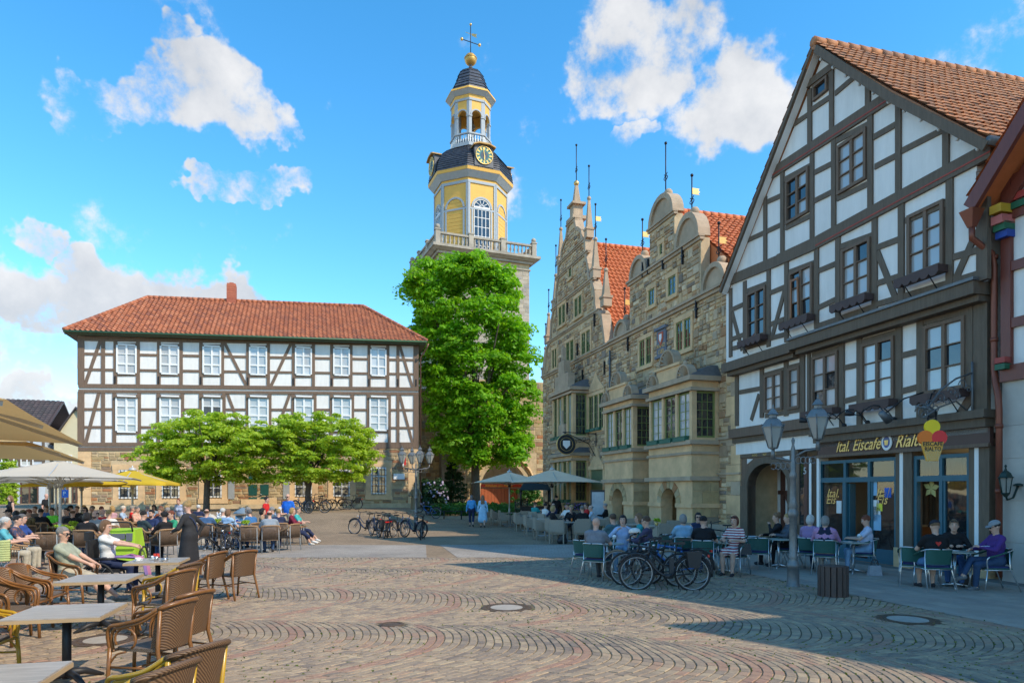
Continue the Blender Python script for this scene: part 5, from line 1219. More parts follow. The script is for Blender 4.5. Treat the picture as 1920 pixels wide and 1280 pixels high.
 def shopfront(xa,xb,mull,doors,ztr,ztop,lower):
  u0,u1=U(X(xb)),U(X(xa));fw=.09
  q=MB();q.fbox(pl,u0,u0+fw,0.1,ztop,-.14,-.02);q.fbox(pl,u1-fw,u1,0.1,ztop,-.14,-.02);q.fbox(pl,u0+fw,u1-fw,ztop-fw,ztop,-.139,-.021);q.fbox(pl,u0+fw,u1-fw,ztr-.07,ztr+.07,-.139,-.019)
  q.fbox(pl,u0,u1,0.02,.1,-.14,-.0)
  ms=[u1]+[U(X(m_))for m_ in mull]+[u0]
  for m_ in ms[1:-1]:q.fbox(pl,m_-.045,m_+.045,.1,ztop-fw,-.137,-.018)
  fr=q.build('shop_front',m_shop,t)
  for k in range(len(ms)-1):
   a,c=ms[k+1]+.05,ms[k]-.05
   g=MB();g.fbox(pl,a,c,ztr+.07,ztop-fw,-.085,-.075);g.build('pane',m_see,fr)
   if k in doors:continue
   q=MB();h=.3 if lower else .12;q.fbox(pl,a,c,.1,.1+h,-.12,-.04);q.fbox(pl,a,a+.06,.1+h,ztr-.07,-.12,-.04);q.fbox(pl,c-.06,c,.1+h,ztr-.07,-.12,-.04);q.build('door_leaf',m_shop,fr)
   g=MB();g.fbox(pl,a+.06,c-.06,.1+h,ztr-.08,-.085,-.075);g.build('pane',m_see,fr)
  return fr,ms
 ztr1=uvw(c3(850,605),0)[1];ztp1=uvw(c3(850,488),0)[1]
 fr1,ms1=shopfront(623,1068,(770,908),(1,),ztr1,ztp1,True)
 ztr2=uvw(c3(1320,598),0)[1];ztp2=uvw(c3(1320,462),0)[1]
 fr2,ms2=shopfront(1164,1487,(1318,),(0,),ztr2,ztp2,True)
 q=MB();a=ms1[1]-.06;q.prism([pl.pt(a,.1,-.1),pl.pt(a,.1,-.3),pl.pt(a,ztr1-.1,-.3),pl.pt(a,ztr1-.1,-.1)],pl.d*-.05,pl.d*0);q.build('open_door_leaf',m_shop,fr1)
 zsb=(z0+.06+zf)/2
 def on(x,y,o):u,v=uvw(c3(x,y),o);return pl.pt(u,v,o)
 p=on(862,448,.075);text('board_lettering','Ital. Eiscafe',m_gold,t,pl.pt((U(X(735))+U(X(992)))/2,zsb+.02,.075),(R(90),0,aF),.46,.45,.012,off=.003,fit=U(X(735))-U(X(992)))
 text('board_lettering','Rialto',m_gold,t,pl.pt((U(X(1075))+U(X(1245)))/2,zsb+.02,.075),(R(90),0,aF),.46,.45,.012,off=.003,fit=U(X(1075))-U(X(1245)))
 q=MB();c=pl.pt(U(X(1030)),zsb+.04,.07);P=[c+pl.d*(.17*math.cos(w))+Vector((0,0,.22*math.sin(w)))for w in np.linspace(0,6.283,25)[:-1]];q.prism(P,n*0,n*.03);em=q.build('oval_emblem',m_white,t)
 q=MB();P=[c+pl.d*(.11*math.cos(w))+Vector((0,0,.15*math.sin(w)))for w in np.linspace(0,6.283,25)[:-1]];q.prism(P,n*.031,n*.036);q.build('emblem_centre',M('emblem_blue',(.1,.13,.3),.5),em)
 q=MB();q.prism([c+pl.d*x+Vector((0,0,z))for x,z in((-.07,.05),(.07,.05),(.05,-.08),(-.05,-.08))],n*.037,n*.041);q.build('emblem_crest',m_gold,em)
 for x,y,s in((705,685,'Ital.'),(693,722,'Eis'),(993,683,'Ital.'),(983,722,'Eis')):text('pane_lettering',s,m_gold,t,on(x,y,-.07),(R(90),0,aF),.36,.35,.002)
 for x,y,w,h,m in((741,762,.2,.36,'white'),(940,652,.22,.42,'lightblue'),(943,760,.3,.36,'white'),(972,764,.2,.2,'yellow'),(966,795,.14,.26,'white'),(950,850,.38,.42,'lightblue'),(1020,680,.22,.26,'blue'),(943,800,.28,.4,'grey')):
  cm={'white':(.7,.7,.68),'lightblue':(.25,.45,.62),'yellow':(.75,.68,.05),'blue':(.03,.12,.5),'grey':(.4,.4,.38)}[m]
  q=MB();u,v=uvw(c3(x,y),-.07);q.fbox(pl,u-w/2,u+w/2,v-h/2,v+h/2,-.074,-.068);q.build('notice',M('notice_'+m,cm,.6),fr1)
 q=MB();k0,k1=ms2[2]+.05,ms2[0]-.05;q.fbox(pl,k0,k1,.05,.85,-1.9,-1.0);q.fbox(pl,k0,k1,1.32,1.36,-1.8,-1.05);cn=q.build('ice_counter',m_wood,t)
 q=MB();q.fbox(pl,k0,k1,.86,1.31,-1.02,-1.0);q.build('showcase_glass',m_see,cn);q=MB();q.fbox(pl,k0,k1,.86,.98,-1.85,-1.1);q.build('steel_trays',m_steel,cn)
 q=MB();q.fbox(pl,k0,k1,1.76,1.8,-2.1,-2.05);q.build('light_strip',M('light_strip',(.9,.9,.5),.5,emit=((1,.9,.55),9.0)),cn)
 q=MB()
 for i in range(6):q.fbox(pl,k0+.1+i*.26,k0+.28+i*.26,.99,1.05,-1.2,-1.1,0,random.random())
 q.build('price_cards',M('price_card',(.7,.65,.1),.6),cn)
 q=MB();q.fbox(pl,k1-.75,k1-.3,1.37,1.62,-1.7,-1.5);q.build('carton',M('blue_carton',(.05,.15,.45),.6),cn)
 q=MB();q.fbox(pl,ms1[2]+.05,ms1[0],.05,.95,-2.2,-1.6);q.build('counter',m_wood,t)
 q=MB();q.fbox(pl,ms1[2],ms1[0],.951,1.0,-2.25,-1.55);q.build('counter_top',m_in,t)
 q=MB();c=on(1270,655,-.25)
 for k in range(5):
  a=k*1.2566+.4;d_=pl.d*math.cos(a)+Vector((0,0,math.sin(a)));e_=pl.d*-math.sin(a)+Vector((0,0,math.cos(a)));q.prism([c,c+d_*.12+e_*.07,c+d_*.25,c+d_*.12-e_*.07],n*0,n*.012)
 q.build('petal_ornament',M('petal_yellow',(.5,.42,.15),.6),t)
 for x0,y0,x1,y1 in((806,355,683,340),(940,345,818,320),(1092,328,958,300)):
  p0=on(x0,y0,.2);p0=pl.pt(U(X(x0)),zf+.4,.2);p1=pl.pt(U(X(x1)),zf+.42,.85);m_=(p0+p1)/2+Vector((0,0,.75))
  pts=[p0+(p1-p0)*s+Vector((0,0,.4*math.sin(math.pi*min(1,s*1.15))**.8 if s<.86 else .4*.45))for s in np.linspace(0,.9,9)]
  q=MB();q.tube(pts,.016,6);q.lathe([(.07,0),(.06,.05),(.03,.08)],p0,8);q.build('lamp_arm',m_iron,t)
  d_=(pts[-1]-pts[-2]).normalized();q=MB();q.tube([pts[-1],pts[-1]+d_*.1,pts[-1]+d_*.22],[.03,.07,.09],8);q.build('spotlight',m_black,t)
 for x,y in((1145,305),(1405,305)):
  p1=pl.pt(U(X(x)),zf+.48,.8);p0=pl.pt(U(X(x+(110 if x<1300 else-90))),zf+1.0,O1);q=MB();q.tube([p0,(p0+p1)/2+Vector((0,0,.12)),p1],.018,6);q.build('lamp_arm',m_iron,t)
  d_=Vector((0,0,-.5))-n*.6;d_.normalize();q=MB();q.tube([p1-d_*.1,p1+d_*.22],[.08,.11],10);q.build('spotlight',m_lead,t)
 s=thing('ice_cream_sign','hanging sign shaped as an ice cream cone with yellow, orange and red scoops','sign',on(1290,420,1.0))
 ub=U(X(1535));zb=uvw(c3(1535,120),O1)[1]
 q=MB();q.tube([pl.pt(ub,zb+.75,O1+.04),pl.pt(ub,zb-.7,O1+.04)],.025,6)
 tip=pl.pt(ub+.05,zb-.45,1.9)
 B=lambda o,v:pl.pt(ub,v,O1+o)
 q.tube([B(.04,zb+.5),B(.5,zb+.35),B(.9,zb+.1),B(1.3,zb-.35),B(1.6,zb-.3)],.022,6);q.tube([B(.04,zb-.45),B(.5,zb-.15),B(.95,zb-.3),B(1.4,zb-.55)],.02,6)
 for i in range(9):
  o_=.15+i*.15;v=zb+.25-i*.08+(.05 if i%2 else-.12);r_=.13 if i%2 else .1;q.tube([B(o_+r_*math.cos(w)*(1-w/9),v+r_*math.sin(w)*(1-w/9))for w in np.linspace(0,6.6,12)],.012,5)
 q.tube([B(1.42+.2*math.cos(w)*(1-w/14),zb-.42+.2*math.sin(w)*(1-w/14))for w in np.linspace(0,9,18)],.016,5);q.build('scrolled_bracket',m_lead,s)
 cz=3.72;o_s=1.16+O1;K=.57;Cn=pl.pt(ub,0,o_s)
 ax=n;fc=(pl.d*-1)
 ax=Vector((1,-.12,0)).normalized();fc=Vector((-.12,-1,0)).normalized()
 def sp(x,z):return Vector((Cn.x,Cn.y,cz))+ax*(x*K)+Vector((0,0,z*K))
 def plate(poly,a,e,m,nm,par=s):q=MB();q.prism([sp(x,z)for x,z in poly],fc*a,fc*e);return q.build(nm,m,par)
 circ=lambda x,z,r:[(x+r*math.cos(w),z+r*math.sin(w))for w in np.linspace(0,6.283,29)[:-1]]
 q=MB()
 for x in(-.14,.14):
  for k in range(6):q.tube([sp(x,-.02-k*.06)+Vector((0.02*math.cos(w)if k%2 else 0,0.02*math.cos(w)if k%2==0 else 0,.035*math.sin(w)))for w in np.linspace(0,6.283,9)[:-1]],.008,4,closed=True)
 q.build('chain',m_iron,s)
 z=-.62
 plate(circ(0,z,.28),-.03,.03,M('scoop_yellow',(.95,.66,.01),.35,.05),'yellow_scoop');plate(circ(-.25,z-.42,.28),-.028,.034,M('scoop_orange',(.92,.19,.01),.35,.05),'orange_scoop');plate(circ(.25,z-.42,.28),-.026,.036,M('scoop_red',(.85,.03,.035),.35,.05),'red_scoop')
 m_co=M('waffle',(.85,.42,.06),.5,.1,6);cone=plate([(-.40,z-.58),(.40,z-.58),(.36,z-.8),(.2,z-1.32),(-.2,z-1.32),(-.36,z-.8)],-.029,.04,m_co,'cone')
 q=MB()
 for i in range(9):
  x=-.3+i*.075
  for sg in(1,-1):
   z_t,z_b=z-.88,z-1.3;q.bar(sp(max(-.3,min(.3,x)),z_t)+fc*.042,sp(max(-.2,min(.2,x*.6+sg*.12)),z_b)+fc*.042,.008,.006,up=fc)
 q.build('waffle_lines',M('waffle_line',(.75,.55,.25),.5),cone)
 ra=math.atan2(ax.y,ax.x)
 for k,s_ in enumerate(('EISCAFE','RIALTO')):text('black_lettering',s_,m_black,cone,sp(0,z-.67-k*.2)+fc*.041,(R(90),0,ra),.13,extr=.004,off=.003,fit=.41 if k==0 else .34)
 q=MB();q.fbox(pl,-.3,-.03,0,9.0,-12,-.25);q.build('dark_gap_wall',m_beam_d,t)
build_cafe()
# the red-timbered house at the right edge
def build_redhouse():
 pl=PC;t=thing('red_timber_house','house with red brown timbers and painted brackets at the right edge beside the café','building',pl.pt(-4,0,-3))
 m_red=M('red_brown_gloss',(.16,.04,.025),.4,.15,3,.08,20,wood=True);m_ash2=M('pale_grey_ashlar',(.44,.41,.36),.85,.14,1.5,.2,20,ramp=[(.42,.39,.345),(.47,.44,.39),(.44,.405,.355)],dirt=.25,dirtcol=(.3,.25,.2))
 U0,U1=-9.6,-.32;og=.05;o2=.1
 zg=pl.uv(1895,712,og)[1]
 b=MB();b.fbox(pl,U0,U1,-.1,zg,-12,og-.02);b.build('ground_floor_wall',m_mortar,t)
 v=.0;k=0;
 ys=[0,.85,1.75,2.65,3.35,zg]
 for k in range(5):
  u=U1;w_=1.15 if k%2 else 1.7;first=True
  while u>U0+.05:
   e=max(U0,u-(w_*(.6 if first else 1)));first=False;q=MB();q.fbox(pl,e+.003,u-.003,ys[k]+.003,ys[k+1]-.003,og-.02,og+.012+random.random()*.003,0,random.random());q.build('ashlar',m_ash2,t);u=e
 ze=pl.uv(1833,385,.5)[1]-.1;r1=pl.uv(1920,165,.55);r0=pl.uv(1830,372,.55);sl=(r1[1]-r0[1])/(r0[0]-r1[0])
 uc=-4.45;za=13.2;e0=(U1+.45,za-(U1+.45-uc)*1.05);eE=(U0-.4,za-(uc-U0+.4)*.95)
 e0=(r0[0],r0[1])
 b=MB();b.fbox(pl,U0,U1,zg+.003,8.0,-12,o2-.05);b.fprism(pl,[(U0,8.002),(U1,8.002),(U1,8.25),(uc,za-.3),(U0,8.6)],-12,o2-.05);b.build('upper_wall',m_plaster,t)
 def beam(a,e,w,pr=.03):q=MB();q.fbar(pl,a,e,w,o2-.1,o2+pr);q.build('beam',m_red,t)
 vv=lambda y:pl.uv(1895,y,o2)[1]
 for y,w in((606,.2),(500,.2),(400,.26),(340,.24),(250,.2)):beam((U1-.02,vv(y)),(U0,vv(y)),w)
 beam((U1-.02,zg+.14),(U0,zg+.14),.34,.06)
 for u in(U1-.14,-1.9,-3.4,-4.9,-6.4,-7.9,U0+.1):beam((u,zg+.2),(u,8.6),.22,.045)
 for y,h,c,nm in((374,.14,(.35,.04,.03),'red_band'),(390,.14,(.015,.1,.05),'green_band')):
  q=MB();q.fbox(pl,U0,U1-.25,vv(y)-h/2,vv(y)+h/2,o2,o2+.075);q.build(nm,M(nm,c,.5),t)
 for z,c,o in((vv(392),(.55,.33,.03),.34),(vv(412),(.5,.15,.13),.3),(vv(424),(.02,.12,.06),.24),(vv(437),(.02,.06,.3),.18)):
  q=MB();q.fbox(pl,U1-.28,U1-.02,z-.09,z+.085,o2-.05,o2+o);q.build('painted_bracket',M('bracket_%d'%int(c[0]*1000+c[2]*100),c,.5),t)
 for z,c in((zg+.42,(.3,.04,.03)),(zg+.28,(.015,.1,.05))):q=MB();q.fbox(pl,U1-.25,U1-.02,z-.06,z+.06,o2,o2+.2);q.build('painted_bracket',M('bracket_%d'%int(c[0]*1000+c[2]*100),c,.5),t)
 of=.75;ob=-11;A_=lambda p,o:pl.pt(p[0],p[1],o);ap=(uc,za)
 b=MB();th=Vector((0,0,-.2))
 for p,q in((ap,e0),(ap,eE)):P=[A_(p,of),A_(q,of),A_(q,ob),A_(p,ob)];b.hexa([v+th for v in P]+P)
 roof=b.build('roof',m_tile_new,t);up=Vector((0,0,.03))
 pantiles(roof,A_(e0,of)+up,A_(e0,ob)+up,A_(ap,ob)+up,A_(ap,of)+up,m_tile_new,.26,.34,60,71,.05,.05);ridge_caps(roof,A_(ap,of)+up,A_(ap,ob)+up,m_tile_new)
 for e in(e0,eE):q=MB();q.fbar(pl,(ap[0],ap[1]-.25),(e[0],e[1]-.22),.3,of-.08,of+.02);q.build('barge_board',m_red,t);q=MB();q.fbar(pl,(ap[0],ap[1]-.55),(e[0]-.2*(1 if e is e0 else-1),e[1]-.4),.24,o2,o2+.1);q.build('rafter',m_red,t)
 h=at(1834,392,15.2);q=MB();hp=pl.pt(e0[0]-.05,e0[1]-.35,.72);q.hexa([hp+pl.d*x+pl.n*y+Vector((0,0,z))for z,s in((-.32,.06),(.05,.17))for x,y in((-s,-s),(s,-s),(s,s),(-s,s))]);q.build('rain_hopper',M('red_brown_metal',(.2,.06,.035),.4,.1,3,metal=.3),t)
 q=MB();pd=M('red_brown_metal',(.2,.06,.035),.4);x=-.2
 q.tube([hp+Vector((0,0,-.3)),hp+Vector((0,0,-.55)),pl.pt(x,hp.z-.85,.2),pl.pt(x,hp.z-1.1,.14),pl.pt(x,4.6,.14),pl.pt(x-.05,4.3,.16),pl.pt(x-.16,4.0,.22),pl.pt(x-.18,3.7,.22),pl.pt(x-.18,.1,.22)],.065,10);q.build('drainpipe',pd,t)
 for z in(7.0,5.2,3.3,1.9):q=MB();q.tube([pl.pt(x-(.18 if z<4 else 0),z,.22 if z<4 else .14),pl.pt(x-(.18 if z<4 else 0),z+.09,.22 if z<4 else .14)],.08,10);q.build('pipe_clamp',pd,t)
 s=thing('wall_lantern','small green black wall lantern on a curled arm at the right edge','lamp',pl.pt(-.7,2.9,.3));u,v=pl.uv(1887,908,.4);c=pl.pt(u,v,.42);uw=pl.uv(1899,905,.06)[0];q=MB()
 q.tube([pl.pt(u,v-.22,.42),pl.pt(u,v-.32,.38),pl.pt(u,v-.28,.22),pl.pt(u,v-.05,.1),pl.pt(u,v,.07)],.022,6);q.lathe([(.1,0),(.1,.03),(.04,.06)],pl.pt(u,v-.03,.07),10);mm=M('verdigris_iron',(.03,.05,.04),.45,.2,6,metal=.4);q.build('curled_arm',mm,s)
 q=MB();q.lathe([(.03,-.26),(.075,-.2),(.09,-.19),(.075,-.17)],c,6,smooth=False);q.lathe([(.17,.14),(.13,.17),(.1,.24),(.03,.3),(.015,.36),(.03,.38),(.01,.42)],c,6,smooth=False)
 for k in range(6):w=k*math.pi/3;q.tube([c+Vector((.075*math.cos(w),.075*math.sin(w),-.18)),c+Vector((.13*math.cos(w),.13*math.sin(w),.15))],.01,4)
 q.build('lantern_frame',mm,s);q=MB();q.lathe([(.07,-.18),(.122,.15)],c,6,smooth=False);q.build('lantern_glass',glassmat('lamp_glass',(.25,.25,.22),.1),s)
build_redhouse()
def build_offhouse():
 pl=PC;t=thing('neighbour_house','plain gabled house just outside the frame that shades the cobbles','building',pl.pt(-14,0,-3));U0,U1=-21.0,-9.9
 uc=U1-2.1;b=MB();b.fprism(pl,[(U0,-.1),(U1,-.1),(U1,8.9),(uc,11.4),(U1-4.4,8.7),(U0,8.7)],-11,0);b.build('wall',m_plaster,t)
 b=MB();
 for p,q in(((uc,11.6),(U1+.2,8.8)),((uc,11.6),(U1-4.6,8.7))):P=[pl.pt(*p,.4),pl.pt(*q,.4),pl.pt(*q,-11),pl.pt(*p,-11)];b.hexa([v-Vector((0,0,.15))for v in P]+P)
 b.build('roof',m_tile_old,t)
 for u in(-12,-14,-16,-18):
  for v in(1.0,4.2,6.6):sash_window(pl,u-.5,u+.5,v,v+1.5,.02,t,m_white,m_glass,2,2)
build_offhouse()
# houses down the street at the left edge
def build_far():
 m_cream=M('cream_render',(.62,.55,.36),.8,.05,2);m_bluegrey=M('blue_grey_render',(.50,.55,.60),.8,.05,2);m_dtile=M('dark_roof_tile',(.06,.05,.05),.6,.25,6,.3,12,ramp=[(.05,.045,.045),(.08,.06,.06),(.06,.05,.05)])
 def house(name,label,A,Bp,zeave,depth,wall_m,roofpts,wins,shop,roof_m=m_dtile,gable=None,timber=False):
  p=Plane(A,(Bp[0]-A[0],Bp[1]-A[1]),flip=-1);L_=math.hypot(Bp[0]-A[0],Bp[1]-A[1]);t=thing(name,label,'building',((A[0]+Bp[0])/2,(A[1]+Bp[1])/2,0))
  b=MB();b.fbox(p,0,L_,-.2,zeave,-depth,0)
  if gable:b.fprism(p,[(0,zeave+.002),(L_,zeave+.002),(L_/2,gable)],-depth,0)
  b.build('wall',wall_m,t);b=MB()
  if gable:
   for e in(-.3,L_+.3):P=[p.pt(L_/2,gable+.1,.3),p.pt(e,zeave-.2,.3),p.pt(e,zeave-.2,-depth),p.pt(L_/2,gable+.1,-depth)];b.hexa([v-Vector((0,0,.2))for v in P]+P)
  else:
   P=[p.pt(-.3,zeave,.4),p.pt(L_+.3,zeave,.4),p.pt(L_+.3,roofpts,-depth/2),p.pt(-.3,roofpts,-depth/2)];b.hexa([v-Vector((0,0,.2))for v in P]+P)
   P=[p.pt(-.3,roofpts,-depth/2-.01),p.pt(L_+.3,roofpts,-depth/2-.01),p.pt(L_+.3,zeave,-depth-.4),p.pt(-.3,zeave,-depth-.4)];b.hexa([v-Vector((0,0,.2))for v in P]+P)
  rf=b.build('roof',roof_m,t)
  if not gable:pantiles(rf,p.pt(-.3,zeave+.03,.4),p.pt(L_+.3,zeave+.03,.4),p.pt(L_+.3,roofpts+.03,-depth/2),p.pt(-.3,roofpts+.03,-depth/2),roof_m,.45,.45,0,5,.05,.04,3)
  for(u,v,w,h)in wins:sash_window(p,u-w/2,u+w/2,v,v+h,.02,t,m_white,m_glass_c,2,2,.1,.05,.06)
  if timber:
   for u in np.linspace(.15,L_-.15,7):q=MB();q.fbox(p,u-.12,u+.12,3.6,zeave-.1,-.05,.04);q.build('beam',m_beam_d,t)
   for v in(3.6,5.0,zeave-.2):q=MB();q.fbox(p,0,L_,v-.12,v+.12,-.05,.05);q.build('beam',m_beam_d,t)
  if shop:
   n=3;w=(L_-.8)/n
   for i in range(n):sash_window(p,.4+i*w+.15,.4+(i+1)*w-.15,.3,3.0,.02,t,M(shop,{'grey_frame':(.3,.32,.33),'brown_frame':(.12,.06,.04)}[shop],.5),m_glass,2,[0,.75,1],.12,.05,.06,name='shop_window')
   q=MB();q.fbox(p,.2,L_-.2,3.05,3.55,0,.12);q.build('shop_fascia',M('fascia_'+shop,(.45,.42,.35),.6),t)
  return t,p
 house('street_house','pale blue grey house with timbered upper floor behind the cream parasols',(-52.5,66),(-46.5,68),8.2,10,m_bluegrey,11.5,[(1.6,4.4,1.1,1.5),(3.2,4.4,1.1,1.5),(4.8,4.4,1.1,1.5)],'brown_frame',timber=True)
 t,p=house('gabled_house','cream house with a dark pointed gable and solar panels left of the museum',(-46.3,69),(-42.4,70),7.0,12,m_cream,0,[(1.2,4.2,.9,1.4),(2.8,4.2,.9,1.4)],'brown_frame',gable=10.4)
 q=MB();P=[p.pt(.2,7.6,-1),p.pt(.2,7.6,-5),p.pt(1.4,9.7,-5),p.pt(1.4,9.7,-1)];q.prism(P,(0,0,.15),(0,0,.2));q.build('solar_panel',M('solar_blue',(.01,.03,.12),.2),t)
 house('corner_house','low white shop house with dark tiled roof beside the museum corner',(-42.2,70),(-36.5,71),5.6,10,m_white,9.1,[(1.4,3.7,1.0,1.2),(3.6,3.7,1.0,1.2)],'grey_frame')
 t=thing('parking_sign','blue square parking sign on a pole under the cream parasols','sign',(-37.6,62,0));c=at(122,925,62);b=MB();b.tube([(c.x,c.y,0),(c.x,c.y,c.z+.6)],.05,6);b.build('pole',m_steel,t)
 b=MB();b.box((c.x,c.y-.06,c.z),(.7,.04,.7));b.build('blue_plate',M('sign_blue',(.01,.12,.5),.4),t);text('white_letter','P',m_white,t,(c.x,c.y-.09,c.z),(R(90),0,0),.5)
build_far()
# TREES AND PLANTS
m_bark=M('bark',(0.10,0.08,0.06),.9,.3,4,.8,14,wood=True,aniso=(6,6,1.5))
lf_lime=leafmat('lime_leaf',[(0.07,0.20,0.008),(0.17,0.39,0.014),(0.25,0.53,0.02),(0.12,0.30,0.01),(0.37,0.63,0.045)],.5)
lf_map=leafmat('maple_leaf',[(0.17,0.31,0.025),(0.35,0.51,0.04),(0.45,0.60,0.06),(0.28,0.43,0.035),(0.54,0.68,0.10)],.5)
lf_dark=leafmat('evergreen_leaf',[(0.012,0.045,0.015),(0.02,0.065,0.02),(0.03,0.085,0.03)],.15)
lf_shrub=leafmat('shrub_leaf',[(0.03,0.10,0.015),(0.05,0.15,0.02),(0.07,0.19,0.03)],.3)
def leaf_cloud(centers,radii,per,size,rs,flat=0.6,up=0.5,droop=0.0,shellbias=.35):
 """leaf faces spread through clumps; returns verts and face array (each leaf two triangles folded on its midrib)"""
 C=np.asarray(centers,float);k=len(C)
 idx=np.repeat(np.arange(k),per);m=len(idx)
 d=rs.randn(m,3);d[:,2]=np.where(rs.rand(m)<.8,np.abs(d[:,2]),d[:,2]);d/=np.linalg.norm(d,axis=1)[:,None]
 r=(rs.rand(m)**shellbias)
 P=C[idx]+d*(np.asarray(radii)[idx]*r)[:,None]*np.array([1,1,flat])
 nrm=d*.6+np.array([0,0,up])+rs.randn(m,3)*.45;nrm/=np.linalg.norm(nrm,axis=1)[:,None]
 a=np.cross(nrm,rs.randn(m,3));a/=np.linalg.norm(a,axis=1)[:,None];b=np.cross(nrm,a)
 s=size*(0.45+1.1*rs.rand(m)**1.6)[:,None]
 V=np.zeros((m,4,3));V[:,0]=P-a*s;V[:,1]=P+b*s*.62-nrm*s*.12;V[:,2]=P+a*s*1.1-nrm*s*.25;V[:,3]=P-b*s*.62-nrm*s*.12
 F4=np.arange(m*4).reshape(-1,4)
 return V.reshape(-1,3),F4,idx
def limbs(b,base,top,spread,n,r0,rs,zfork,curve=.25):
 tips=[]
 for i in range(n):
  w=2*math.pi*(i+rs.rand()*.6)/n;f=.45+.55*rs.rand();e=Vector((base.x+math.cos(w)*spread*f,base.y+math.sin(w)*spread*f,zfork+(top-zfork)*(.45+.5*rs.rand())))
  s=Vector((base.x,base.y,zfork-.3+.5*rs.rand()));pts=[]
  for t in np.linspace(0,1,7):
   p=s.lerp(e,t);p.z+=curve*math.sin(t*3.14)*spread*.3;p+=Vector(rs.randn(3)*.05*spread*t*.3);pts.append(p)
  b.tube(pts,[r0*(1-.8*t)for t in np.linspace(0,1,7)],7)
  for q in range(3):
   t=.4+.5*rs.rand();p=s.lerp(e,t);p.z+=curve*math.sin(t*3.14)*spread*.3;dd=Vector(rs.randn(3));dd.z=abs(dd.z)*.5;dd.normalize()
   b.tube([p,p+dd*spread*.22,p+dd*spread*.4+Vector((0,0,.15))],[r0*.35,r0*.2,r0*.07],5)
  tips.append(e)
 return tips
def lime_tree():
 d=56.0;base=xd(892,d);t=thing('lime_tree','large bright green lime tree in full leaf in front of the church','tree',base)
 rs=np.random.RandomState(2);b=MB()
 b.tube([base+Vector((0,0,-.1)),base+Vector((0,0,.25)),base+Vector((.02,0,1.5)),base+Vector((-.05,0,4)),base+Vector((-.1,.1,8)),base+Vector((-.2,0,13))],[.62,.42,.36,.33,.24,.1],12)
 b.build('trunk',m_bark,t);b=MB();limbs(b,base,18,4.4,11,.16,rs,5.2,.3);b.build('limb',m_bark,t)
 cx=xd(880,d).x
 ys=[19.7,19.2,18.6,16.6,12.9,8.9,5.6,4.4,3.7];xl=[-4.6,-6.6,-8.0,-8.7,-8.2,-7.1,-6.5,-5.9,-4.9];xr=[-2.3,-1.2,-.2,1.2,2.1,2.15,2.05,1.9,1.4]
 C=[];Rd=[]
 for i in range(560):
  z=rs.uniform(3.9,19.5);a0=np.interp(-z,[-q for q in ys],xl);a1=np.interp(-z,[-q for q in ys],xr);w=rs.rand()*6.283;q=math.sqrt(rs.uniform(.2,1.0))
  c0=(a0+a1)/2;r=(a1-a0)/2-.45;lump=1+.06*math.sin(3*w+z*.8)+.06*math.sin(5*w-z*1.3)
  C.append(((c0+math.cos(w)*r*q*lump)*1.077,base.y+math.sin(w)*r*q*lump*.8,1.95+(z-1.95)*1.077));Rd.append(rs.uniform(.55,1.2))
 V,Fq,idx=leaf_cloud(C,Rd,195,.148,rs,.75,.6)
 rv=np.clip(rs.rand(len(C))[idx]*.55+rs.rand(len(idx))*.45,0,1)
 V=V-np.array(base);o=link('crown',raw_mesh('crown',V,Fq,rnd=rv,mats=[lf_lime]),t)
lime_tree()
def small_tree(px,d,label,w,z0,z1,seed,leanx=0):
 base=xd(px,d);base.z=gzf(base.x,base.y)+.001;t=thing('maple_tree',label,'tree',base,group='round crowned maples in front of the museum');rs=np.random.RandomState(seed);b=MB()
 b.tube([base+Vector((0,0,-.1)),base+Vector((0,0,.1)),base+Vector((.02,0,1.2)),base+Vector((leanx*.3,0,2.0)),base+Vector((leanx*.6,0,3.2))],[.26,.2,.17,.17,.1],10);b.build('trunk',m_bark,t)
 b=MB();limbs(b,base,z1-.6,w*.75,9,.075,rs,base.z+1.75,.35);b.build('limb',m_bark,t)
 C=[];Rd=[];zc=(z0+z1)/2;h=(z1-z0)/2
 for i in range(400):
  w_=rs.rand()*6.283;ph=rs.uniform(-.75,1.0);q=math.sqrt(1-min(.99,ph*ph))if ph>0 else(1-.35*abs(ph));f=rs.uniform(.62,1.03)if rs.rand()<.8 else rs.uniform(.2,.6)
  lump=1+.1*math.sin(4*w_+seed)+.07*math.sin(7*w_+ph*5)
  C.append((base.x+leanx+math.cos(w_)*q*w*f*lump,base.y+math.sin(w_)*q*min(w,2.6)*f*lump,zc+ph*h*(f if ph>0 else 1)));Rd.append(rs.uniform(.3,.62))
 V,Fq,idx=leaf_cloud(C,Rd,130,.09,rs,.5,.75);rv=np.clip(rs.rand(len(C))[idx]*.5+rs.rand(len(idx))*.5,0,1)
 link('crown',raw_mesh('crown',V-np.array(base),Fq,rnd=rv,mats=[lf_map]),t)
small_tree(387,41.5,'maple with round yellow green crown behind the boulders, left of the green door',4.35,1.85,6.7,5,.2)
small_tree(577,42.5,'maple with round yellow green crown nearer the street lamp, right of the green door',3.95,1.9,6.8,6,.45)
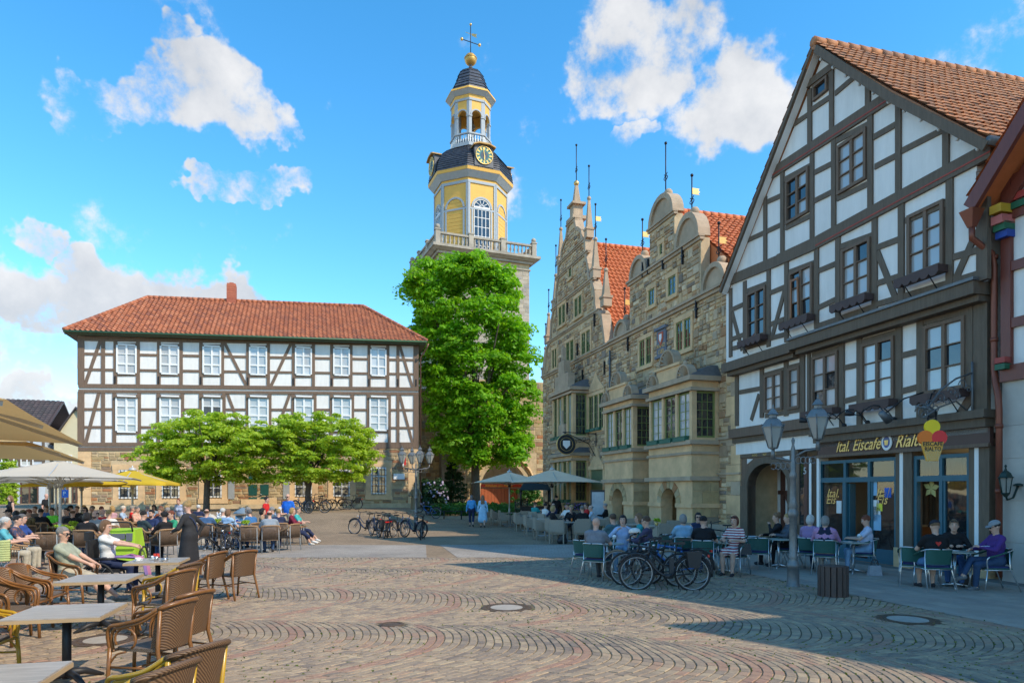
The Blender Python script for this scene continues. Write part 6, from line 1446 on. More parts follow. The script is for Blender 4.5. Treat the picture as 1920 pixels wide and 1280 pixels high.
def shrub(name,label,c,w,dpt,h,mat,n,per,size,seed,cat='shrub',flowers=None,cone=False,kind=None):
 rs=np.random.RandomState(seed);t=thing(name,label,cat,c);C=[];Rd=[]
 for i in range(n):
  a=rs.rand()*6.283;q=math.sqrt(rs.rand());z=rs.rand()
  f=(1-z)**.8 if cone else math.sqrt(1-.75*z*z)
  C.append((c[0]+math.cos(a)*q*w*f,c[1]+math.sin(a)*q*dpt*f,c[2]+.1+z*h*.92));Rd.append(.22+.12*rs.rand())
 V,Fq,idx=leaf_cloud(C,Rd,per,size,rs,.8,.4);link('foliage',raw_mesh('foliage',V-np.array(c),Fq,rnd=rs.rand(len(Fq)),mats=[mat]),t)
 b=MB();b.tube([c,(c[0],c[1],c[2]+h*.8)],[.07,.02],6);b.build('stem',m_bark,t)
 if flowers:
  b=MB()
  for i in range(flowers):
   a=rs.uniform(3.3,6.1);z=rs.uniform(.25,.95);f=math.sqrt(1-.75*z*z)*1.02;b.ball((c[0]+math.cos(a)*w*f,c[1]+math.sin(a)*dpt*f,c[2]+z*h),.085,6)
  b.build('flower_heads',M('lilac_flower',(.36,.29,.38),.8,.3,8),t)['kind']='stuff'
 return t
shrub('rhododendron','dark rhododendron with lilac flowers beside the statue and museum corner',tuple(xd(806,52)),1.6,1.2,2.9,lf_dark,120,60,.09,11,'shrub',60)
shrub('conifer','dark cone shaped evergreen against the grey church wall',tuple(xd(850,58.5)),1.7,1.3,5.2,lf_dark,170,60,.09,12,'tree',cone=True)
shrub('clipped_bush','rounded green bush right of the pointed arch portal',tuple(xd(985,56)),1.7,1.3,2.3,lf_shrub,90,60,.08,13)
def ground_cover():
 rs=np.random.RandomState(4);C=[]
 for i in range(420):
  px=rs.uniform(806,1000);d=rs.uniform(47.5,55);p=xd(px,d);C.append((p.x,p.y,rs.uniform(.15,.85)))
 V,Fq,idx=leaf_cloud(C,np.full(len(C),.38),50,.07,rs,.8,.5);o=link('ground_cover',raw_mesh('ground_cover',V,Fq,rnd=rs.rand(len(Fq)),mats=[lf_shrub]));tag(o,'low green ground cover planting under the lime tree behind the rail','ground cover',kind='stuff')
 a,e=xd(800,47.0),xd(930,47.0);t=thing('garden_rail','low dark metal rail along the planted bed under the lime tree','railing',(a+e)/2);b=MB()
 for z in(.55,):b.tube([a+Vector((0,0,z)),e+Vector((0,0,z))],.03,6)
 b.build('top_rail',m_iron,t)
 for i in range(5):p=a.lerp(e,i/4);b=MB();b.tube([p,p+Vector((0,0,.75 if i in(3,)else .57))],.045,6);b.build('post',m_iron,t)
 b=MB();b.bar(a+Vector((-.2,.35,.09)),e+Vector((3,.35,.09)),.2,.26);tag(b.build('bed_kerb',m_sand_g),'stone kerb of the planted bed',kind='structure')
ground_cover()
for i,(px,h)in enumerate(((8,6.0),(24,5.0))):
 c=tuple(xd(px,63.0+i));shrub('climbing_plant',('tall','shorter')[i]+' climbing plant in front of the blue grey house',c,.5,.4,h,lf_map,60,40,.12,20+i,'plant')
# PEOPLE
def surfnets(val,org,h):
 s=val<0;nx,ny,nz=val.shape
 cs=np.zeros((nx-1,ny-1,nz-1),np.int8)
 for i in(0,1):
  for j in(0,1):
   for k in(0,1):cs+=s[i:nx-1+i,j:ny-1+j,k:nz-1+k]
 act=(cs>0)&(cs<8);I=np.argwhere(act);n=len(I)
 idx=np.full(act.shape,-1,np.int64);idx[act]=np.arange(n)
 pos=np.zeros((n,3));cnt=np.zeros(n)
 cor=[(0,0,0),(1,0,0),(0,1,0),(1,1,0),(0,0,1),(1,0,1),(0,1,1),(1,1,1)]
 vals=[val[I[:,0]+c[0],I[:,1]+c[1],I[:,2]+c[2]]for c in cor]
 for a in range(8):
  for b in range(a+1,8):
   df=[cor[b][q]-cor[a][q]for q in range(3)]
   if sum(abs(x)for x in df)!=1:continue
   va,vb=vals[a],vals[b];cr=(va<0)!=(vb<0);t=np.where(cr,va/np.where(cr,va-vb,1),0)
   P=np.array(cor[a])[None]+t[:,None]*np.array(df)[None]
   pos+=P*cr[:,None];cnt+=cr
 V=(I+pos/cnt[:,None])*h+org
 Fs=[]
 for ax in range(3):
  sl=[slice(1,-1)]*3;sl[ax]=slice(0,-1);sl2=[slice(1,-1)]*3;sl2[ax]=slice(1,None)
  a=s[tuple(sl)];b=s[tuple(sl2)];E=np.argwhere(a!=b)
  if not len(E):continue
  off=np.array([1,1,1]);off[ax]=0;E=E+off;flip=s[E[:,0],E[:,1],E[:,2]]
  u,v=[(1,2),(2,0),(0,1)][ax]
  def cell(du,dv):
   q=E.copy();q[:,u]-=du;q[:,v]-=dv;return idx[q[:,0],q[:,1],q[:,2]]
  q=np.stack([cell(1,1),cell(0,1),cell(0,0),cell(1,0)],-1);q[~flip]=q[~flip][:,::-1];Fs.append(q)
 return V,np.concatenate(Fs)
class SDF:
 """smooth blend of tapered capsules and ellipsoids on a grid; remembers which material is nearest"""
 def __init__(s):s.p=[]
 def cap(s,a,b,ra,rb,m,k=.025):s.p.append(('c',np.array(a,float),np.array(b,float),ra,rb,m,k))
 def ell(s,c,r,m,k=.02,rot=None):s.p.append(('e',np.array(c,float),np.array(r,float),rot,0,m,k))
 def _d(s,q,X):
  if q[0]=='c':
   a,b,ra,rb=q[1:5];ba=b-a;l2=max(1e-9,ba@ba);pa=X-a;h=np.clip((pa@ba)/l2,0,1)
   return np.linalg.norm(pa-h[...,None]*ba,axis=-1)-(ra+(rb-ra)*h)
  c,r,rot=q[1],q[2],q[3];P=X-c
  if rot is not None:P=P@rot
  k0=np.linalg.norm(P/r,axis=-1);k1=np.linalg.norm(P/(r*r),axis=-1);return k0*(k0-1.0)/np.maximum(k1,1e-6)
 def mesh(s,h,cut=None):
  lo=[];hi=[]
  for q in s.p:
   if q[0]=='c':rm=max(q[3],q[4]);lo.append(np.minimum(q[1],q[2])-rm);hi.append(np.maximum(q[1],q[2])+rm)
   else:rm=q[2].max();lo.append(q[1]-rm);hi.append(q[1]+rm)
  L0=np.min(lo,0)-3*h;H0=np.max(hi,0)+3*h;n=np.ceil((H0-L0)/h).astype(int)+1
  val=np.full(n,1.0,np.float64)
  for q,a,b in zip(s.p,lo,hi):
   m=q[6]+2.5*h;i0=np.maximum(0,np.floor((a-m-L0)/h).astype(int));i1=np.minimum(n,np.ceil((b+m-L0)/h).astype(int)+1)
   ax=[L0[i]+h*np.arange(i0[i],i1[i])for i in range(3)];X=np.stack(np.meshgrid(*ax,indexing='ij'),-1);d=s._d(q,X);k=q[6]
   sl=tuple(slice(i0[i],i1[i])for i in range(3));v=val[sl]
   if k>0:hh=np.maximum(k-np.abs(v-d),0)/k;val[sl]=np.minimum(v,d)-hh*hh*k*.25
   else:val[sl]=np.minimum(v,d)
  if cut is not None:
   ax=[L0[i]+h*np.arange(n[i])for i in range(3)];X=np.stack(np.meshgrid(*ax,indexing='ij'),-1);val=np.maximum(val,cut(X))
  V,Fc=surfnets(val,L0,h)
  cen=V[Fc].mean(1);best=np.full(len(Fc),9.0);mi=np.zeros(len(Fc),np.int32)
  for q in s.p:
   d=s._d(q,cen);w=d<best;best[w]=d[w];mi[w]=q[5]
  return V,Fc,mi
def rotz(v,a):c,s_=math.cos(a),math.sin(a);return np.array([v[0]*c-v[1]*s_,v[0]*s_+v[1]*c,v[2]])
def ik(a,t,l1,l2,pole):
 a=np.array(a,float);t=np.array(t,float);d=t-a;L_=np.linalg.norm(d)
 if L_>(l1+l2)*.995:t=a+d/L_*(l1+l2)*.995;d=t-a;L_=np.linalg.norm(d)
 u=d/L_;x=(l1*l1-l2*l2+L_*L_)/(2*L_);h=math.sqrt(max(0,l1*l1-x*x));p=np.array(pole,float);p=p-u*(p@u);nn=np.linalg.norm(p)
 p=p/nn if nn>1e-6 else np.array([0,0,1.]);return a+u*x+p*h,t
_cm={}
def cloth(c,rough=.85,sk=False):
 key=(tuple(round(x,3)for x in c),sk)
 if key not in _cm:
  _cm[key]=M('hair_'+'_'.join('%d'%(x*1000)for x in c),c,.5,.45,9,.9,20,spec=.4,aniso=(22,22,5))if sk=='hair' else M(('skin_' if sk else 'cloth_')+'_'.join('%d'%(x*1000)for x in c),c,.55 if sk else rough,.08 if sk else .2,8 if sk else 11,.0 if sk else .6,9,spec=.3)
 return _cm[key]
def pattern_cloth(name,c1,c2,kind):
 if name in _mats:return _mats[name]
 m=bpy.data.materials.new(name);m.use_nodes=True;nt=m.node_tree;N=nt.nodes.new;L=nt.links.new;b=nt.nodes['Principled BSDF'];b.inputs['Roughness'].default_value=.85
 tc=N('ShaderNodeTexCoord')
 if kind=='stripe':w=N('ShaderNodeTexWave');w.bands_direction='Z';w.inputs['Scale'].default_value=5.5;w.inputs['Distortion'].default_value=.6
 elif kind=='floral':w=N('ShaderNodeTexNoise');w.inputs['Scale'].default_value=14
 else:w=N('ShaderNodeTexChecker');w.inputs['Scale'].default_value=30
 L(tc.outputs['Object'],w.inputs['Vector']);cr=N('ShaderNodeValToRGB');cr.color_ramp.interpolation='CONSTANT' if kind!='floral' else 'LINEAR'
 cr.color_ramp.elements[0].position=0;cr.color_ramp.elements[1].position=.5;cr.color_ramp.elements[0].color=(*c1,1);cr.color_ramp.elements[1].color=(*c2,1)
 L(w.outputs['Fac'],cr.inputs['Fac']);L(cr.outputs[0],b.inputs['Base Color']);_mats[name]=m;return m
SKIN=[(.55,.33,.24),(.60,.37,.27),(.50,.29,.20),(.58,.33,.25),(.40,.22,.14)]
HAIR={'grey':(.30,.28,.26),'white':(.62,.60,.56),'brown':(.10,.055,.03),'dark':(.015,.012,.011),'blond':(.42,.27,.11),'redbrown':(.20,.06,.03),'lightbrown':(.22,.12,.06),'darkgrey':(.16,.15,.14)}
m_eye_w=M('eye_white',(.7,.69,.66),.3,.02);m_eye_d=M('eye_dark',(.02,.015,.012),.2);m_lip=M('lip',(.36,.12,.10),.5)
def person(label,loc,rz,top,bottom,shoes=(.03,.03,.035),hair='brown',style='short',pose='sit',scale=1.0,fem=False,sleeve='short',legs='long',lean=0.0,yaw=0.0,pitch=8.0,hands=None,skin=0,res=.021,glasses=False,hat=None,beard=False,seat_h=.46,feet=None,group=None,cat='person',roll=0.0,fat=1.0,vest=None,extra=None,eyes=True):
 S=SDF();SK,TP,BT,SH,VS=0,1,2,3,4
 f=.93 if fem else 1.0;w=f*fat
 def T(m):return m
 if pose in('sit','sitcross'):pel=np.array([0,0,seat_h+.105])
 elif pose=='perch':pel=np.array([0,0,seat_h+.1])
 else:pel=np.array([0,0,.93])
 ln=R(lean);up=np.array([0,math.sin(ln),math.cos(ln)]);fw=np.array([0,math.cos(ln),-math.sin(ln)]);rt=np.array([1.,0,0])
 def tp(x,y,z):return pel+rt*x+fw*y+up*z
 sh=.175*w
 S.cap(tp(-.085*w,-.01,.0),tp(.085*w,-.01,.0),.118*w,.118*w,BT,.05)
 S.cap(tp(0,.0,.06),tp(0,.015,.2),.125*w,.122*w,TP,.06);S.cap(tp(-.05*w,.01,.14),tp(.05*w,.01,.14),.115*w,.115*w,TP,.06)
 S.cap(tp(-.075*w,0,.3),tp(.075*w,0,.3),.115*w,.115*w,TP,.06);S.cap(tp(-sh*.72,-.01,.44),tp(sh*.72,-.01,.44),.078,.078,TP,.06)
 if fem:
  for x in(-.075,.075):S.ell(tp(x,.095,.30),(.068,.06,.065),TP,.05)
 if fat>1.06:S.ell(tp(0,.09,.13),(.14*w,.12*w,.13),TP,.06)
 S.cap(tp(0,-.01,.47),tp(0,.012,.58),.056*f,.052*f,SK,.03)
 hy=R(yaw);hp=R(pitch)-ln*.6;hc=tp(0,.03,.665)
 c,s_=math.cos(hy),math.sin(hy);f0=np.array([-s_,c,0]);r0=np.array([c,s_,0]);u0=np.array([0,0,1.]);hf=f0*math.cos(hp)-u0*math.sin(hp);hu=u0*math.cos(hp)+f0*math.sin(hp);rr=R(roll);hr=r0*math.cos(rr)+hu*math.sin(rr);hu=hu*math.cos(rr)-r0*math.sin(rr)
 H=lambda x,y,z:hc+hr*x+hf*y+hu*z;RM=np.stack([hr,hf,hu],-1)
 S.ell(H(0,-.012,.028),(.077,.096,.092),SK,.02,RM);S.ell(H(0,.018,-.035),(.062,.072,.085),SK,.03,RM);S.cap(H(0,.06,-.085),H(0,.045,-.09),.03,.034,SK,.03)
 S.cap(H(0,.082,.02),H(0,.104,-.022),.012,.017,SK,.015);S.ell(H(-.078,-.005,-.008),(.014,.022,.034),SK,.008,RM);S.ell(H(.078,-.005,-.008),(.014,.022,.034),SK,.008,RM)
 S.cap(H(-.03,.082,.04),H(.03,.082,.04),.012,.012,SK,.02)
 if vest:S.cap(tp(-.06*w,.0,.1),tp(-.06*w,.0,.42),.14*w,.108,VS,.05);S.cap(tp(.06*w,.0,.1),tp(.06*w,.0,.42),.14*w,.108,VS,.05)
 if hands is None:hands=[(-.13,.36,.24),(.13,.36,.24)]if pose in('sit','perch','sitcross')else[(-.27,.03,-.1),(.27,.03,-.1)]
 hand_f=[]
 for sg,ht in zip((-1,1),hands):
  a=tp(sg*sh,-.01,.435);tt=pel+np.array(ht)if len(ht)==3 else np.array(ht[:3])
  e,hd=ik(a,tt,.285,.255,(sg*.7,-.35,-.6));la=.05*(1 if not fem else .92)
  k={'none':.0,'short':.62,'elbow':.98,'long':9}[sleeve]
  if k>=9:S.cap(a,e,la*1.2,la*.98,TP);S.cap(e,e+(hd-e)*.93,la*.98,.036,TP);S.cap(e+(hd-e)*.93,hd,.027,.026,SK,.012)
  elif k<=0:S.cap(a,e,la*1.05,.04,SK);S.cap(e,hd,.041,.026,SK)
  else:m_=a+(e-a)*k;S.cap(a,m_,la*1.22,la*1.12,TP);S.cap(m_,e,la*.86,.041,SK,.012);S.cap(e,hd,.042,.026,SK)
  dv=(hd-e)/max(1e-6,np.linalg.norm(hd-e));pn=np.array([-sg*.55,.1,-.8]);pn=pn-dv*(pn@dv);pn/=np.linalg.norm(pn);sd=np.cross(dv,pn)
  pc=hd+dv*.045;S.ell(pc,(.043,.05,.018),SK,.02,np.stack([sd,dv,pn],-1));hand_f.append((hd,dv,pn,sd,sg))
 stand=pose in('stand','walk','lean')
 if feet is None:
  if pose=='sit':feet=[(-.11,.44,0),(.12,.40,0)]
  elif pose=='sitcross':feet=[(-.06,.42,0),(-.10,.68,.22)]
  elif pose=='perch':feet=[(-.1,.5,0),(.12,.6,0)]
  elif pose=='walk':feet=[(-.09,.22,0),(.09,-.26,.05)]
  else:feet=[(-.11,.02,0),(.12,.05,0)]
 dress=legs in('dress','skirt')
 for sg,ft in zip((-1,1),feet):
  hip=pel+np.array([sg*.088*w,0,-.02]);ank=np.array([ft[0],ft[1],ft[2]+.085]);kn,ank=ik(hip,ank,.43,.42,(sg*.12,1,.35 if not stand else 0))
  lt={'long':9,'shorts':.82,'knee':1.05,'dress':1.0,'skirt':.9,'capri':1.55}[legs];q=w
  if lt>=9:S.cap(hip,kn,.092*q,.066,BT,.03);S.cap(kn,ank+(kn-ank)*.08,.066,.05,BT,.02);S.cap(ank+(kn-ank)*.08,ank,.037,.036,SK,.01)
  elif lt>1:m_=kn+(ank-kn)*(lt-1);S.cap(hip,kn,.094*q,.068,BT,.03);S.cap(kn,m_,.068,.062,BT,.02);S.cap(m_,kn+(ank-kn)*.5,.05,.05,SK,.01);S.cap(kn+(ank-kn)*.4,ank,.052,.036,SK,.02)
  else:m_=hip+(kn-hip)*lt;S.cap(hip,m_,.096*q,.082*q,BT,.03);S.cap(m_,kn,.064,.053,SK,.012);S.cap(kn,kn+(ank-kn)*.45,.053,.054,SK,.02);S.cap(kn+(ank-kn)*.4,ank,.053,.036,SK,.02)
  fa=R(12*sg);td=np.array([math.sin(fa),math.cos(fa),-.0 if ft[2]<.05 else-.25]);td/=np.linalg.norm(td)
  S.cap(ank+np.array([0,-.035,-.042]),ank+td*.09+np.array([0,0,-.048]),.042,.037,SH,.02);S.cap(ank+td*.08+np.array([0,0,-.052]),ank+td*.15+np.array([0,0,-.056]),.036,.03,SH,.02)
 if dress:
  if stand:
   z1=.40 if legs=='dress' else .5
   for i in range(6):t_=i/5;S.cap((-.07-.03*t_,.02,pel[2]-(pel[2]-z1)*t_),(.07+.03*t_,.02,pel[2]-(pel[2]-z1)*t_),.125+.03*t_,.125+.03*t_,BT,.05)
  else:S.cap((-.06,.1,pel[2]-.02),(-.09,.36,pel[2]-.03),.11,.1,BT,.05);S.cap((.06,.1,pel[2]-.02),(.09,.36,pel[2]-.03),.11,.1,BT,.05)
 V,Fc,mi=S.mesh(res);sm=np.ones(len(Fc),bool)
 V=V.tolist();faces=Fc.tolist();mi=mi.tolist();smooth=[True]*len(faces)
 mb=MB()
 for hd,dv,pn,sd,sg in hand_f:
  for i in range(4):
   o=hd+dv*.07+sd*(-.03+.02*i);l=(.072,.082,.076,.06)[i]
   a1=dv*.8+pn*.35;a2=dv*.45+pn*.75;a1/=np.linalg.norm(a1);a2/=np.linalg.norm(a2)
   mb.tube([o-dv*.02,o,o+a1*l*.45,o+a1*l*.45+a2*l*.5],[.0105,.0105,.0095,.007],5,0)
  s2=-1 if(sd@np.array([sg*-1.,0,0]))<0 else 1
  o=hd+dv*.025+sd*(.03*s2);td=dv*.55+sd*(.6*s2)+pn*.4;td/=np.linalg.norm(td);mb.tube([o-sd*.01*s2,o+td*.03,o+td*.045+dv*.025],[.013,.011,.008],5,0)
 for sg in(-1,1):
  if eyes:
   e=H(sg*.031,.083,.012);mb.lathe([(.0001,-.012),(.012,0),(.0001,.012)],e,6,5);mb.lathe([(.0001,-.007),(.007,0),(.0001,.007)],H(sg*.031,.092,.012),6,6)
   mb.tube([H(sg*.015,.095,.035),H(sg*.032,.095,.04),H(sg*.05,.083,.034)],.005,4,8)
 mb.tube([H(-.024,.088,-.058),H(0,.095,-.055),H(.024,.088,-.058)],[.004,.0075,.004],5,7)
 b0=len(V);V+=[list(q)for q in mb.v];faces+=[tuple(i+b0 for i in q)for q in mb.f];mi+=mb.m;smooth+=mb.s
 hm=cloth(HAIR.get(hair,(.1,.06,.03)),.6,'hair')
 mats=[cloth(SKIN[skin],sk=True)]+[x if not isinstance(x,tuple)else cloth(x)for x in(top,bottom,shoes,vest or(.02,.02,.05))]+[m_eye_w,m_eye_d,m_lip,hm]
 t=thing('person',label,cat,loc,rz,group);t.scale=(scale,)*3
 link('body',raw_mesh('body',V,faces,mi,smooth=smooth,mats=mats),t)
 hs=SDF();front=lambda X,y0,z0,sl:((X-hc)@hf-y0)-sl*np.minimum(0,0)+0*z0
 if style!='bald':
  hs.ell(H(0,-.018,.04),(.086,.104,.094),0,.02,RM)
  zc={'short':-.02,'cropped':-.005,'bob':-.09,'long':-.09,'bun':-.03,'curly':-.03,'fringe':-.03,'halfbald':-.03}[style]
  if style=='bob':hs.ell(H(0,-.035,-.03),(.092,.088,.1),0,.04,RM)
  if style=='long':
   hs.ell(H(0,-.045,-.04),(.09,.08,.11),0,.04,RM);hs.cap(H(-.04,-.06,-.05),tp(-.05,-.1,.36),.06,.05,0,.05);hs.cap(H(.04,-.06,-.05),tp(.05,-.1,.36),.06,.05,0,.05)
  if style=='bun':hs.ell(H(0,-.08,.1),(.05,.05,.045),0,.02,RM)
  if style=='curly':
   rs=np.random.RandomState(len(label))
   for i in range(16):
    v=rs.randn(3);v[2]=abs(v[2]);v/=np.linalg.norm(v);hs.ell(H(v[0]*.08,-.03+v[1]*.085,.05+v[2]*.07),(.034,.034,.03),0,.015,RM)
  def cut(X):
   P=X-hc;y=P@hf;z=P@hu;x=P@hr
   face=np.minimum(y-(.038 if style not in('fringe',)else .05),-(z-(.062 if style!='fringe' else .05)))
   v=np.minimum(face+0,9)
   low=(zc-z)if style not in('long','bob')else(-.14-z)if style=='bob' else np.full_like(z,-1)
   if style=='halfbald':return np.maximum(np.maximum(face,low),z-.055)
   return np.maximum(face,low)
  try:
   Vh,Fh,_=hs.mesh(max(.012,res*.75),cut)
   link('hair',raw_mesh('hair',Vh,Fh,smooth=np.ones(len(Fh)),mats=[hm]),t)
  except Exception:pass
 def up3(b,nm,m):
  o=b.build(nm,m,t,local=True);return o
 if beard:
  q=SDF();q.ell(H(0,.045,-.075),(.055,.05,.045),0,.02,RM);Vh,Fh,_=q.mesh(.014);link('beard',raw_mesh('beard',Vh,Fh,smooth=np.ones(len(Fh)),mats=[hm]),t)
 if glasses:
  q=MB();z=.014 if glasses!='head' else .1;y=.1 if glasses!='head' else .06
  for sg in(-1,1):
   c_=H(sg*.033,y,z);q.prism([Vector(c_+hr*a+hu*e)for a,e in((-.027,.013),(.027,.015),(.024,-.017),(-.02,-.019))],Vector(hf*.008),Vector(hf*0));q.tube([H(sg*.06,y-.006,z+.008),H(sg*.08,0,z+.006)],.004,4)
  q.tube([H(-.01,y+.004,z+.004),H(.01,y+.004,z+.004)],.004,4);up3(q,'sunglasses',m_black)
 if hat:
  q=SDF();q.ell(H(0,-.015,.055),(.092,.108,.08),0,.02,RM);Vh,Fh,_=q.mesh(.013,lambda X:.04-(X-hc)@hu);hm2=cloth(hat);o=link('cap',raw_mesh('cap',Vh,Fh,smooth=np.ones(len(Fh)),mats=[hm2]),t)
  q=MB();P=[Vector(H(math.sin(a)*.085,.07+.09*math.cos(a),.05-.015*math.cos(a)))for a in np.linspace(-1.4,1.4,9)];q.prism(P,Vector(hu*.006),Vector(hu*-.004));ob=q.build('brim',hm2,o,local=True)
 if extra:extra(t,tp,H,hr,hf,hu,pel)
 return t
# FURNITURE PROTOTYPES (built once at the origin, facing +y)
m_bam=M('brown_bamboo',(.20,.085,.025),.32,.25,7,.1,20,spec=.5);m_gld=M('golden_bamboo',(.44,.26,.02),.3,.12,5,.08,20,spec=.5)
m_wv=weave('brown_weave',(.07,.035,.018),(.19,.105,.05),30);m_wvd=weave('seat_weave',(.08,.06,.045),(.19,.14,.10),30)
m_rope=M('brown_rope',(.13,.085,.055),.8,.25,20,.3,60);m_rim=M('tan_rope_rim',(.34,.20,.10),.7,.2,20,.3,60);m_fr=M('grey_frame',(.17,.17,.165),.4,.1,6,metal=.5)
m_taupe=weave('taupe_weave',(.27,.22,.165),(.40,.335,.255),46,.7);m_grn=weave('green_weave',(.012,.075,.06),(.03,.13,.105),60,.5);m_navy=M('navy_cushion',(.015,.025,.10),.8,.1,8)
m_tabw=M('grey_wood_top',(.36,.32,.28),.3,.4,2.2,.1,20,spec=.5,aniso=(1.2,14,1));m_tabe=M('tan_table_edge',(.42,.29,.16),.5)
m_greytop=M('terrazzo_top',(.33,.36,.31),.35,.15,20,spec=.5);m_taupet=M('taupe_table_top',(.42,.35,.28),.6,.1,3,aniso=(1,10,1))
proto_parked=[]
def curve(pts,n=10):
 """Catmull-Rom through the points"""
 P=[Vector(p)for p in pts];P=[P[0]*2-P[1]]+P+[P[-1]*2-P[-2]];out=[]
 for i in range(1,len(P)-2):
  for k in range(n):
   t=k/n;a,b,c,d=P[i-1:i+3];out.append(.5*((2*b)+(c-a)*t+(2*a-5*b+4*c-d)*t*t+(3*b-a-3*c+d)*t**3))
 out.append(P[-2]);return out
def mk_bistro(gold=False):
 t=thing('bistro_chair','','',(0,0,0));m=m_gld if gold else m_bam
 b=MB();n=12;V=[]
 for i in range(n+1):
  a=math.pi*(i/n);x=-.225*math.cos(a);y=-.16-.13*math.sin(a)
  for z,o in((.44,.0),(.60,-.03),(.74,-.06),(.84+.05*math.sin(a),-.09)):V.append((x*(1+.12*(z-.44)),y+o,z))
 Fc=[(i*4+j,(i+1)*4+j,(i+1)*4+j+1,i*4+j+1)for i in range(n)for j in range(3)]
 V2=[(x,y+.018,z)for x,y,z in V];k=len(V);b.add(V+V2,Fc+[tuple(q+k for q in reversed(f))for f in Fc],0,smooth=True);b.build('backrest',m_wv,t,local=True,recalc=False)
 b=MB();rim=[(-.236*math.cos(math.pi*i/12)*1.05,-.25-.13*math.sin(math.pi*i/12),.84+.05*math.sin(math.pi*i/12))for i in range(13)];b.tube(rim,.022,8);b.build('back_rim',m_wv if gold else m_bam,t,local=True)
 b=MB();pts=[(-.23,-.2),(-.25,.1),(-.2,.24),(0,.27),(.2,.24),(.25,.1),(.23,-.2),(0,-.26)];b.prism([Vector((x,y,0))for x,y in pts],(0,0,.425),(0,0,.455));b.build('seat',m_wvd,t,local=True)
 for s in(-1,1):
  b=MB();b.tube(curve([(s*.246,-.25,.845),(s*.29,-.1,.75),(s*.305,.1,.695),(s*.30,.235,.665),(s*.285,.275,.58),(s*.27,.265,.44)],5),.018,7);b.tube(curve([(s*.240,-.245,.82),(s*.276,-.1,.72),(s*.29,.09,.665),(s*.285,.2,.64),(s*.275,.24,.56),(s*.262,.235,.44)],5),.015,7);b.build('arm',m,t,local=True)
  b=MB();c=Vector((s*.285,.08,.55));b.tube([c+Vector((0,.115*math.cos(w),.105*math.sin(w)))for w in np.linspace(-.6,4.1,14)],.012,6);b.build('arm_loop',m,t,local=True)
  b=MB();b.tube([(s*.27,.265,.46),(s*.265,.29,.2),(s*.26,.30,0)],[.021,.02,.019],8);b.build('leg',m,t,local=True)
  b=MB();b.tube([(s*.240,-.26,.84),(s*.225,-.22,.44),(s*.245,-.28,.2),(s*.25,-.33,0)],[.019,.021,.02,.018],8);b.build('leg',m,t,local=True)
  b=MB();b.tube([(s*.262,.28,.27),(s*.243,-.27,.27)],.012,6);b.tube(curve([(s*.262,.275,.3),(s*.26,.2,.39),(s*.255,.1,.42)],4),.01,5);b.build('stretcher',m,t,local=True)
 b=MB();b.tube([(-.255,0,.27),(.255,0,.27)],.012,6);b.tube([(-.26,.27,.42),(.26,.27,.42)],.016,6);b.build('stretcher',m,t,local=True);return t
def mk_rope():
 t=thing('rope_chair','','',(0,0,0))
 for s in(-1,1):
  b=MB();b.tube([(s*.24,-.25,.86),(s*.25,-.26,.45),(s*.255,-.30,0)],.014,6);b.build('leg',m_fr,t,local=True);b=MB();b.tube([(s*.26,.24,.62),(s*.25,.23,.40),(s*.255,.26,0)],.014,6);b.build('leg',m_fr,t,local=True)
  b=MB();b.tube(curve([(s*.25,-.26,.86),(s*.275,-.18,.76),(s*.285,.05,.655),(s*.26,.26,.62)],4),.024,7);b.build('arm',m_rim,t,local=True)
  b=MB()
  for k in range(9):y=-.2+.05*k;b.tube([(s*.28,y,.72-.1*k/9+(.03 if k<2 else 0)),(s*.25,y,.43)],.011,5)
  b.build('side_cords',m_rope,t,local=True)
 b=MB();b.tube(curve([(-.25,-.26,.86),(-.13,-.29,.87),(.13,-.29,.87),(.25,-.26,.86)],4),.024,7);b.build('back_rim',m_rim,t,local=True)
 b=MB()
 for k in range(17):x=-.22+.44*k/16;b.tube([(x*1.05,-.28,.85),(x,-.27,.44)],.0125,5)
 b.build('back_cords',m_rope,t,local=True)
 b=MB();b.box((0,0,.44),(.52,.52,.05));b.tube([(-.25,-.27,.42),(.25,-.27,.42)],.018,6);b.build('seat',m_rope,t,local=True);return t
def mk_taupe():
 t=thing('wicker_armchair','','',(0,0,0));b=MB();b.box((0,-.27,.66),(.56,.06,.46),taper=.97);b.build('backrest',m_taupe,t,local=True)
 for s in(-1,1):b=MB();b.hexa([Vector((s*x,y,z))for x,y,z in((.25,-.24,.36),(.30,-.24,.36),(.30,.27,.36),(.25,.27,.36),(.25,-.24,.80),(.31,-.24,.80),(.31,.27,.62),(.25,.27,.62))]);b.build('arm',m_taupe,t,local=True)
 b=MB();b.box((0,.015,.40),(.50,.5,.10));b.build('seat',m_taupe,t,local=True);b=MB();b.box((0,.02,.475),(.47,.46,.05));b.build('cushion',M('taupe_cushion',(.30,.26,.20),.9,.1,6),t,local=True)
 for x in(-.26,.26):
  for y in(-.25,.25):b=MB();b.box((x,y,.18),(.045,.045,.36));b.build('leg',m_taupe,t,local=True)
 return t
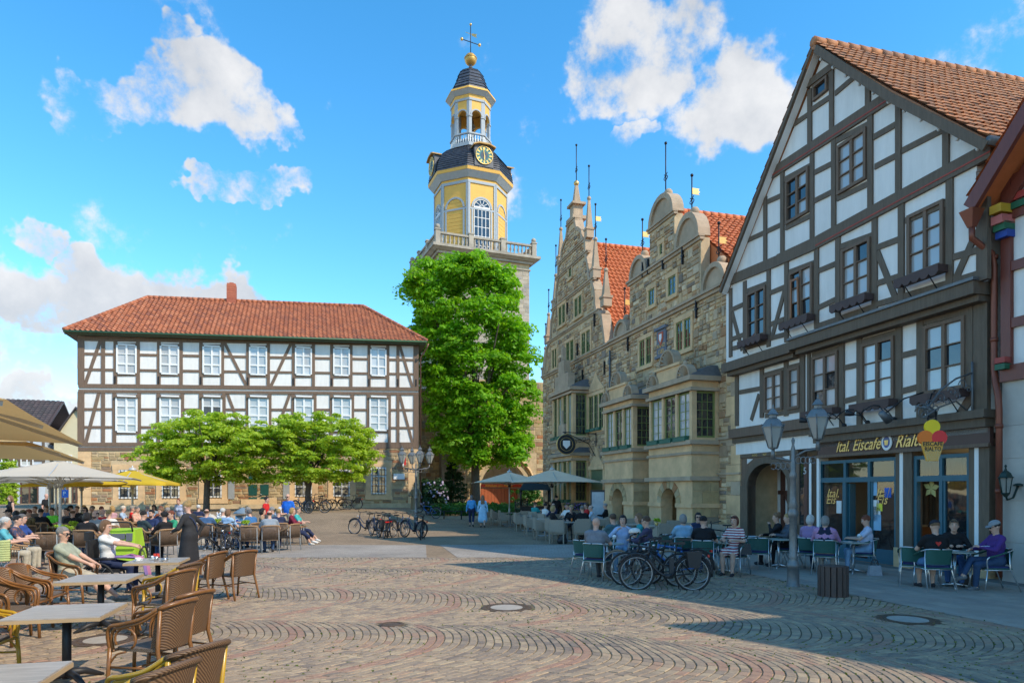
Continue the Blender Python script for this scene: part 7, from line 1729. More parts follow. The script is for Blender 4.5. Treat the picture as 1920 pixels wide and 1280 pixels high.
def mk_green():
 t=thing('aluminium_chair','','',(0,0,0));n=10;b=MB();V=[]
 for i in range(n+1):
  a=math.pi*i/n;x=-.235*math.cos(a);y=-.17-.07*math.sin(a)
  for z,o in((.52,0),(.66,-.02),(.80+.01*math.sin(a),-.05)):V.append((x,y+o,z))
 Fc=[(i*3+j,(i+1)*3+j,(i+1)*3+j+1,i*3+j+1)for i in range(n)for j in range(2)];k=len(V);b.add(V+[(x,y+.014,z)for x,y,z in V],Fc+[tuple(q+k for q in reversed(f))for f in Fc],0,smooth=True);b.build('backrest',m_grn,t,local=True,recalc=False)
 b=MB();b.box((0,.01,.445),(.46,.46,.025));b.build('seat',m_grn,t,local=True);b=MB();b.box((0,.01,.475),(.40,.40,.035),taper=.95);b.build('cushion',m_navy,t,local=True)
 for s in(-1,1):
  b=MB();b.tube(curve([(s*.02,-.30,.815),(s*.2,-.25,.815),(s*.275,-.1,.77),(s*.285,.1,.70),(s*.275,.24,.665),(s*.262,.27,.58),(s*.25,.25,.42)],5),.0125,7);b.tube([(s*.25,.25,.43),(s*.265,.31,0)],.0125,7);b.build('arm_leg',m_alu,t,local=True)
  b=MB();b.tube(curve([(s*.276,-.09,.77),(s*.285,.1,.705),(s*.278,.23,.672)],4),.019,7);b.build('arm_pad',m_grn,t,local=True)
  b=MB();b.tube([(s*.235,-.16,.80),(s*.235,-.17,.45),(s*.27,-.36,0)],.0125,7);b.build('leg',m_alu,t,local=True);b=MB();b.tube([(s*.25,.24,.42),(s*.24,-.2,.42)],.011,6);b.build('seat_rail',m_alu,t,local=True)
 b=MB();b.tube([(-.25,.24,.42),(.25,.24,.42)],.011,6);b.tube([(-.24,-.2,.42),(.24,-.2,.42)],.011,6);b.build('seat_rail',m_alu,t,local=True);return t
def mk_tab_bistro():
 t=thing('bistro_table','','',(0,0,0));b=MB();b.box((0,0,.735),(.86,.86,.012));b.build('table_top',m_tabw,t,local=True);b=MB();b.box((0,0,.712),(.872,.872,.032));b.build('table_edge',m_tabe,t,local=True)
 b=MB();b.tube([(0,0,.06),(0,0,.69)],.042,12);b.box((0,0,.685),(.3,.3,.02));b.build('column',m_black,t,local=True);b=MB()
 for k in range(4):w=math.pi/4+k*math.pi/2;b.tube([(0,0,.12),(.18*math.cos(w),.18*math.sin(w),.1),(.36*math.cos(w),.36*math.sin(w),.02)],[.045,.035,.02],8)
 b.build('foot',m_black,t,local=True);return t
def mk_tab_round():
 t=thing('round_table','','',(0,0,0));b=MB();b.lathe([(.01,.715),(.345,.715),(.355,.725),(.35,.738),(.01,.74)],(0,0,0),28,smooth=False);b.build('table_top',m_greytop,t,local=True);b=MB();b.tube([(0,0,.05),(0,0,.715)],.03,10);b.build('column',m_alu,t,local=True);b=MB()
 for k in range(3):w=k*2.094;b.tube([(0,0,.09),(.18*math.cos(w),.18*math.sin(w),.05),(.34*math.cos(w),.34*math.sin(w),.02)],[.03,.022,.018],7)
 b.build('foot',m_alu,t,local=True);return t
def mk_tab_rect(m_top,name='terrace_table',sx=.8,sy=.8):
 t=thing(name,'','',(0,0,0));b=MB();b.box((0,0,.735),(sx,sy,.03));b.build('table_top',m_top,t,local=True)
 b=MB();b.box((0,0,.37),(.08,.08,.70));b.build('column',m_fr,t,local=True);b=MB();b.box((0,0,.02),(.5,.5,.03));b.build('foot',m_fr,t,local=True);return t
PROTO={}
MAKE={'brown':lambda:mk_bistro(False),'gold':lambda:mk_bistro(True),'rope':mk_rope,'taupe':mk_taupe,'green':mk_green,'tbistro':mk_tab_bistro,'tround':mk_tab_round,'ttaupe':lambda:mk_tab_rect(m_taupet),'twood':lambda:mk_tab_rect(M('oak_top',(.36,.24,.13),.5,.15,3,aniso=(1,10,1)),'cafe_table')}
GRP={'brown':('chair','wicker bistro chairs at the front left tables'),'gold':('chair','wicker bistro chairs at the front left tables'),'rope':('chair','rope chairs of the left pavement café'),'taupe':('armchair','taupe wicker armchairs on the town hall terrace'),'green':('chair','green aluminium chairs of the ice cream café'),'tbistro':('table','square bistro tables front left'),'tround':('table','round tables of the ice cream café'),'ttaupe':('table','tables on the town hall terrace'),'twood':('table','tables of the left pavement café')}
used=set()
def put(kind,x,y,rz,label,z=None,dz=0):
 """first placement uses the prototype itself, later ones are copies of the thing and its parts"""
 o=PROTO.get(kind)
 if o is None:o=PROTO[kind]=MAKE[kind]()
 else:o=copy_tree(o)
 o.location=(x,y,(gzf(x,y)if z is None else z)+dz);o.rotation_euler=(0,0,rz);tag(o,label,*GRP[kind]);return o
TB=[(-3.45,4.35,'nearest bistro table with bare grey top, cut off by the bottom edge'),(-4.5,6.9,'second bistro table from the front with bare grey top'),(-5.75,9.55,'third bistro table from the front with bare grey top'),(-6.2,11.95,'bistro table with white cups in front of the man in sunglasses')]
RT=R(14)
for x,y,l in TB:put('tbistro',x,y,RT,l)
L_,Rr=R(-90),R(90)
for k,x,y,a,l in[('gold',-2.42,4.85,66,'gold armed wicker chair nearest the camera, right of the nearest table'),('gold',-2.38,4.28,74,'gold armed wicker chair cut off by the bottom edge'),('brown',-3.62,7.35,70,'brown wicker chair right of the second table, the farther of the pair'),('brown',-3.52,6.72,78,'brown wicker chair right of the second table, the nearer of the pair'),('gold',-5.02,10.1,80,'gold armed wicker chair right of the third table'),('brown',-4.72,9.3,74,'brown wicker chair right of the third table'),('brown',-5.42,12.0,80,'brown wicker chair opposite the man in sunglasses'),('brown',-5.0,12.35,58,'brown wicker chair standing alone with its back to the open square'),('brown',-6.9,9.95,-80,'brown wicker chair left of the third table, farthest of the three'),('brown',-6.75,9.35,-84,'brown wicker chair left of the third table, middle of the three'),('brown',-6.5,8.7,-88,'brown wicker chair left of the third table, nearest of the three'),('gold',-5.42,6.85,-84,'gold armed wicker chair left of the second table, the farther one'),('gold',-5.3,6.25,-80,'gold armed wicker chair left of the second table, the nearer one')]:
 put(k,x,y,R(a),l)
def cup(x,y,lab):
 t=thing('coffee_cup',lab,'cup',(x,y,.742),0,'white cups on the bistro table');b=MB();b.lathe([(.025,.012),(.045,.03),(.05,.065),(.046,.064),(.03,.02)],(0,0,0),14,cap=False);b.build('cup',m_white,t,local=True)
 b=MB();b.lathe([(.02,0),(.07,.008),(.075,.014),(.03,.01)],(0,0,0),16);b.build('saucer',m_white,t,local=True);b=MB();b.tube([(.045,0,.055),(.075,0,.05),(.07,0,.03),(.04,0,.028)],.006,6);b.build('handle',m_white,t,local=True)
cup(-6.42,11.72,'white cup and saucer at the front of the table of the man in sunglasses');cup(-6.32,12.05,'white cup and saucer at the rear of the table of the man in sunglasses')
t=thing('metal_pot','round steel ashtray pot on the table of the man in sunglasses','ashtray',(-5.98,11.75,.742));b=MB();b.lathe([(.04,0),(.062,.03),(.05,.06),(.04,.06)],(0,0,0),14,cap=False);b.build('pot',m_steel,t,local=True)
t=thing('sugar_holder','small steel holder with red sugar sachets on the cup table','holder',(-6.14,11.78,.742));b=MB();b.lathe([(.035,0),(.04,.085),(.034,.085)],(0,0,0),12);b.build('holder',m_steel,t,local=True)
b=MB()
for i in range(6):b.box((.012*(i-2.5),.01*(i%2),.1),(.012,.04,.06),i)
b.build('sachets',M('red_sachet',(.6,.06,.04),.6),t,local=True)
m_can=M('cream_canvas',(.68,.61,.48),.85,.05,2,.1,10);m_can_b=M('beige_canvas',(.95,.67,.45),.85,.05,2,.1,10);m_can_y=M('yellow_canvas',(.68,.46,.03),.85,.05,2,.1,10);m_can_w=M('off_white_canvas',(.68,.59,.46),.85,.04,2,.1,10);m_pole=M('parasol_pole',(.50,.49,.46),.4,.05,4,metal=.2)
def canvas_trans(m,f=.28):
 nt=m.node_tree;N=nt.nodes.new;L=nt.links.new;b=nt.nodes['Principled BSDF'];out=nt.nodes['Material Output'];tr=N('ShaderNodeBsdfTranslucent');src=b.inputs['Base Color'].links[0].from_socket;L(src,tr.inputs[0])
 mx=N('ShaderNodeMixShader');mx.inputs[0].default_value=f;L(b.outputs[0],mx.inputs[1]);L(tr.outputs[0],mx.inputs[2]);L(mx.outputs[0],out.inputs['Surface'])
for m_ in(m_can,m_can_y,m_can_w):canvas_trans(m_)
canvas_trans(m_can_b,.1)
def parasol(x,y,half,ze,zt,rot,label,canv,group=None,valance=.0,pole_z=0,sag=.06,fist=False):
 z0=gzf(x,y);t=thing('parasol',label,'parasol',(x,y,z0),rot,group);b=MB();n=4;r=half*math.sqrt(2);ring=[]
 m_=8
 def pt(u,v):
  k=int(u)%n;f=u-int(u);a0=math.pi/4+k*math.pi/2;p0=Vector((math.cos(a0)*r,math.sin(a0)*r,0));a1=a0+math.pi/2;p1=Vector((math.cos(a1)*r,math.sin(a1)*r,0))
  e=p0.lerp(p1,f);sagf=4*f*(1-f);e=e*(1-.035*sagf)
  z=zt+(ze-zt)*(v**.92)+sag*sagf*v*(0.6)-sag*.9*math.sin(math.pi*v)*sagf;return Vector((e.x*v,e.y*v,z))
 V=[];NU=n*m_;NV=6
 for j in range(NV+1):
  for i in range(NU):V.append(pt(i/m_,max(.03,j/NV)))
 Fc=[(j*NU+i,j*NU+(i+1)%NU,(j+1)*NU+(i+1)%NU,(j+1)*NU+i)for j in range(NV)for i in range(NU)]
 if valance:
  k0=len(V);V+=[V[NV*NU+i]-Vector((0,0,valance))for i in range(NU)];Fc+=[(NV*NU+i,NV*NU+(i+1)%NU,k0+(i+1)%NU,k0+i)for i in range(NU)]
 b.add(V,Fc,0,smooth=True);b.build('canopy',canv,t,local=True,recalc=False)
 b=MB();b.tube([(0,0,pole_z),(0,0,zt+.02)],.042,10);b.lathe([(.06,0),(.06,.9),(.045,.95)],(0,0,.02),10);b.build('pole',m_pole,t,local=True)
 b=MB();b.lathe([(.16,zt-.05),(.13,zt+.05),(.03,zt+.08),(.035,zt+.14),(.01,zt+.17)],(0,0,0),12);b.build('top_cap',m_pole,t,local=True)
 hubz=ze-.15;b=MB();b.lathe([(.075,hubz-.1),(.09,hubz),(.06,hubz+.1)],(0,0,0),10);b.build('hub',m_pole if not fist else m_black,t,local=True)
 for k in range(8):
  u=k/2;e=pt(u,.985)-Vector((0,0,.03));a=pt(u,.08)-Vector((0,0,.03));b=MB();b.bar(a,e,.025,.03);md=pt(u,.55)-Vector((0,0,.05));b.bar((0,0,hubz),md,.02,.025);b.build('rib',m_pole,t,local=True)
 b=MB();b.box((0,0,.04),(.75,.75,.08));b.build('base',m_fr,t,local=True);return t
G1='big cream parasols of the left café'
m_can_t=M('glow_tan_canvas',(.66,.45,.19),.85,.05,2,.1,10);canvas_trans(m_can_t)  # glow of sun through cream canvas is put into this golden colour
parasol(-5.7,4.8,2.1,2.47,3.2,R(27),'large parasol coloured tan for sun glow in the top left foreground, nearest one',m_can_t,G1,.0);parasol(-7.8,8.2,2.1,2.42,3.15,R(27),'large parasol coloured tan for sun glow behind the nearest one at the left edge',m_can_t,G1)
parasol(-13.9,21.0,2.1,2.32,2.9,R(25),'off white parasol over the left crowd, front of its row',m_can_w,G1,.0);parasol(-16.3,24.4,2.1,2.30,2.85,R(25),'off white parasol over the left crowd, second in its row',m_can_w,G1);parasol(-18.7,27.6,2.1,2.28,2.85,R(25),'off white parasol over the left crowd, last in its row',m_can,G1)
parasol(-15.9,28.6,1.55,2.28,2.85,R(15),'yellow parasol between the off white parasols and the maple',m_can_y,None,.12);parasol(-18.6,29.5,1.6,2.2,2.7,R(10),'second yellow parasol half hidden behind the off white ones',m_can_y,None,.1)
G2='beige parasols on the town hall terrace'
parasol(2.15,36.6,2.35,2.38,3.12,R(4),'beige parasol on the town hall terrace, the nearer right one',m_can_b,G2,fist=True);parasol(-.15,39.6,2.15,2.42,3.06,R(6),'beige parasol on the town hall terrace, the farther left one',m_can_b,G2,fist=True)
m_lampm=M('weathered_lamp_iron',(.20,.20,.195),.5,.3,7,.25,25,metal=.55);m_lglass=glassmat('lantern_pane',(.42,.42,.38),.12,see=.25)
def lantern(t,c,s=1.0,name='lantern'):
 b=MB();n=6
 b.lathe([(.03*s,-.02*s),(.10*s,0),(.11*s,.025*s)],c,n,smooth=False);b.lathe([(.25*s,.46*s),(.24*s,.49*s),(.15*s,.62*s),(.085*s,.66*s),(.085*s,.72*s),(.13*s,.73*s),(.10*s,.77*s),(.05*s,.84*s),(.02*s,.86*s),(.025*s,.9*s),(.005,.96*s)],c,n,smooth=False)
 for k in range(n):
  w=k*math.pi*2/n;b.tube([c+Vector((.105*s*math.cos(w),.105*s*math.sin(w),.02*s)),c+Vector((.235*s*math.cos(w),.235*s*math.sin(w),.47*s))],.012*s,4)
  b.ball(c+Vector((.245*s*math.cos(w),.245*s*math.sin(w),.51*s)),.022*s,6)
 o=b.build(name,m_lampm,t)
 q=MB();q.lathe([(.10*s,.025*s),(.225*s,.46*s)],c,n,smooth=False,cap=False);q.build('lantern_glass',m_lglass,o);q=MB();q.lathe([(.05*s,.03*s),(.05*s,.16*s),(.02*s,.2*s)],c,8);q.build('bulb',m_white,o)
def post_profile(b,c,h):
 b.lathe([(r_*.72,z_)for r_,z_ in[(.19,0),(.19,.03),(.165,.05),(.165,.40),(.19,.42),(.17,.47),(.13,.52),(.12,.58),(.13,.62),(.105,.66),(.1,1.4),(.12,1.42),(.15,1.5),(.12,1.55),(.1,1.6),(.13,1.64),(.09,1.75),(.075,h*.74),(.1,h*.75),(.1,h*.77),(.07,h*.79),(.085,h*.84),(.055,h*.86),(.06,h*.94),(.03,h*.97),(.05,h),(.01,h+.06)]],c,14)
def lamp2():
 c=gp(1487,1100);t=thing('street_lamp','ornate grey street lamp with two lanterns in front of the café','lamp',c,0,'old lantern street lamps');b=MB();post_profile(b,c,2.98);b.build('post',m_lampm,t)
 for s,dz,r in((-1,0,.38),(1,.16,.46)):
  b=MB();a=Vector((s*.85,s*-.35,0)).normalized();top=c+a*r+Vector((0,0,2.78+dz))
  b.tube([c+Vector((0,0,2.55+dz*.5)),c+a*(r*.5)+Vector((0,0,2.60+dz)),c+a*r*.95+Vector((0,0,2.63+dz)),top],.022,6);b.tube([c+a*r+Vector((0,0,2.6+dz)),top+Vector((0,0,.05))],[.05,.03],8)
  for k in range(4):p=c+a*(.1+.09*k)+Vector((0,0,2.46+dz*.7));b.tube([p+a*(.055*math.cos(w))+Vector((0,0,.07*math.sin(w)))for w in np.linspace(0,5.6,9)],.011,5)
  b.build('arm',m_lampm,t);lantern(t,top+Vector((0,0,.04)),.95)
lamp2()
def lamp4():
 c=xd(780,37.5);c.z=gzf(c.x,c.y);t=thing('street_lamp','tall ornate street lamp with four lanterns at the museum corner','lamp',c,0,'old lantern street lamps');b=MB();post_profile(b,c,3.55-c.z*.5);b.build('post',m_lampm,t);zz=3.3-c.z*.5
 for k,(dx,dy)in enumerate(((-.72,-.25),(-.3,.6),(.3,-.6),(.72,.25))):
  b=MB();a=Vector((dx,dy,0));top=c+a+Vector((0,0,zz+.12));b.tube([c+Vector((0,0,zz-.25)),c+a*.5+Vector((0,0,zz-.18)),c+a*.95+Vector((0,0,zz-.1)),top],.03,6)
  for q in range(3):p=c+a*(.3+.22*q)+Vector((0,0,zz-.28));b.tube([p+a*(.12*math.cos(w))+Vector((0,0,.1*math.sin(w)))for w in np.linspace(0,5.6,9)],.014,5)
  b.build('arm',m_lampm,t);lantern(t,top,1.0)
lamp4()
def slat_bin():
 c=gp(1562,1118);t=thing('litter_bin','round brown wooden slat litter bin right of the two lantern lamp','bin',c);b=MB();b.lathe([(.19,.02),(.2,.5),(.17,.5),(.16,.1)],c,20,cap=False);b.build('liner',m_black,t);m=M('brown_slat',(.085,.055,.045),.65,.2,5,.25,20,wood=True)
 for k in range(16):w=k*math.pi/8;b=MB();b.box(c+Vector((.245*math.cos(w),.245*math.sin(w),.29)),(.035,.082,.56),w,rnd=random.random());b.build('slat',m,t)
 b=MB();b.lathe([(.19,.54),(.235,.575),(.2,.58)],c,20);b.build('rim',m,t)
slat_bin()
def steel_bin():
 c=xd(455,25.5);t=thing('steel_bin','shiny steel litter bin with blue grey cone lid and round blue stickers by the boulders','bin',c);b=MB();b.lathe([(.26,0),(.26,1.05)],c,20);b.build('drum',m_steel,t);b=MB();b.lathe([(.34,1.1),(.3,1.16),(.05,1.32),(.01,1.34)],c,20);b.tube([c+Vector((.2,0,1.0)),c+Vector((.2,0,1.12))],.02,5);b.build('lid',M('blue_grey_lid',(.16,.22,.27),.45),t)
 for dx,z in((-.1,.85),(.06,.78)):
  q=MB();p=c+Vector((dx,-.262,z));q.prism([p+Vector((.08*math.cos(w),0,.08*math.sin(w)))for w in np.linspace(0,6.28,17)[:-1]],(0,-.004,0),(0,.03,0));o=q.build('sticker',m_white,t);q=MB();q.prism([p+Vector((.05*math.cos(w),-.006,.05*math.sin(w)))for w in np.linspace(0,6.28,17)[:-1]],(0,-.002,0),(0,.006,0));q.build('blue_dot',M('sign_blue',(.01,.12,.5),.4),o)
steel_bin()
def boulder(name,label,c,r,seed,m):
 rs=np.random.RandomState(seed);b=MB();n=22;k=12;ph=rs.rand(6)*6.28;pf=[]
 V=[]
 for i in range(k+1):
  th=math.pi*i/k
  for j in range(n):
   w=2*math.pi*j/n;d=Vector((math.sin(th)*math.cos(w),math.sin(th)*math.sin(w),math.cos(th)));f=1+.09*math.sin(2*w+ph[0]+2*th)+.07*math.sin(3*w-3*th+ph[1])+.04*math.sin(5*w+4*th+ph[2]);V.append((c[0]+d.x*r[0]*f,c[1]+d.y*r[1]*f,c[2]+max(-.15,d.z*r[2]*f)))
 b.add(V,[(i*n+j,i*n+(j+1)%n,(i+1)*n+(j+1)%n,(i+1)*n+j)for i in range(k)for j in range(n)],0,smooth=True);o=b.build(name,m,None);return tag(o,label,'boulder')
mb_=M('pale_boulder',(.46,.42,.35),.9,.18,2.5,.6,6,dirt=.3,dirtcol=(.28,.22,.16))
boulder('boulder','large pale fountain boulder with a smooth split face, the left of the two',xd(393,26.0),(.75,.7,1.0),3,mb_);boulder('boulder','brownish fountain boulder right of the split, nearer the steel bin',xd(432,26.2),(.66,.6,.98),5,M('brown_boulder',(.40,.30,.21),.9,.2,2.5,.6,6,dirt=.3,dirtcol=(.45,.40,.33)))
def water():
 t=thing('fountain_spray','small white splash of water between the two fountain boulders','fountain',xd(413,26.1));b=MB();c=xd(413,26.1);rs=random.Random(2);
 for i in range(26):b.ball(c+Vector((rs.uniform(-.16,.16),rs.uniform(-.1,.1),.75+rs.random()*.42)),rs.uniform(.02,.055),6)
 for i in range(7):x=rs.uniform(-.1,.1);b.tube([c+Vector((x,0,.2)),c+Vector((x*1.3,0,.9+rs.random()*.2))],[.03,.012],5)
 b.build('water',M('white_water',(.8,.82,.84),.2),t)
water()
def fountain_wall():
 a,e=xd(170,30.2),xd(452,30.2);t=thing('low_stone_wall','low sandstone wall behind the crowd in front of the maples','wall',(a+e)/2);p=Plane(a,e-a,flip=-1);L0=(e-a).length;b=MB();b.fbox(p,0,L0,0,.44,-.5,0);b.build('core',m_mortar,t);stone_wall(p,(0,L0,.02,.40),'stone',t,m_stone_y,.001,(.15,.2),(.3,.6),(),80,.03,81,.15)
 u=0
 while u<L0-.1:b=MB();b.fbox(p,u+.004,min(L0,u+.9)-.004,.441,.53,-.55,.06);b.build('coping_stone',m_sand,t);u+=.9
fountain_wall()
def statue():
 c=xd(779,47.3);c.z=gzf(c.x,c.y);m=M('bronze_green',(.20,.17,.11),.6,.3,5,.3,15,metal=.4);t=thing('night_watchman_statue','weathered bronze figure in a long coat and broad hat at the museum corner','statue',c);S=SDF()
 S.cap((0,0,.1),(0,0,.9),.34,.30,0,.05);S.cap((0,0,.9),(0,0,1.35),.28,.24,0,.06);S.cap((-.2,0,1.4),(.2,0,1.4),.12,.12,0,.06);S.cap((0,0,1.5),(0,.0,1.6),.08,.08,0);S.ell((0,0,1.72),(.12,.13,.15),0)
 S.ell((0,0,1.82),(.26,.28,.03),0,.02);S.ell((0,0,1.9),(.13,.14,.10),0)
 for s,ex,hx in((-1,(-.40,-.05,1.1),(-.22,-.33,1.05)),(1,(.36,-.05,1.12),(.30,-.32,1.3))):S.cap((s*.22,0,1.4),ex,.10,.085,0);S.cap(ex,hx,.08,.06,0);S.ell(hx,(.06,.06,.06),0)
 V,Fc,mi=S.mesh(.03);link('figure',raw_mesh('figure',V,Fc,smooth=np.ones(len(Fc)),mats=[m]),t);b=MB();b.tube([(.32,-.36,0),(.32,-.34,2.05)],.022,6);b.build('staff',m,t,local=True);b=MB();b.box((0,0,.05),(.8,.8,.1));b.build('plinth',m_ash,t,local=True)
statue()
def kiosk():
 c=xd(1003,43.5);t=thing('black_kiosk','black hooded serving kiosk with open front on the town hall terrace','kiosk',c);b=MB();b.box(c+Vector((0,0,.5)),(1.9,1.4,1.0));b.build('counter',m_black,t)
 for x in(-.9,.9):
  for y in(-.65,.65):b=MB();b.tube([c+Vector((x,y,1)),c+Vector((x,y,2.0))],.06,6);b.build('post',m_black,t)
 b=MB();z0,z1=2.0,2.75;P=[c+Vector((x,y,z))for z,s in((z0,1),(z1,.55))for x,y in((-1.0*s,-.8*s),(1.0*s,-.8*s),(1.0*s,.8*s),(-1.0*s,.8*s))];b.hexa(P);b.box(c+Vector((0,0,2.85)),(.3,.3,.2));b.build('hood',M('black_hood',(.02,.025,.02),.5),t)
 t=thing('glass_screen','low dark framed glass wind screen left of the black kiosk','screen',xd(978,43));b=MB();a,e=xd(966,43),xd(989,43)
 for p in(a,(a+e)/2,e):b.tube([p,p+Vector((0,0,1.35))],.03,6)
 for z in(.15,1.35):b.tube([a+Vector((0,0,z)),e+Vector((0,0,z))],.025,6)
 b.build('frame',m_black,t);b=MB();b.prism([a+Vector((0,0,.2)),e+Vector((0,0,.2)),e+Vector((0,0,1.3)),a+Vector((0,0,1.3))],(0,-.006,0),(0,.006,0));b.build('pane',glassmat('screen_glass',(.05,.08,.07),.05,see=.5),t)
 c=xd(1122,34.2);t=thing('menu_board','tall dark menu display case at the town hall door','board',c);b=MB();f=PR.n;a=PR.d;q=lambda u,z,o:c+a*u+f*o+Vector((0,0,z));b.prism([q(-.5,.3,0),q(.5,.3,0),q(.5,1.95,0),q(-.5,1.95,0)],f*-.05,f*.05)
 f2=Vector((-.5,-.85,0)).normalized();b=MB();ax=Vector((.85,-.5,0));q=lambda u,z:c+ax*u+Vector((0,0,z));b.prism([q(-.42,.25),q(.42,.25),q(.42,2.0),q(-.42,2.0)],f2*-.06,f2*.04);b.tube([q(-.35,0),q(-.35,.3)],.03,6);b.tube([q(.35,0),q(.35,.3)],.03,6);b.build('case',m_black,t);b=MB();b.prism([q(-.34,.35),q(.34,.35),q(.34,1.9),q(-.34,1.9)],f2*.041,f2*.05);b.build('menu_sheet',M('menu_paper',(.32,.40,.46),.2,.3,2),t)
kiosk()
def flowers_box(c,lab,w=1.4):
 t=thing('flower_planter',lab,'planter',c,0,'planters of blue flowers at the town hall bay');b=MB();b.box(c+Vector((0,0,.45)),(w*.6,.35,.9));b.build('box',M('taupe_planter',(.30,.25,.19),.8),t);rs=np.random.RandomState(3);C=[(c.x+rs.uniform(-w/2,w/2),c.y+rs.uniform(-.2,.2),c.z+rs.uniform(.9,1.2))for i in range(30)];V,Fq,idx=leaf_cloud(C,np.full(30,.14),40,.04,rs,.8,.5);link('leaves',raw_mesh('leaves',V-np.array(c),Fq,rnd=rs.rand(len(Fq)),mats=[lf_shrub]),t);b=MB()
 for i in range(45):b.ball(c+Vector((rs.uniform(-w/2,w/2),rs.uniform(-.3,.1),rs.uniform(.95,1.3))),.045,5)
 b.build('blossoms',M('violet_blossom',(.22,.16,.5),.7,.3,20),t)['kind']='stuff'
flowers_box(xd(1083,37.0),'planter of violet blue flowers below the far bay window, right one',1.5);flowers_box(xd(1056,40.0),'planter of violet blue flowers below the far bay window, left one',1.2)
# BICYCLES
m_tyre=M('tyre',(.025,.024,.023),.8,.2,10);m_tan=M('tan_tyre',(.22,.16,.10),.8,.2,10);m_rimm=M('rim_metal',(.35,.35,.35),.35,.05,6,metal=.8)
def mk_bike(fm,low=True,tyre=m_tyre,rack=True,guard=True,bag=None,lean=4,helmet=False):
 t=thing('bicycle','','',(0,0,0));r=.335;ya,yb=-.53,.55
 for y in(ya,yb):
  b=MB();b.tube([(0,y+r*math.cos(w),r+.02+r*math.sin(w))for w in np.linspace(0,6.283,33)[:-1]],.023,6,closed=True);wh=b.build('wheel',tyre,t,local=True)
  b=MB();b.tube([(0,y+(r-.03)*math.cos(w),r+.02+(r-.03)*math.sin(w))for w in np.linspace(0,6.283,33)[:-1]],.011,5,closed=True);b.tube([(-.05,y,r+.02),(.05,y,r+.02)],.028,8);b.build('rim',m_rimm,wh,local=True);b=MB()
  for k in range(14):w=k*.4488;b.tube([(.03*(-1)**k,y,r+.02),(0,y+(r-.03)*math.cos(w),r+.02+(r-.03)*math.sin(w))],.0025,3)
  b.build('spokes',m_rimm,wh,local=True)
 bb=(0,-.08,.30);hd0,hd1=(0,.33,.66),(0,.29,.86);st=(0,-.22,.80);b=MB()
 if low:b.tube(curve([hd0,(0,.2,.46),(0,.05,.33),bb],4),.03,8);b.tube([(0,.31,.78),(0,.05,.52),(0,-.15,.5)],.018,7)
 else:b.tube([hd0,bb],.027,8);b.tube([(0,.30,.83),(0,-.2,.76)],.02,7)
 b.tube([bb,(0,-.2,.72)],.02,7);b.tube([hd0,hd1],.024,8)
 for s in(-1,1):b.tube([(s*.02,-.06,.30),(s*.06,ya,r+.02)],.012,6);b.tube([(s*.02,-.18,.70),(s*.06,ya,r+.02)],.01,6)
 b.build('frame',fm,t,local=True);b=MB()
 for s in(-1,1):b.tube([(s*.045,.345,.68),(s*.055,.42,.52),(s*.055,yb,r+.02)],.014,6)
 b.tube([(-.045,.345,.68),(.045,.345,.68)],.018,6);b.build('fork',fm if low else m_black,t,local=True)
 b=MB();b.tube([(0,.29,.84),(0,.27,1.0)],.017,7);b.tube(curve([(-.31,.12,1.06),(-.22,.2,1.04),(0,.28,1.0),(.22,.2,1.04),(.31,.12,1.06)],4),.012,6);b.build('handlebar',m_black,t,local=True);b=MB()
 for s in(-1,1):b.tube([(s*.31,.12,1.06),(s*.25,.175,1.05)],.018,6)
 b.build('grip',m_black,t,local=True)
 b=MB();b.tube([(0,-.2,.72),(0,-.25,.93)],.015,6);b.hexa([Vector(q)for q in((-.075,-.38,.92),(.075,-.38,.92),(.02,-.1,.92),(-.02,-.1,.92),(-.08,-.39,.97),(.08,-.39,.97),(.022,-.09,.96),(-.022,-.09,.96))]);b.build('saddle',m_black,t,local=True)
 b=MB();b.box((0,-.13,.48),(.075,.09,.36))if low else b.box((0,.1,.5),(.07,.08,.1));b.lathe([(.02,-.05),(.09,-.04),(.09,.04),(.02,.05)],(0,-.08,.3),12);b.build('battery',m_black,t,local=True)
 b=MB();b.tube([(.1,-.08,.3),(.1,.05,.2)],.012,5);b.box((.14,.06,.195),(.09,.06,.02));b.tube([(-.1,-.08,.3),(-.1,-.21,.4)],.012,5);b.box((-.14,-.22,.405),(.09,.06,.02));b.build('pedals',m_iron,t,local=True)
 b=MB();b.tube([(.05,-.25,.3),(.17,-.3,.01)],.012,5);b.build('kickstand',m_iron,t,local=True)
 if guard:
  for y,a0,a1 in((ya,.4,3.3),(yb,.6,2.9)):b=MB();b.tube([(0,y+(r+.045)*math.cos(w),r+.02+(r+.045)*math.sin(w))for w in np.linspace(a0,a1,14)],.022,5);b.build('mudguard',m_black,t,local=True)
 if rack:
  b=MB()
  for s in(-1,1):b.tube([(s*.06,-.3,.76),(s*.06,-.82,.76),(s*.05,ya,r+.05)],.008,5)
  for k in range(4):b.tube([(-.06,-.4-.12*k,.76),(.06,-.4-.12*k,.76)],.007,5)
  b.build('rear_rack',m_iron,t,local=True);b=MB();b.box((0,-.84,.70),(.10,.03,.045));b.build('rear_light',M('red_reflector',(.6,.015,.01),.25),t,local=True);b=MB();b.lathe([(.02,-.03),(.04,.03)],(0,.40,.82),8);b.build('headlight',m_steel,t,local=True)
 if bag:
  for s in bag[0]:b=MB();b.hexa([Vector((s*x,y,z))for x,y,z in((.07,-.66,.47),(.16,-.65,.47),(.16,-.44,.47),(.07,-.43,.47),(.07,-.72,.78),(.18,-.69,.8),(.18,-.4,.76),(.07,-.38,.78))]);b.build('pannier',bag[1],t,local=True)
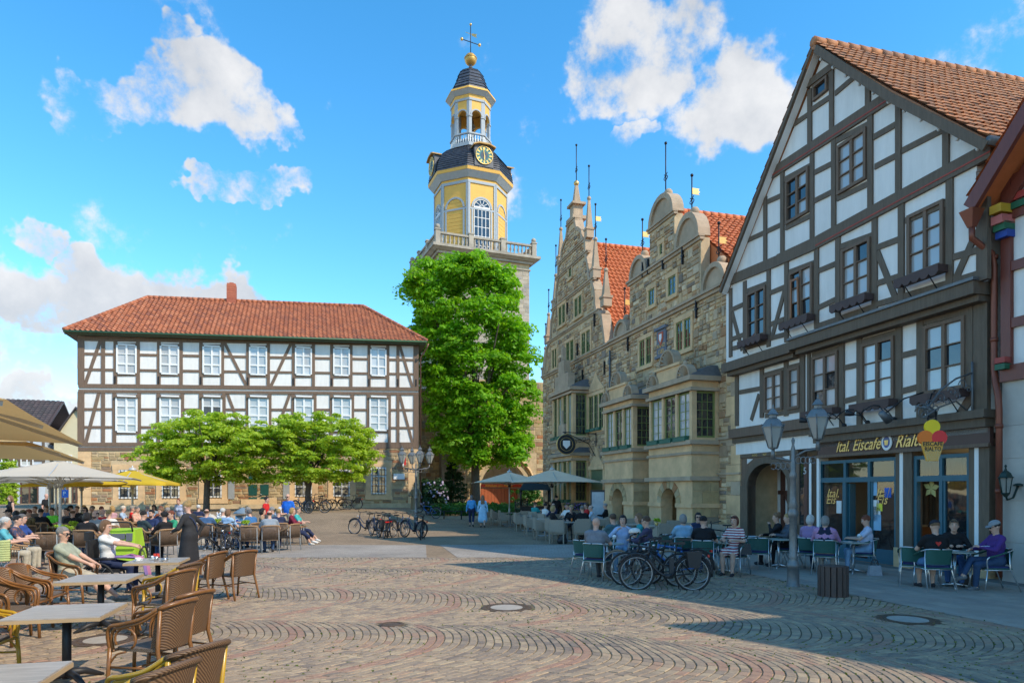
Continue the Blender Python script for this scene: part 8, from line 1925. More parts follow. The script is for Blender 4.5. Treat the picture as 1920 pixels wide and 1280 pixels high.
 if helmet:
  q=SDF();q.ell((-.22,.2,1.08),(.10,.13,.09),0);V,Fc,_=q.mesh(.018,lambda X:1.05-X[...,2]);link('helmet',raw_mesh('helmet',V,Fc,smooth=np.ones(len(Fc)),mats=[M('helmet_white',(.6,.58,.54),.4)]),t)
 return t
m_bk=M('bike_black',(.018,.018,.02),.3,.1,6);m_bb=M('bike_navy',(.02,.035,.08),.3,.1,6);m_bg=M('bike_grey',(.16,.17,.18),.35,.1,6);m_bl=M('bike_blue',(.03,.12,.35),.3,.1,6)
bagk=M('black_pannier',(.02,.021,.024),.45,.15,8);bagn=M('navy_pannier',(.02,.025,.05),.6)
BK=[mk_bike(m_bk,True,bag=((1,-1),bagk)),mk_bike(m_bk,False,guard=False,rack=False),mk_bike(m_bg,False,tyre=m_tan,guard=False,rack=False,helmet=True),mk_bike(m_bb,True),mk_bike(m_bb,True,bag=((-1,),bagn)),mk_bike(m_bl,False)]
bk_used=[0]*len(BK)
def bike(i,px,d,deg,label,lean=4,grp='bicycles parked on the square'):
 o=BK[i]if not bk_used[i]else copy_tree(BK[i]);bk_used[i]=1;p=xd(px,d);o.location=(p.x,p.y,gzf(p.x,p.y)-.02+.004);o.rotation_euler=(R(0),R(lean),R(deg));tag(o,label,'bicycle',grp)
bike(0,1247,13.35,86,'black low step electric bicycle with black pannier, nearest of the front bicycles');bike(1,1225,13.95,80,'black bicycle with bare wheels, middle of the front bicycles',5);bike(2,1207,14.6,84,'grey bicycle with tan tyres and pale helmet hanging on its handlebar',6);bike(5,1262,14.3,96,'blue framed bicycle farthest right of the front bicycles',3)
bike(3,683,30.6,66,'navy bicycle leftmost of the group parked in the sun',4);bike(3,703,29.2,28,'navy bicycle second from the left in the sunny group');bike(0,716,28.6,20,'black bicycle with panniers in the sunny group');bike(5,727,28.8,8,'blue bicycle in the middle of the sunny group');bike(4,747,29.3,-16,'navy bicycle with one square pannier, rightmost of the sunny group')
bike(3,774,28.6,48,'navy bicycle left of the pair below the four lantern lamp');bike(1,790,27.8,4,'black bicycle right of the pair below the four lantern lamp');bike(5,803,45,80,'blue bicycle leaning beside the statue')
bike(1,592,38.6,82,'black bicycle beside the trunk of the right maple');bike(3,566,38.2,60,'navy bicycle left of the right maple trunk');bike(1,637,45.2,88,'black bicycle in dappled shade against the museum wall');bike(0,656,45.4,80,'black bicycle with bags against the museum wall');bike(1,598,44.6,96,'dark bicycle against the museum wall behind the right maple')
bike(1,412,19.4,160,'black bicycle with handlebar towards the camera behind the waitress');bike(3,425,19.9,195,'navy bicycle leaning next to the one behind the waitress');bike(1,1352,20.4,100,'dark bicycle on the terrace beside the town hall corner')
def trailer():
 c=xd(232,17.6);t=thing('bicycle_trailer','lime green child bicycle trailer with grey pockets beside the crowd','trailer',c,R(8));mg=M('lime_fabric',(.34,.52,.03),.7,.08,6,.15,20);mq=M('trailer_grey',(.12,.13,.15),.8);b=MB()
 b.hexa([Vector(q)for q in((-.40,-.3,.18),(.40,-.3,.18),(.38,.5,.18),(-.38,.5,.18),(-.36,-.22,.96),(.36,-.22,.96),(.30,.38,.98),(-.30,.38,.98))]);b.build('body',mg,t,local=True)
 b=MB();b.hexa([Vector(q)for q in((-.37,-.32,.48),(.37,-.32,.48),(.37,-.27,.48),(-.37,-.27,.48),(-.34,-.26,.90),(.34,-.26,.90),(.34,-.2,.90),(-.34,-.2,.90))]);b.build('rear_flap',mg,t,local=True)
 for x,w in((-.25,.14),(.0,.3),(.25,.14)):b=MB();b.box((x,-.285,.80 if x==0 else .78),(w,.07,.14 if x==0 else .2));b.build('pocket',mq,t,local=True)
 text('grey_lettering','trailer',M('print_grey',(.5,.55,.3),.6),t,Vector(c)+Vector((0,-.33,.53)),(R(85),0,0),.12)if False else None
 for s in(-1,1):b=MB();b.tube([(s*.45,.1+.25*math.cos(w),.26+.25*math.sin(w))for w in np.linspace(0,6.283,25)[:-1]],.025,6,closed=True);wh=b.build('wheel',m_tyre,t,local=True);b=MB();b.tube([(s*.45,.1,.26),(s*.36,.1,.26)],.03,6);[b.tube([(s*.45,.1,.26),(s*.45,.1+.24*math.cos(k),.26+.24*math.sin(k))],.004,3)for k in np.linspace(0,5.9,12)];b.build('spokes',m_rimm,wh,local=True)
 b=MB();b.tube(curve([(-.30,-.2,.9),(-.30,-.36,1.12),(-.2,-.4,1.16),(.2,-.4,1.16),(.30,-.36,1.12),(.30,-.2,.9)],4),.02,7);b.build('push_bar',m_black,t,local=True)
trailer()
def rucksack():
 c=xd(1054,25.3);t=thing('rucksack','black rucksack standing on the cobbles beside the terrace chairs','bag',c);S=SDF();S.cap((0,0,.16),(0,0,.36),.16,.13,0,.05);S.cap((-.08,-.06,.1),(.08,-.06,.1),.12,.12,0,.06);S.cap((0,-.13,.15),(0,-.12,.28),.09,.08,0,.04);V,Fc,mi=S.mesh(.025);link('sack',raw_mesh('sack',V,Fc,smooth=np.ones(len(Fc)),mats=[bagk]),t);b=MB()
 for s in(-1,1):b.tube([(s*.08,.12,.1),(s*.09,.2,.3),(s*.06,.1,.5)],.02,5)
 b.tube([(-.04,0,.5),(0,0,.56),(.04,0,.5)],.012,5);b.build('strap',m_black,t,local=True)
rucksack()
# THE CROWD
BLK,NAVY,WHT,GRY,DGR=(.012,.012,.014),(.02,.03,.075),(.62,.61,.58),(.22,.23,.24),(.06,.06,.065)
DENIM,LDEN,BEI,KHA=(.045,.085,.18),(.22,.36,.50),(.42,.37,.28),(.32,.34,.26)
SKY_,TEAL,RED,ROY=(.32,.44,.62),(.03,.28,.28),(.52,.02,.02),(.015,.13,.55)
flor=pattern_cloth('red_floral',(.55,.02,.02),(.55,.35,.25),'floral');flor2=pattern_cloth('orange_floral',(.5,.16,.03),(.04,.05,.1),'floral');strp=pattern_cloth('maroon_stripe',(.26,.02,.04),(.66,.62,.58),'stripe');plaid=pattern_cloth('violet_plaid',(.22,.12,.30),(.35,.25,.40),'check');prnt=pattern_cloth('grey_print',(.30,.32,.36),(.22,.26,.30),'floral');blst=pattern_cloth('blue_white_check',(.25,.33,.55),(.5,.54,.65),'check')
SEAT={'rope':.46,'green':.475,'taupe':.485,'brown':.445,'gold':.445,None:.46}
CH={'rope':'rope chair','green':'green aluminium chair','taupe':'taupe wicker armchair','brown':'brown wicker chair','gold':'gold armed wicker chair'}
def P(px,d,face,label,chair=None,top=GRY,bottom=DENIM,ch_off=0.0,z=None,**kw):
 p=xd(px,d);zz=gzf(p.x,p.y)if z is None else z;a=R(face)
 kw.setdefault('res',.019 if d<16 else .023 if d<24 else .028);kw.setdefault('seat_h',SEAT[chair])
 if kw.get('pose','sit')in('stand','walk','lean'):kw.setdefault('sleeve','long')
 f=Vector((-math.sin(a),math.cos(a),0))
 person(label,(p.x,p.y,zz+.003),a,top,bottom,**kw)
 if chair:q=p+f*(.06+ch_off);put(chair,q.x,q.y,a,CH[chair]+' of the '+' '.join(label.split()[:11]),z=zz)
def C(kind,px,d,face,label):p=xd(px,d);put(kind,p.x,p.y,R(face),label)
P(131,11.85,-82,'man in a pale green T-shirt and sunglasses leaning back at the cup table',None,KHA,BEI,hair='grey',glasses=True,legs='shorts',fat=1.16,lean=-12,hands=[(-.2,.34,.12),(.1,.36,.14)],shoes=(.2,.2,.2),seat_h=.44,yaw=-8,pitch=2,res=.016,feet=[(-.1,.72,.02),(.14,.62,0)])
p_=xd(131,11.85);put('brown',p_.x+.05,p_.y,R(-84),'brown wicker chair of the man in the pale green T-shirt')
P(203,13.0,-78,'woman with straight light brown hair in a wheelchair at the cup table',None,WHT,NAVY,hair='lightbrown',style='bob',fem=True,lean=-6,sleeve='short',hands=[(-.1,.46,.30),(.1,.48,.30)],yaw=-10,pitch=12,res=.016,seat_h=.5)
def wheelchair():
 c=xd(203,13.0);t=thing('wheelchair','black wheelchair with raised headrest carrying the woman at the cup table','wheelchair',c,R(-78))
 for s in(-1,1):b=MB();b.tube([(s*.29,-.1+.29*math.cos(w),.31+.29*math.sin(w))for w in np.linspace(0,6.283,29)[:-1]],.02,6,closed=True);wh=b.build('wheel',m_tyre,t,local=True);b=MB();[b.tube([(s*.29,-.1,.31),(s*.29,-.1+.28*math.cos(k),.31+.28*math.sin(k))],.004,3)for k in np.linspace(0,5.9,14)];b.build('spokes',m_rimm,wh,local=True)
 b=MB();b.box((0,.02,.45),(.46,.46,.06));b.build('seat',m_black,t,local=True);b=MB();b.box((0,-.27,.75),(.44,.07,.56));b.build('backrest',m_black,t,local=True);b=MB();b.box((0,-.33,1.10),(.26,.08,.16));b.build('headrest',m_black,t,local=True);b=MB()
 for s in(-1,1):b.tube([(s*.25,-.28,1.0),(s*.25,-.28,.1)],.016,6);b.tube([(s*.25,.25,.45),(s*.2,.55,.12)],.016,6);b.tube([(s*.27,-.2,.68),(s*.27,.2,.68)],.025,6)
 b.build('frame',m_iron,t,local=True)
 t=thing('blanket','pink and violet blanket over the knees of the woman in the wheelchair','blanket',c,R(-78))
 for x0,x1,m in((-.2,.0,cloth((.46,.17,.28))),(.002,.2,cloth((.25,.16,.38)))):b=MB();P_=[(y,z)for y,z in((.15,.70),(.35,.72),(.55,.68),(.66,.55),(.70,.36))];V=[(x,y,z+.02*math.sin(9*y+x*8))for y,z in P_ for x in(x0,x1)];V+=[(x,y,z-.02)for x,y,z in V];n=len(V)//2;F_=[(2*i,2*i+1,2*i+3,2*i+2)for i in range(4)];b.add(V,F_+[tuple(q+n for q in reversed(f))for f in F_],0,smooth=True);b.build('fold',m,t,local=True,recalc=False)
wheelchair()
def strap(t,tp,H,hr,hf,hu,pel):
 b=MB();b.tube([tp(-.13,-.03,.5),tp(-.05,-.135,.38),tp(.08,-.14,.2),tp(.17,-.06,.02)],.012,5);b.build('bag_strap',cloth((.03,.05,.12)),t,local=True)
P(356,15.3,80,'waitress in a black dress with blond hair tied up walking past the tables',None,(.03,.03,.032),(.024,.024,.027),hair='blond',style='bun',fem=True,pose='stand',legs='dress',scale=1.0,hands=[(-.17,.30,.12),(.26,-.02,.02)],pitch=22,fat=1.05,res=.016,lean=4,extra=strap)
P(8,15.6,-60,'grey haired person in a teal shirt cut off by the left edge','rope',(.10,.36,.40),BEI,hair='white',style='fringe',fem=True)
P(30,16.6,-70,'dark haired person in an orange floral shirt at the left edge','rope',flor2,BEI,hair='dark',style='cropped');P(40,17.6,-80,'man in a blue T-shirt behind the orange floral shirt','rope',(.03,.07,.25),DGR,hair='darkgrey')
t=thing('quilted_jacket','pale green quilted jacket hung over a chair at the left edge','jacket',xd(16,15.2));b=MB()
for k in range(9):b.tube([(-.26,-.3-.02*(k%2),.45+.05*k),(0,-.34,.44+.05*k),(.24,-.28,.45+.05*k)],.034,7)
b.build('quilted_body',cloth((.42,.46,.20)),t,local=True)
P(162,18.9,10,'woman with black hair in a black T-shirt seen from behind, left rows','rope',BLK,DGR,hair='dark',style='bob',fem=True,fat=1.15)
P(180,20.8,170,'bald man in a grey T-shirt facing the camera, left rows','rope',GRY,DENIM,style='halfbald',hair='dark',beard=True,fat=1.1);P(193,22.8,175,'red faced bald man with white beard in the left rows','rope',RED,DGR,style='bald',hair='white',beard=True,skin=3)
P(204,21.3,30,'person with short fair hair in a white T-shirt from behind','rope',WHT,DENIM,hair='blond',style='cropped');P(285,21.6,172,'man in a navy T-shirt with dark beard facing the camera','rope',(.02,.035,.10),DENIM,hair='dark',style='cropped',beard=True)
P(268,20.3,-28,'man in a dark green T-shirt with cropped hair seen from behind','rope',(.03,.05,.055),DGR,hair='dark',style='cropped');P(302,23.8,165,'curly haired man with glasses in a navy T-shirt','rope',NAVY,DENIM,hair='lightbrown',style='curly');P(309,19.3,55,'woman with dark curls in a black jacket seen from behind','rope',BLK,BLK,hair='dark',style='curly',fem=True,sleeve='long');P(322,20.6,150,'person in a green top half hidden by the dark curled woman','rope',(.03,.25,.13),DENIM,hair='redbrown')
P(314,24.6,10,'grey haired man in a dark shirt from behind in front of the boulders','rope',NAVY,DGR,hair='grey');P(387,22.6,8,'balding man in a blue shirt seen from behind before the boulders','rope',(.05,.11,.22),DENIM,style='halfbald',hair='brown',fat=1.1)
P(417,23.6,-20,'white haired woman in a white blouse beside the boulders','rope',WHT,DGR,hair='white',style='fringe',fem=True);P(427,22.4,-12,'woman with brown bob in a light blue blouse seen from behind','rope',(.30,.46,.66),DENIM,hair='lightbrown',style='bob',fem=True);P(474,23.2,62,'grey haired man in a blue polo shirt leaning left','rope',(.04,.14,.32),DENIM,hair='darkgrey',fat=1.08,lean=14);P(466,25,100,'person in pale blue beside the man in the blue polo shirt','rope',(.40,.52,.58),DENIM,hair='grey')
P(491,23.6,-70,'dark haired woman facing right behind the printed shirt','rope',(.3,.2,.12),DGR,hair='dark',style='bob',fem=True);P(506,21.4,25,'balding man in a grey printed shirt seen from behind','rope',prnt,DENIM,style='halfbald',hair='brown',fat=1.12,lean=10);P(522,23.0,30,'blond person in navy with a pink collar from behind','rope',NAVY,NAVY,hair='blond',style='fringe',sleeve='long');P(511,25.6,95,'grey haired man facing left behind the printed shirt','rope',(.08,.13,.18),DGR,hair='grey')
P(499,27.5,-95,'dark haired man in a red T-shirt standing facing right',None,RED,DGR,hair='dark',pose='stand',sleeve='short');P(516,26.6,-80,'boy with fair hair in a white and blue T-shirt bending forward',None,(.5,.54,.6),DENIM,hair='lightbrown',pose='stand',sleeve='short',lean=28,scale=.95,hands=[(-.2,.45,.1),(.2,.5,.2)])
P(540,26.6,175,'bald man in a bright blue polo shirt standing in the sun',None,ROY,BEI,style='bald',pose='stand',sleeve='short',glasses=True,z=.12)
P(547,24.4,-80,'blond woman in a maroon cardigan sitting with a cream bag','rope',(.17,.015,.035),NAVY,hair='blond',style='bob',fem=True,sleeve='long',feet=[(-.1,.62,0),(.05,.75,.1)],legs='capri',shoes=WHT);P(557,25.4,-85,'grey haired woman in a turquoise top sitting beside the maroon cardigan','rope',(.05,.36,.34),NAVY,hair='darkgrey',fem=True,feet=[(-.1,.62,0),(.05,.72,.1)],legs='capri',shoes=WHT)
P(338,29.4,180,'woman in a blue patterned blouse standing and leaning over a table',None,blst,BEI,hair='redbrown',fem=True,pose='stand',lean=14,scale=.95);P(372,29.2,5,'person with pale hair in a navy top at the back by the maple','rope',NAVY,DGR,hair='white',style='fringe');P(354,29.8,60,'person in dark red shade under the maple','rope',(.06,.03,.03),DGR,hair='brown')
P(276,28.4,5,'balding man in a light blue shirt from behind under the yellow parasol','rope',(.27,.40,.66),DENIM,style='halfbald',hair='grey',fat=1.1);P(289,29.6,175,'dark skinned person with long dark hair at the back wall','rope',(.2,.3,.42),DGR,hair='dark',style='long',skin=4,fem=True);P(312,28.2,-40,'fair haired man in navy near the back','rope',NAVY,DGR,hair='blond',style='cropped');P(302,26.8,60,'person with ginger hair in the back rows','rope',(.2,.06,.03),DGR,hair='redbrown')
P(256,26.6,-100,'woman in a red floral dress in the back rows','rope',flor,flor,hair='darkgrey',style='fringe',fem=True,legs='skirt');P(247,27.6,-60,'grey haired woman in red beside the floral dress','rope',RED,DGR,hair='grey',fem=True);P(230,27.4,-75,'grey haired man in a pale blue shirt facing right','rope',SKY_,DENIM,hair='white',fat=1.1);P(211,27.0,75,'blond woman in a pink top facing left','rope',(.46,.28,.34),DENIM,hair='blond',style='bob',fem=True)
P(190,26.4,20,'man in a beige shirt from behind in the back rows','rope',(.40,.32,.24),DGR,hair='redbrown',style='cropped',fat=1.1);P(174,27.4,150,'person in olive beside the man in beige','rope',(.14,.12,.07),DGR,hair='darkgrey');P(160,25.2,178,'woman in sunglasses with black hair in the parasol shade','rope',DGR,BLK,hair='dark',style='bob',glasses=True,fem=True);P(158,28.3,170,'blond person at the back beside the corner wall','rope',(.35,.30,.18),DGR,hair='blond')
P(145,27.2,175,'man in a black T-shirt in the parasol shade','rope',BLK,DGR,hair='brown');P(136,22.4,15,'balding man in a black shirt from behind beside the parasol pole','rope',BLK,DGR,style='halfbald',hair='brown',fat=1.15);P(126,24.0,165,'dark haired man beside the black shirt in shade','rope',(.05,.05,.06),DGR,hair='dark');P(133,28.2,150,'man in a dark cap in the parasol shade','rope',DGR,DGR,hair='dark',hat=BLK)
P(107,25.4,-70,'man in a black and white striped shirt in the parasol shade','rope',pattern_cloth('bw_stripe',(.02,.02,.02),(.4,.4,.38),'stripe'),DGR,hair='brown',style='cropped');P(98,24.2,180,'person in bright green under the parasol','rope',(.15,.6,.05),DGR,hair='dark');P(76,23.2,20,'person in a black jacket from behind under the parasol','rope',BLK,BLK,hair='dark',sleeve='long');P(55,22.2,160,'person with reddish hair in olive under the parasol','rope',(.12,.09,.04),DGR,hair='redbrown');P(44,21.2,60,'person in a brown cap and olive shirt under the parasol','rope',(.13,.10,.05),DGR,hair='dark',hat=(.12,.09,.05))
P(30,20.6,30,'dark haired person in grey patterned top at the left','rope',GRY,DGR,hair='dark',style='bob',fem=True);P(18,22.6,150,'person in black with a black cap at the left','rope',BLK,DGR,hair='dark',hat=BLK);P(66,26.4,175,'person in dark brown deep in the parasol shade','rope',(.09,.06,.04),DGR,hair='brown');P(88,27.6,170,'person in blue at the back of the parasol shade','rope',(.03,.08,.2),DGR,hair='brown')
P(20,31.5,150,'young woman with long brown hair in a black strap top standing at the back left',None,BLK,DGR,hair='lightbrown',style='long',fem=True,pose='stand',sleeve='none',z=.02);P(86,33.5,-90,'bald man in black standing behind the parasol poles',None,BLK,DGR,style='bald',pose='stand',z=.1,sleeve='short',skin=3)
C('rope',95,17.9,12,'empty rope chair standing alone, its back to the camera, left of the black T-shirt');C('rope',470,21.2,8,'empty rope chair with its back to the camera, left of the printed shirt');C('rope',541,22.4,70,'empty rope chair at the right end of the left café');C('rope',238,24.6,4,'empty rope chair in the middle of the left rows behind the trailer')
for px,d,l in((172,19.9,'café table with a gold plant pot between the black T-shirt and the bald man'),(296,20.5,'café table between the navy T-shirt and the dark curled woman'),(405,23.3,'café table before the boulders'),(490,22.4,'café table with a plant between blue polo and printed shirt'),(236,26.0,'café table beside the woman in the red floral dress'),(120,23.2,'café table under the front off white parasol'),(60,24.4,'café table in deep shade at the left'),(145,21.4,'café table with a plant behind the empty rope chair'),(300,26.0,'café table in the back rows under the yellow parasol')):C('twood',px,d,12,l)
def plantpot(px,d,lab,z=.75):
 c=xd(px,d,z);t=thing('plant_pot',lab,'plant',c,0,'small plants on the café tables');b=MB();b.lathe([(.05,0),(.07,.11),(.06,.11)],c,12);b.build('pot',m_gold,t);rs=np.random.RandomState(int(px));C_=c+np.array([0,0,.16])if False else[(c.x+rs.randn()*.06,c.y+rs.randn()*.06,c.z+.15+rs.rand()*.07)for i in range(14)];V,Fq,idx=leaf_cloud(C_,np.full(14,.07),30,.03,rs,.8,.6);link('leaves',raw_mesh('leaves',V-np.array(c),Fq,rnd=rs.rand(len(Fq)),mats=[lf_map]),t)
plantpot(120,18.9,'small green plant in a gold pot on the table near the empty rope chair');plantpot(137,21.2,'small green plant in a gold pot near the parasol pole');plantpot(461,22.2,'small green plant in a gold pot left of the printed shirt');plantpot(408,23.2,'small green plant before the boulders')
P(1036,26.6,-75,'blond woman in a black top at the front terrace table','taupe',BLK,BLK,hair='blond',style='bob',fem=True,sleeve='long');P(1071,27.4,165,'curly blond woman in a black jacket drinking at the terrace table','taupe',BLK,DGR,hair='blond',style='curly',fem=True,sleeve='long',hands=[(-.1,.3,.45),(.12,.36,.2)]);P(1092,26.4,10,'grey haired man in a black jacket seen from behind on the terrace','taupe',BLK,DGR,hair='darkgrey',sleeve='long',fat=1.1);P(1109,27.6,80,'bald man in a pale blue shirt facing left on the terrace','taupe',(.46,.53,.6),DGR,style='halfbald',hair='grey',sleeve='long',fat=1.1)
P(1043,36.0,0,'waiter in black standing with his back turned under the beige parasol',None,BLK,BLK,hair='dark',pose='stand');P(1022,31.8,-60,'person in a white shirt on the terrace below the parasol','taupe',WHT,DGR,hair='dark');P(1038,31.6,40,'balding man in a navy jacket on the terrace','taupe',NAVY,DGR,style='halfbald',hair='brown',sleeve='long');P(1064,30.4,140,'man with dark hair in white behind the curly blond woman','taupe',WHT,DGR,hair='brown');P(1003,35.2,-40,'person in teal with sunglasses before the black kiosk','taupe',TEAL,DGR,hair='brown',glasses=True);P(1024,36.6,90,'man reaching left before the black kiosk','taupe',(.1,.06,.05),DGR,hair='brown',hands=[(-.1,.5,.3),(.12,.5,.3)]);P(1100,31.8,100,'person in a red top on the terrace','taupe',RED,DGR,hair='brown');P(1092,32.6,-80,'man in a dark cap beside the red top','taupe',DGR,DGR,hair='brown',hat=NAVY);P(1136,31.4,75,'grey haired man in a black jacket at the menu board','taupe',BLK,DGR,hair='grey',sleeve='long')
for i,(px,d,f,l)in enumerate([(1046,25.4,-15,'front corner of the terrace beside the rucksack'),(1015,27.5,-80,'second from the front along the left row'),(996,30.0,-80,'third along the left row'),(976,33.2,-80,'fourth along the left row'),(945,37.6,-80,'left of the far terrace table'),(930,39.6,-75,'second from the far left end'),(916,42,-70,'at the far left end of the terrace'),(968,37.8,90,'right of the far terrace table'),(1090,25.2,5,'directly behind the man in black'),(1008,32.6,180,'with its back to the kiosk'),(985,36,180,'before the glass screen'),(1158,27.0,90,'right of the pale blue shirt'),(1148,24.4,60,'left of the arched bay'),(1187,26.2,180,'with its back to the first arch'),(1215,24.6,180,'between the two arches'),(1243,22.6,12,'its back to the camera near the denim jacket'),(1290,22.6,160,'right of the flower table'),(1340,21.5,150,'at the town hall corner'),(1268,24.4,180,'before the second arch')]):C('taupe',px,d,f,'empty taupe wicker armchair '+l)
for px,d,l in((1062,26.6,'terrace table with drinks at the front'),(1022,29.6,'terrace table second from the front'),(990,33.4,'terrace table third from the front'),(956,38,'terrace table under the far beige parasol'),(1115,29.5,'terrace table near the menu board'),(1232,23.8,'terrace table with a yellow flower pot before the arches'),(1190,24.8,'terrace table before the first arch')):C('ttaupe',px,d,16,l)
plantpot(1231,23.7,'yellow green flower pot on the terrace table before the arches')
P(884,37.2,0,'woman in a blue cardigan and navy trousers walking away',None,(.07,.30,.58),NAVY,hair='darkgrey',style='bob',fem=True,pose='walk',legs='capri',res=.024,fat=1.08);P(905,36.4,2,'woman with long auburn hair in a pale blue dress walking away',None,(.33,.55,.72),(.33,.55,.72),hair='lightbrown',style='long',fem=True,pose='walk',legs='dress',res=.024)
P(1117,14.9,-30,'bald man in a grey T-shirt seen from behind next to the bicycles','green',(.17,.18,.20),DGR,style='bald',fat=1.16);P(1150,17.4,20,'brown haired person in a dark teal shirt from behind','green',(.06,.12,.13),DGR,hair='brown',sleeve='long',style='fringe');P(1168,16.4,165,'dark haired woman in a pale blue hoodie drinking from a cup','green',(.34,.42,.58),LDEN,hair='dark',style='bob',fem=True,sleeve='long',hands=[(-.1,.24,.52),(.1,.3,.45)]);P(1199,17.6,85,'woman with long light brown hair in a teal top facing left','green',TEAL,DGR,hair='lightbrown',style='long',fem=True);P(1213,15.7,60,'man with glasses in a dark violet hoodie facing left','green',(.06,.05,.09),DGR,hair='brown',style='cropped',sleeve='long',glasses=True)
P(1281,17.0,0,'grey haired person in a denim jacket seen from behind','green',(.25,.40,.52),DENIM,hair='grey',style='bob',sleeve='long');P(1309,18.4,172,'woman with a black bob and sunglasses resting her chin on her hand','green',NAVY,DENIM,hair='dark',style='bob',fem=True,glasses=True,sleeve='none',hands=[(-.05,.2,.5),(.15,.36,.2)]);P(1319,15.8,-22,'man in a black T-shirt and jeans seen from behind','green',BLK,(.03,.06,.14),hair='dark',style='cropped',fat=1.06,yaw=-25);P(1378,15.9,140,'woman in a maroon and white striped T-shirt with red hair','green',strp,strp,hair='redbrown',style='bob',fem=True,legs='skirt',glasses='head')
P(1458,18.0,80,'young woman with a bun in a black hoodie holding a phone','green',BLK,BLK,hair='lightbrown',style='bun',fem=True,sleeve='long',hands=[(-.08,.22,.48),(.12,.36,.2)]);P(1479,17.6,85,'blond woman in grey behind the lamp post','green',(.07,.08,.10),BLK,hair='blond',style='fringe',fem=True,sleeve='long')
P(1519,16.6,-45,'white haired person in a violet plaid shirt','green',plaid,NAVY,hair='white',style='bob',sleeve='long');P(1547,15.9,-30,'grey haired person in a navy vest over a pink plaid shirt seen from behind','green',pattern_cloth('pink_plaid',(.5,.24,.36),(.34,.2,.4),'check'),(.30,.28,.26),hair='grey',style='bob',sleeve='long',vest=(.015,.02,.045),fat=1.1);P(1626,16.3,70,'red haired woman in a white and blue T-shirt at the round table','green',(.46,.5,.64),(.24,.40,.60),hair='redbrown',style='fringe',fem=True,fat=1.12,pitch=20,hands=[(-.1,.4,.24),(.12,.38,.24)])
def heart(t,tp,H,hr,hf,hu,pel):
 b=MB();c=Vector(tp(0,-.128,.34));b.prism([c+Vector((x,0,z))for x,z in((0,-.05),(.05,.01),(.04,.04),(.015,.035),(0,.015),(-.015,.035),(-.04,.04),(-.05,.01))],(0,-.004,0),(0,.02,0));b.build('red_heart_print',M('red_print',(.55,.03,.02),.5),t,local=True)
P(1754,13.45,-8,'man in a black T-shirt with a small red heart and a black cap from behind','green',BLK,(.10,.2,.36),hair='lightbrown',style='cropped',hat=(.02,.02,.03),legs='shorts',fat=1.08,extra=heart,pitch=18,res=.017);P(1788,14.3,150,'fair haired woman in a black jacket and jeans leaning over the round table','green',BLK,(.05,.11,.26),hair='lightbrown',style='bun',fem=True,sleeve='long',lean=12,glasses='head',res=.017);P(1868,13.4,86,'man in a violet sweater with a grey cap eating from a plate','green',(.075,.03,.17),(.03,.06,.12),hair='dark',style='cropped',hat=(.25,.26,.27),sleeve='long',pose='sitcross',glasses=True,hands=[(-.1,.36,.28),(.12,.4,.22)],shoes=(.12,.13,.14),pitch=20,res=.016)
for px,d,f,l in((1423,16.7,-25,'empty, its back to the camera, left of the lamp post'),(1408,17.4,-35,'empty, behind the one left of the lamp post'),(1714,14.0,-28,'empty, left of the black cap'),(1100,15.9,-40,'empty, beside the bald man at the bicycles'),(1498,17.5,30,'empty, behind the lamp post'),(1262,17.9,-60,'empty, left of the denim jacket'),(1345,16.9,150,'empty, behind the man in the black T-shirt')):C('green',px,d,f,'green aluminium chair '+l)
for px,d,l in((1460,17.3,'round table left of the two lantern lamp'),(1600,16.2,'round table of the red haired woman'),(1790,13.75,'round table between the black cap and the violet sweater'),(1356,16.2,'round table of the striped T-shirt'),(1142,15.9,'round table of the bald man in grey'),(1296,17.5,'round table of the woman with the black bob')):C('tround',px,d,0,l)
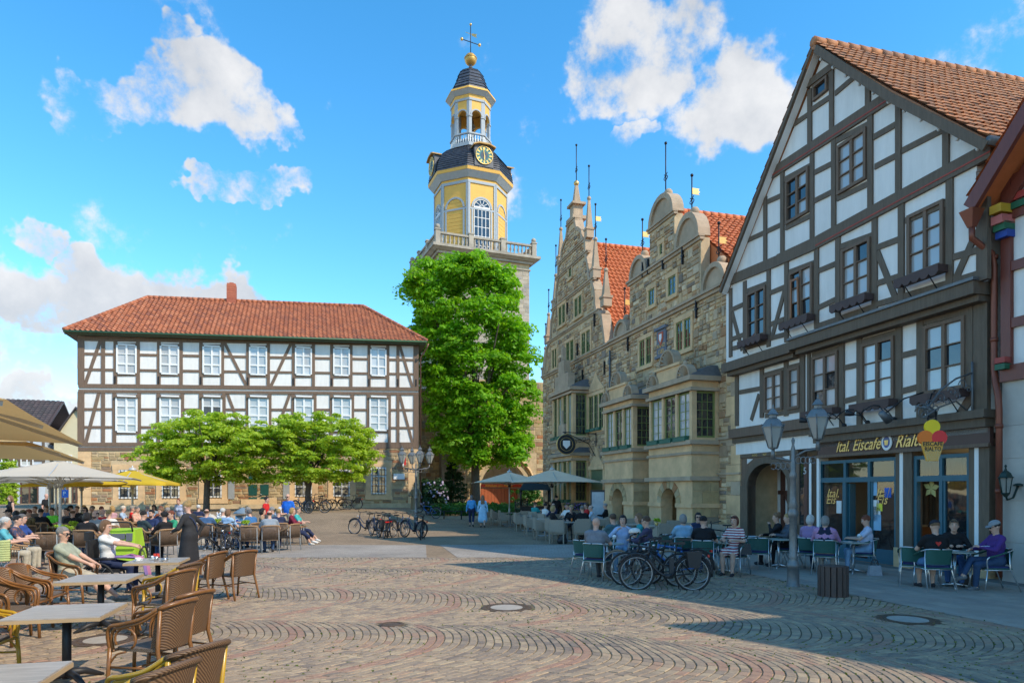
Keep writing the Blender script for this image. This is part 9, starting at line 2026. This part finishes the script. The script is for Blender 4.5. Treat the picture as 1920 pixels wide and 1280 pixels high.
def small(px,d,z,kind,lab):
 c=xd(px,d,z);b=MB();cat='dish'
 if kind=='plate':t=thing('plate',lab,'plate',c);b.lathe([(.05,0),(.11,.015),(.105,.02),(.04,.008)],c,18);b.build('plate',m_white,t)
 elif kind=='sundae':t=thing('sundae_glass',lab,'glass',c);b.lathe([(.04,0),(.01,.02),(.01,.07),(.06,.15),(.055,.15)],c,14,cap=False);b.build('bowl',glassmat('clear_glass',(.5,.5,.5),.05,see=.6),t);b=MB();b.ball(c+Vector((0,0,.15)),.05,8);b.build('ice_cream',m_white,t)
 elif kind=='bag':t=thing('handbag',lab,'bag',c);b.hexa([c+Vector(q)for q in((-.15,-.07,0),(.15,-.07,0),(.15,.07,0),(-.15,.07,0),(-.12,-.04,.24),(.12,-.04,.24),(.12,.04,.24),(-.12,.04,.24))]);b.build('bag_body',bagk if 'black' in lab else cloth((.42,.36,.27))if 'cream' in lab else cloth((.33,.35,.38)),t);b=MB();b.tube(curve([c+Vector((-.09,0,.23)),c+Vector((-.05,0,.36)),c+Vector((.05,0,.36)),c+Vector((.09,0,.23))],4),.01,5);b.build('strap',m_black,t)
 elif kind=='drink':t=thing('drink_glass',lab,'glass',c);b.lathe([(.028,0),(.036,.14),(.033,.14)],c,12);b.build('glass',M('orange_drink' if 'orange' in lab else 'dark_drink',(.55,.15,.02)if 'orange' in lab else(.05,.025,.015),.15),t)
small(1590,16.1,.742,'plate','white plate on the table of the red haired woman');small(1611,16.15,.742,'sundae','glass sundae bowl before the red haired woman');small(1787,13.7,.742,'plate','white plate on the table by the black cap');small(1844,13.35,.86,'plate','white plate held by the man in the violet sweater')
small(1640,15.7,.0,'bag','silver grey handbag on the slabs under the red haired woman');small(1812,14.0,.0,'bag','black handbag on the slabs by the leaning woman');small(1396,15.6,.50,'bag','black handbag on the seat beside the striped T-shirt');small(534,24.0,.52,'bag','cream handbag beside the maroon cardigan')
small(1072,26.5,.752,'drink','orange drink on the front terrace table');small(290,20.4,.752,'drink','dark drink before the man in the navy T-shirt');small(1152,15.8,.742,'sundae','glass cup on the round table of the bald man')
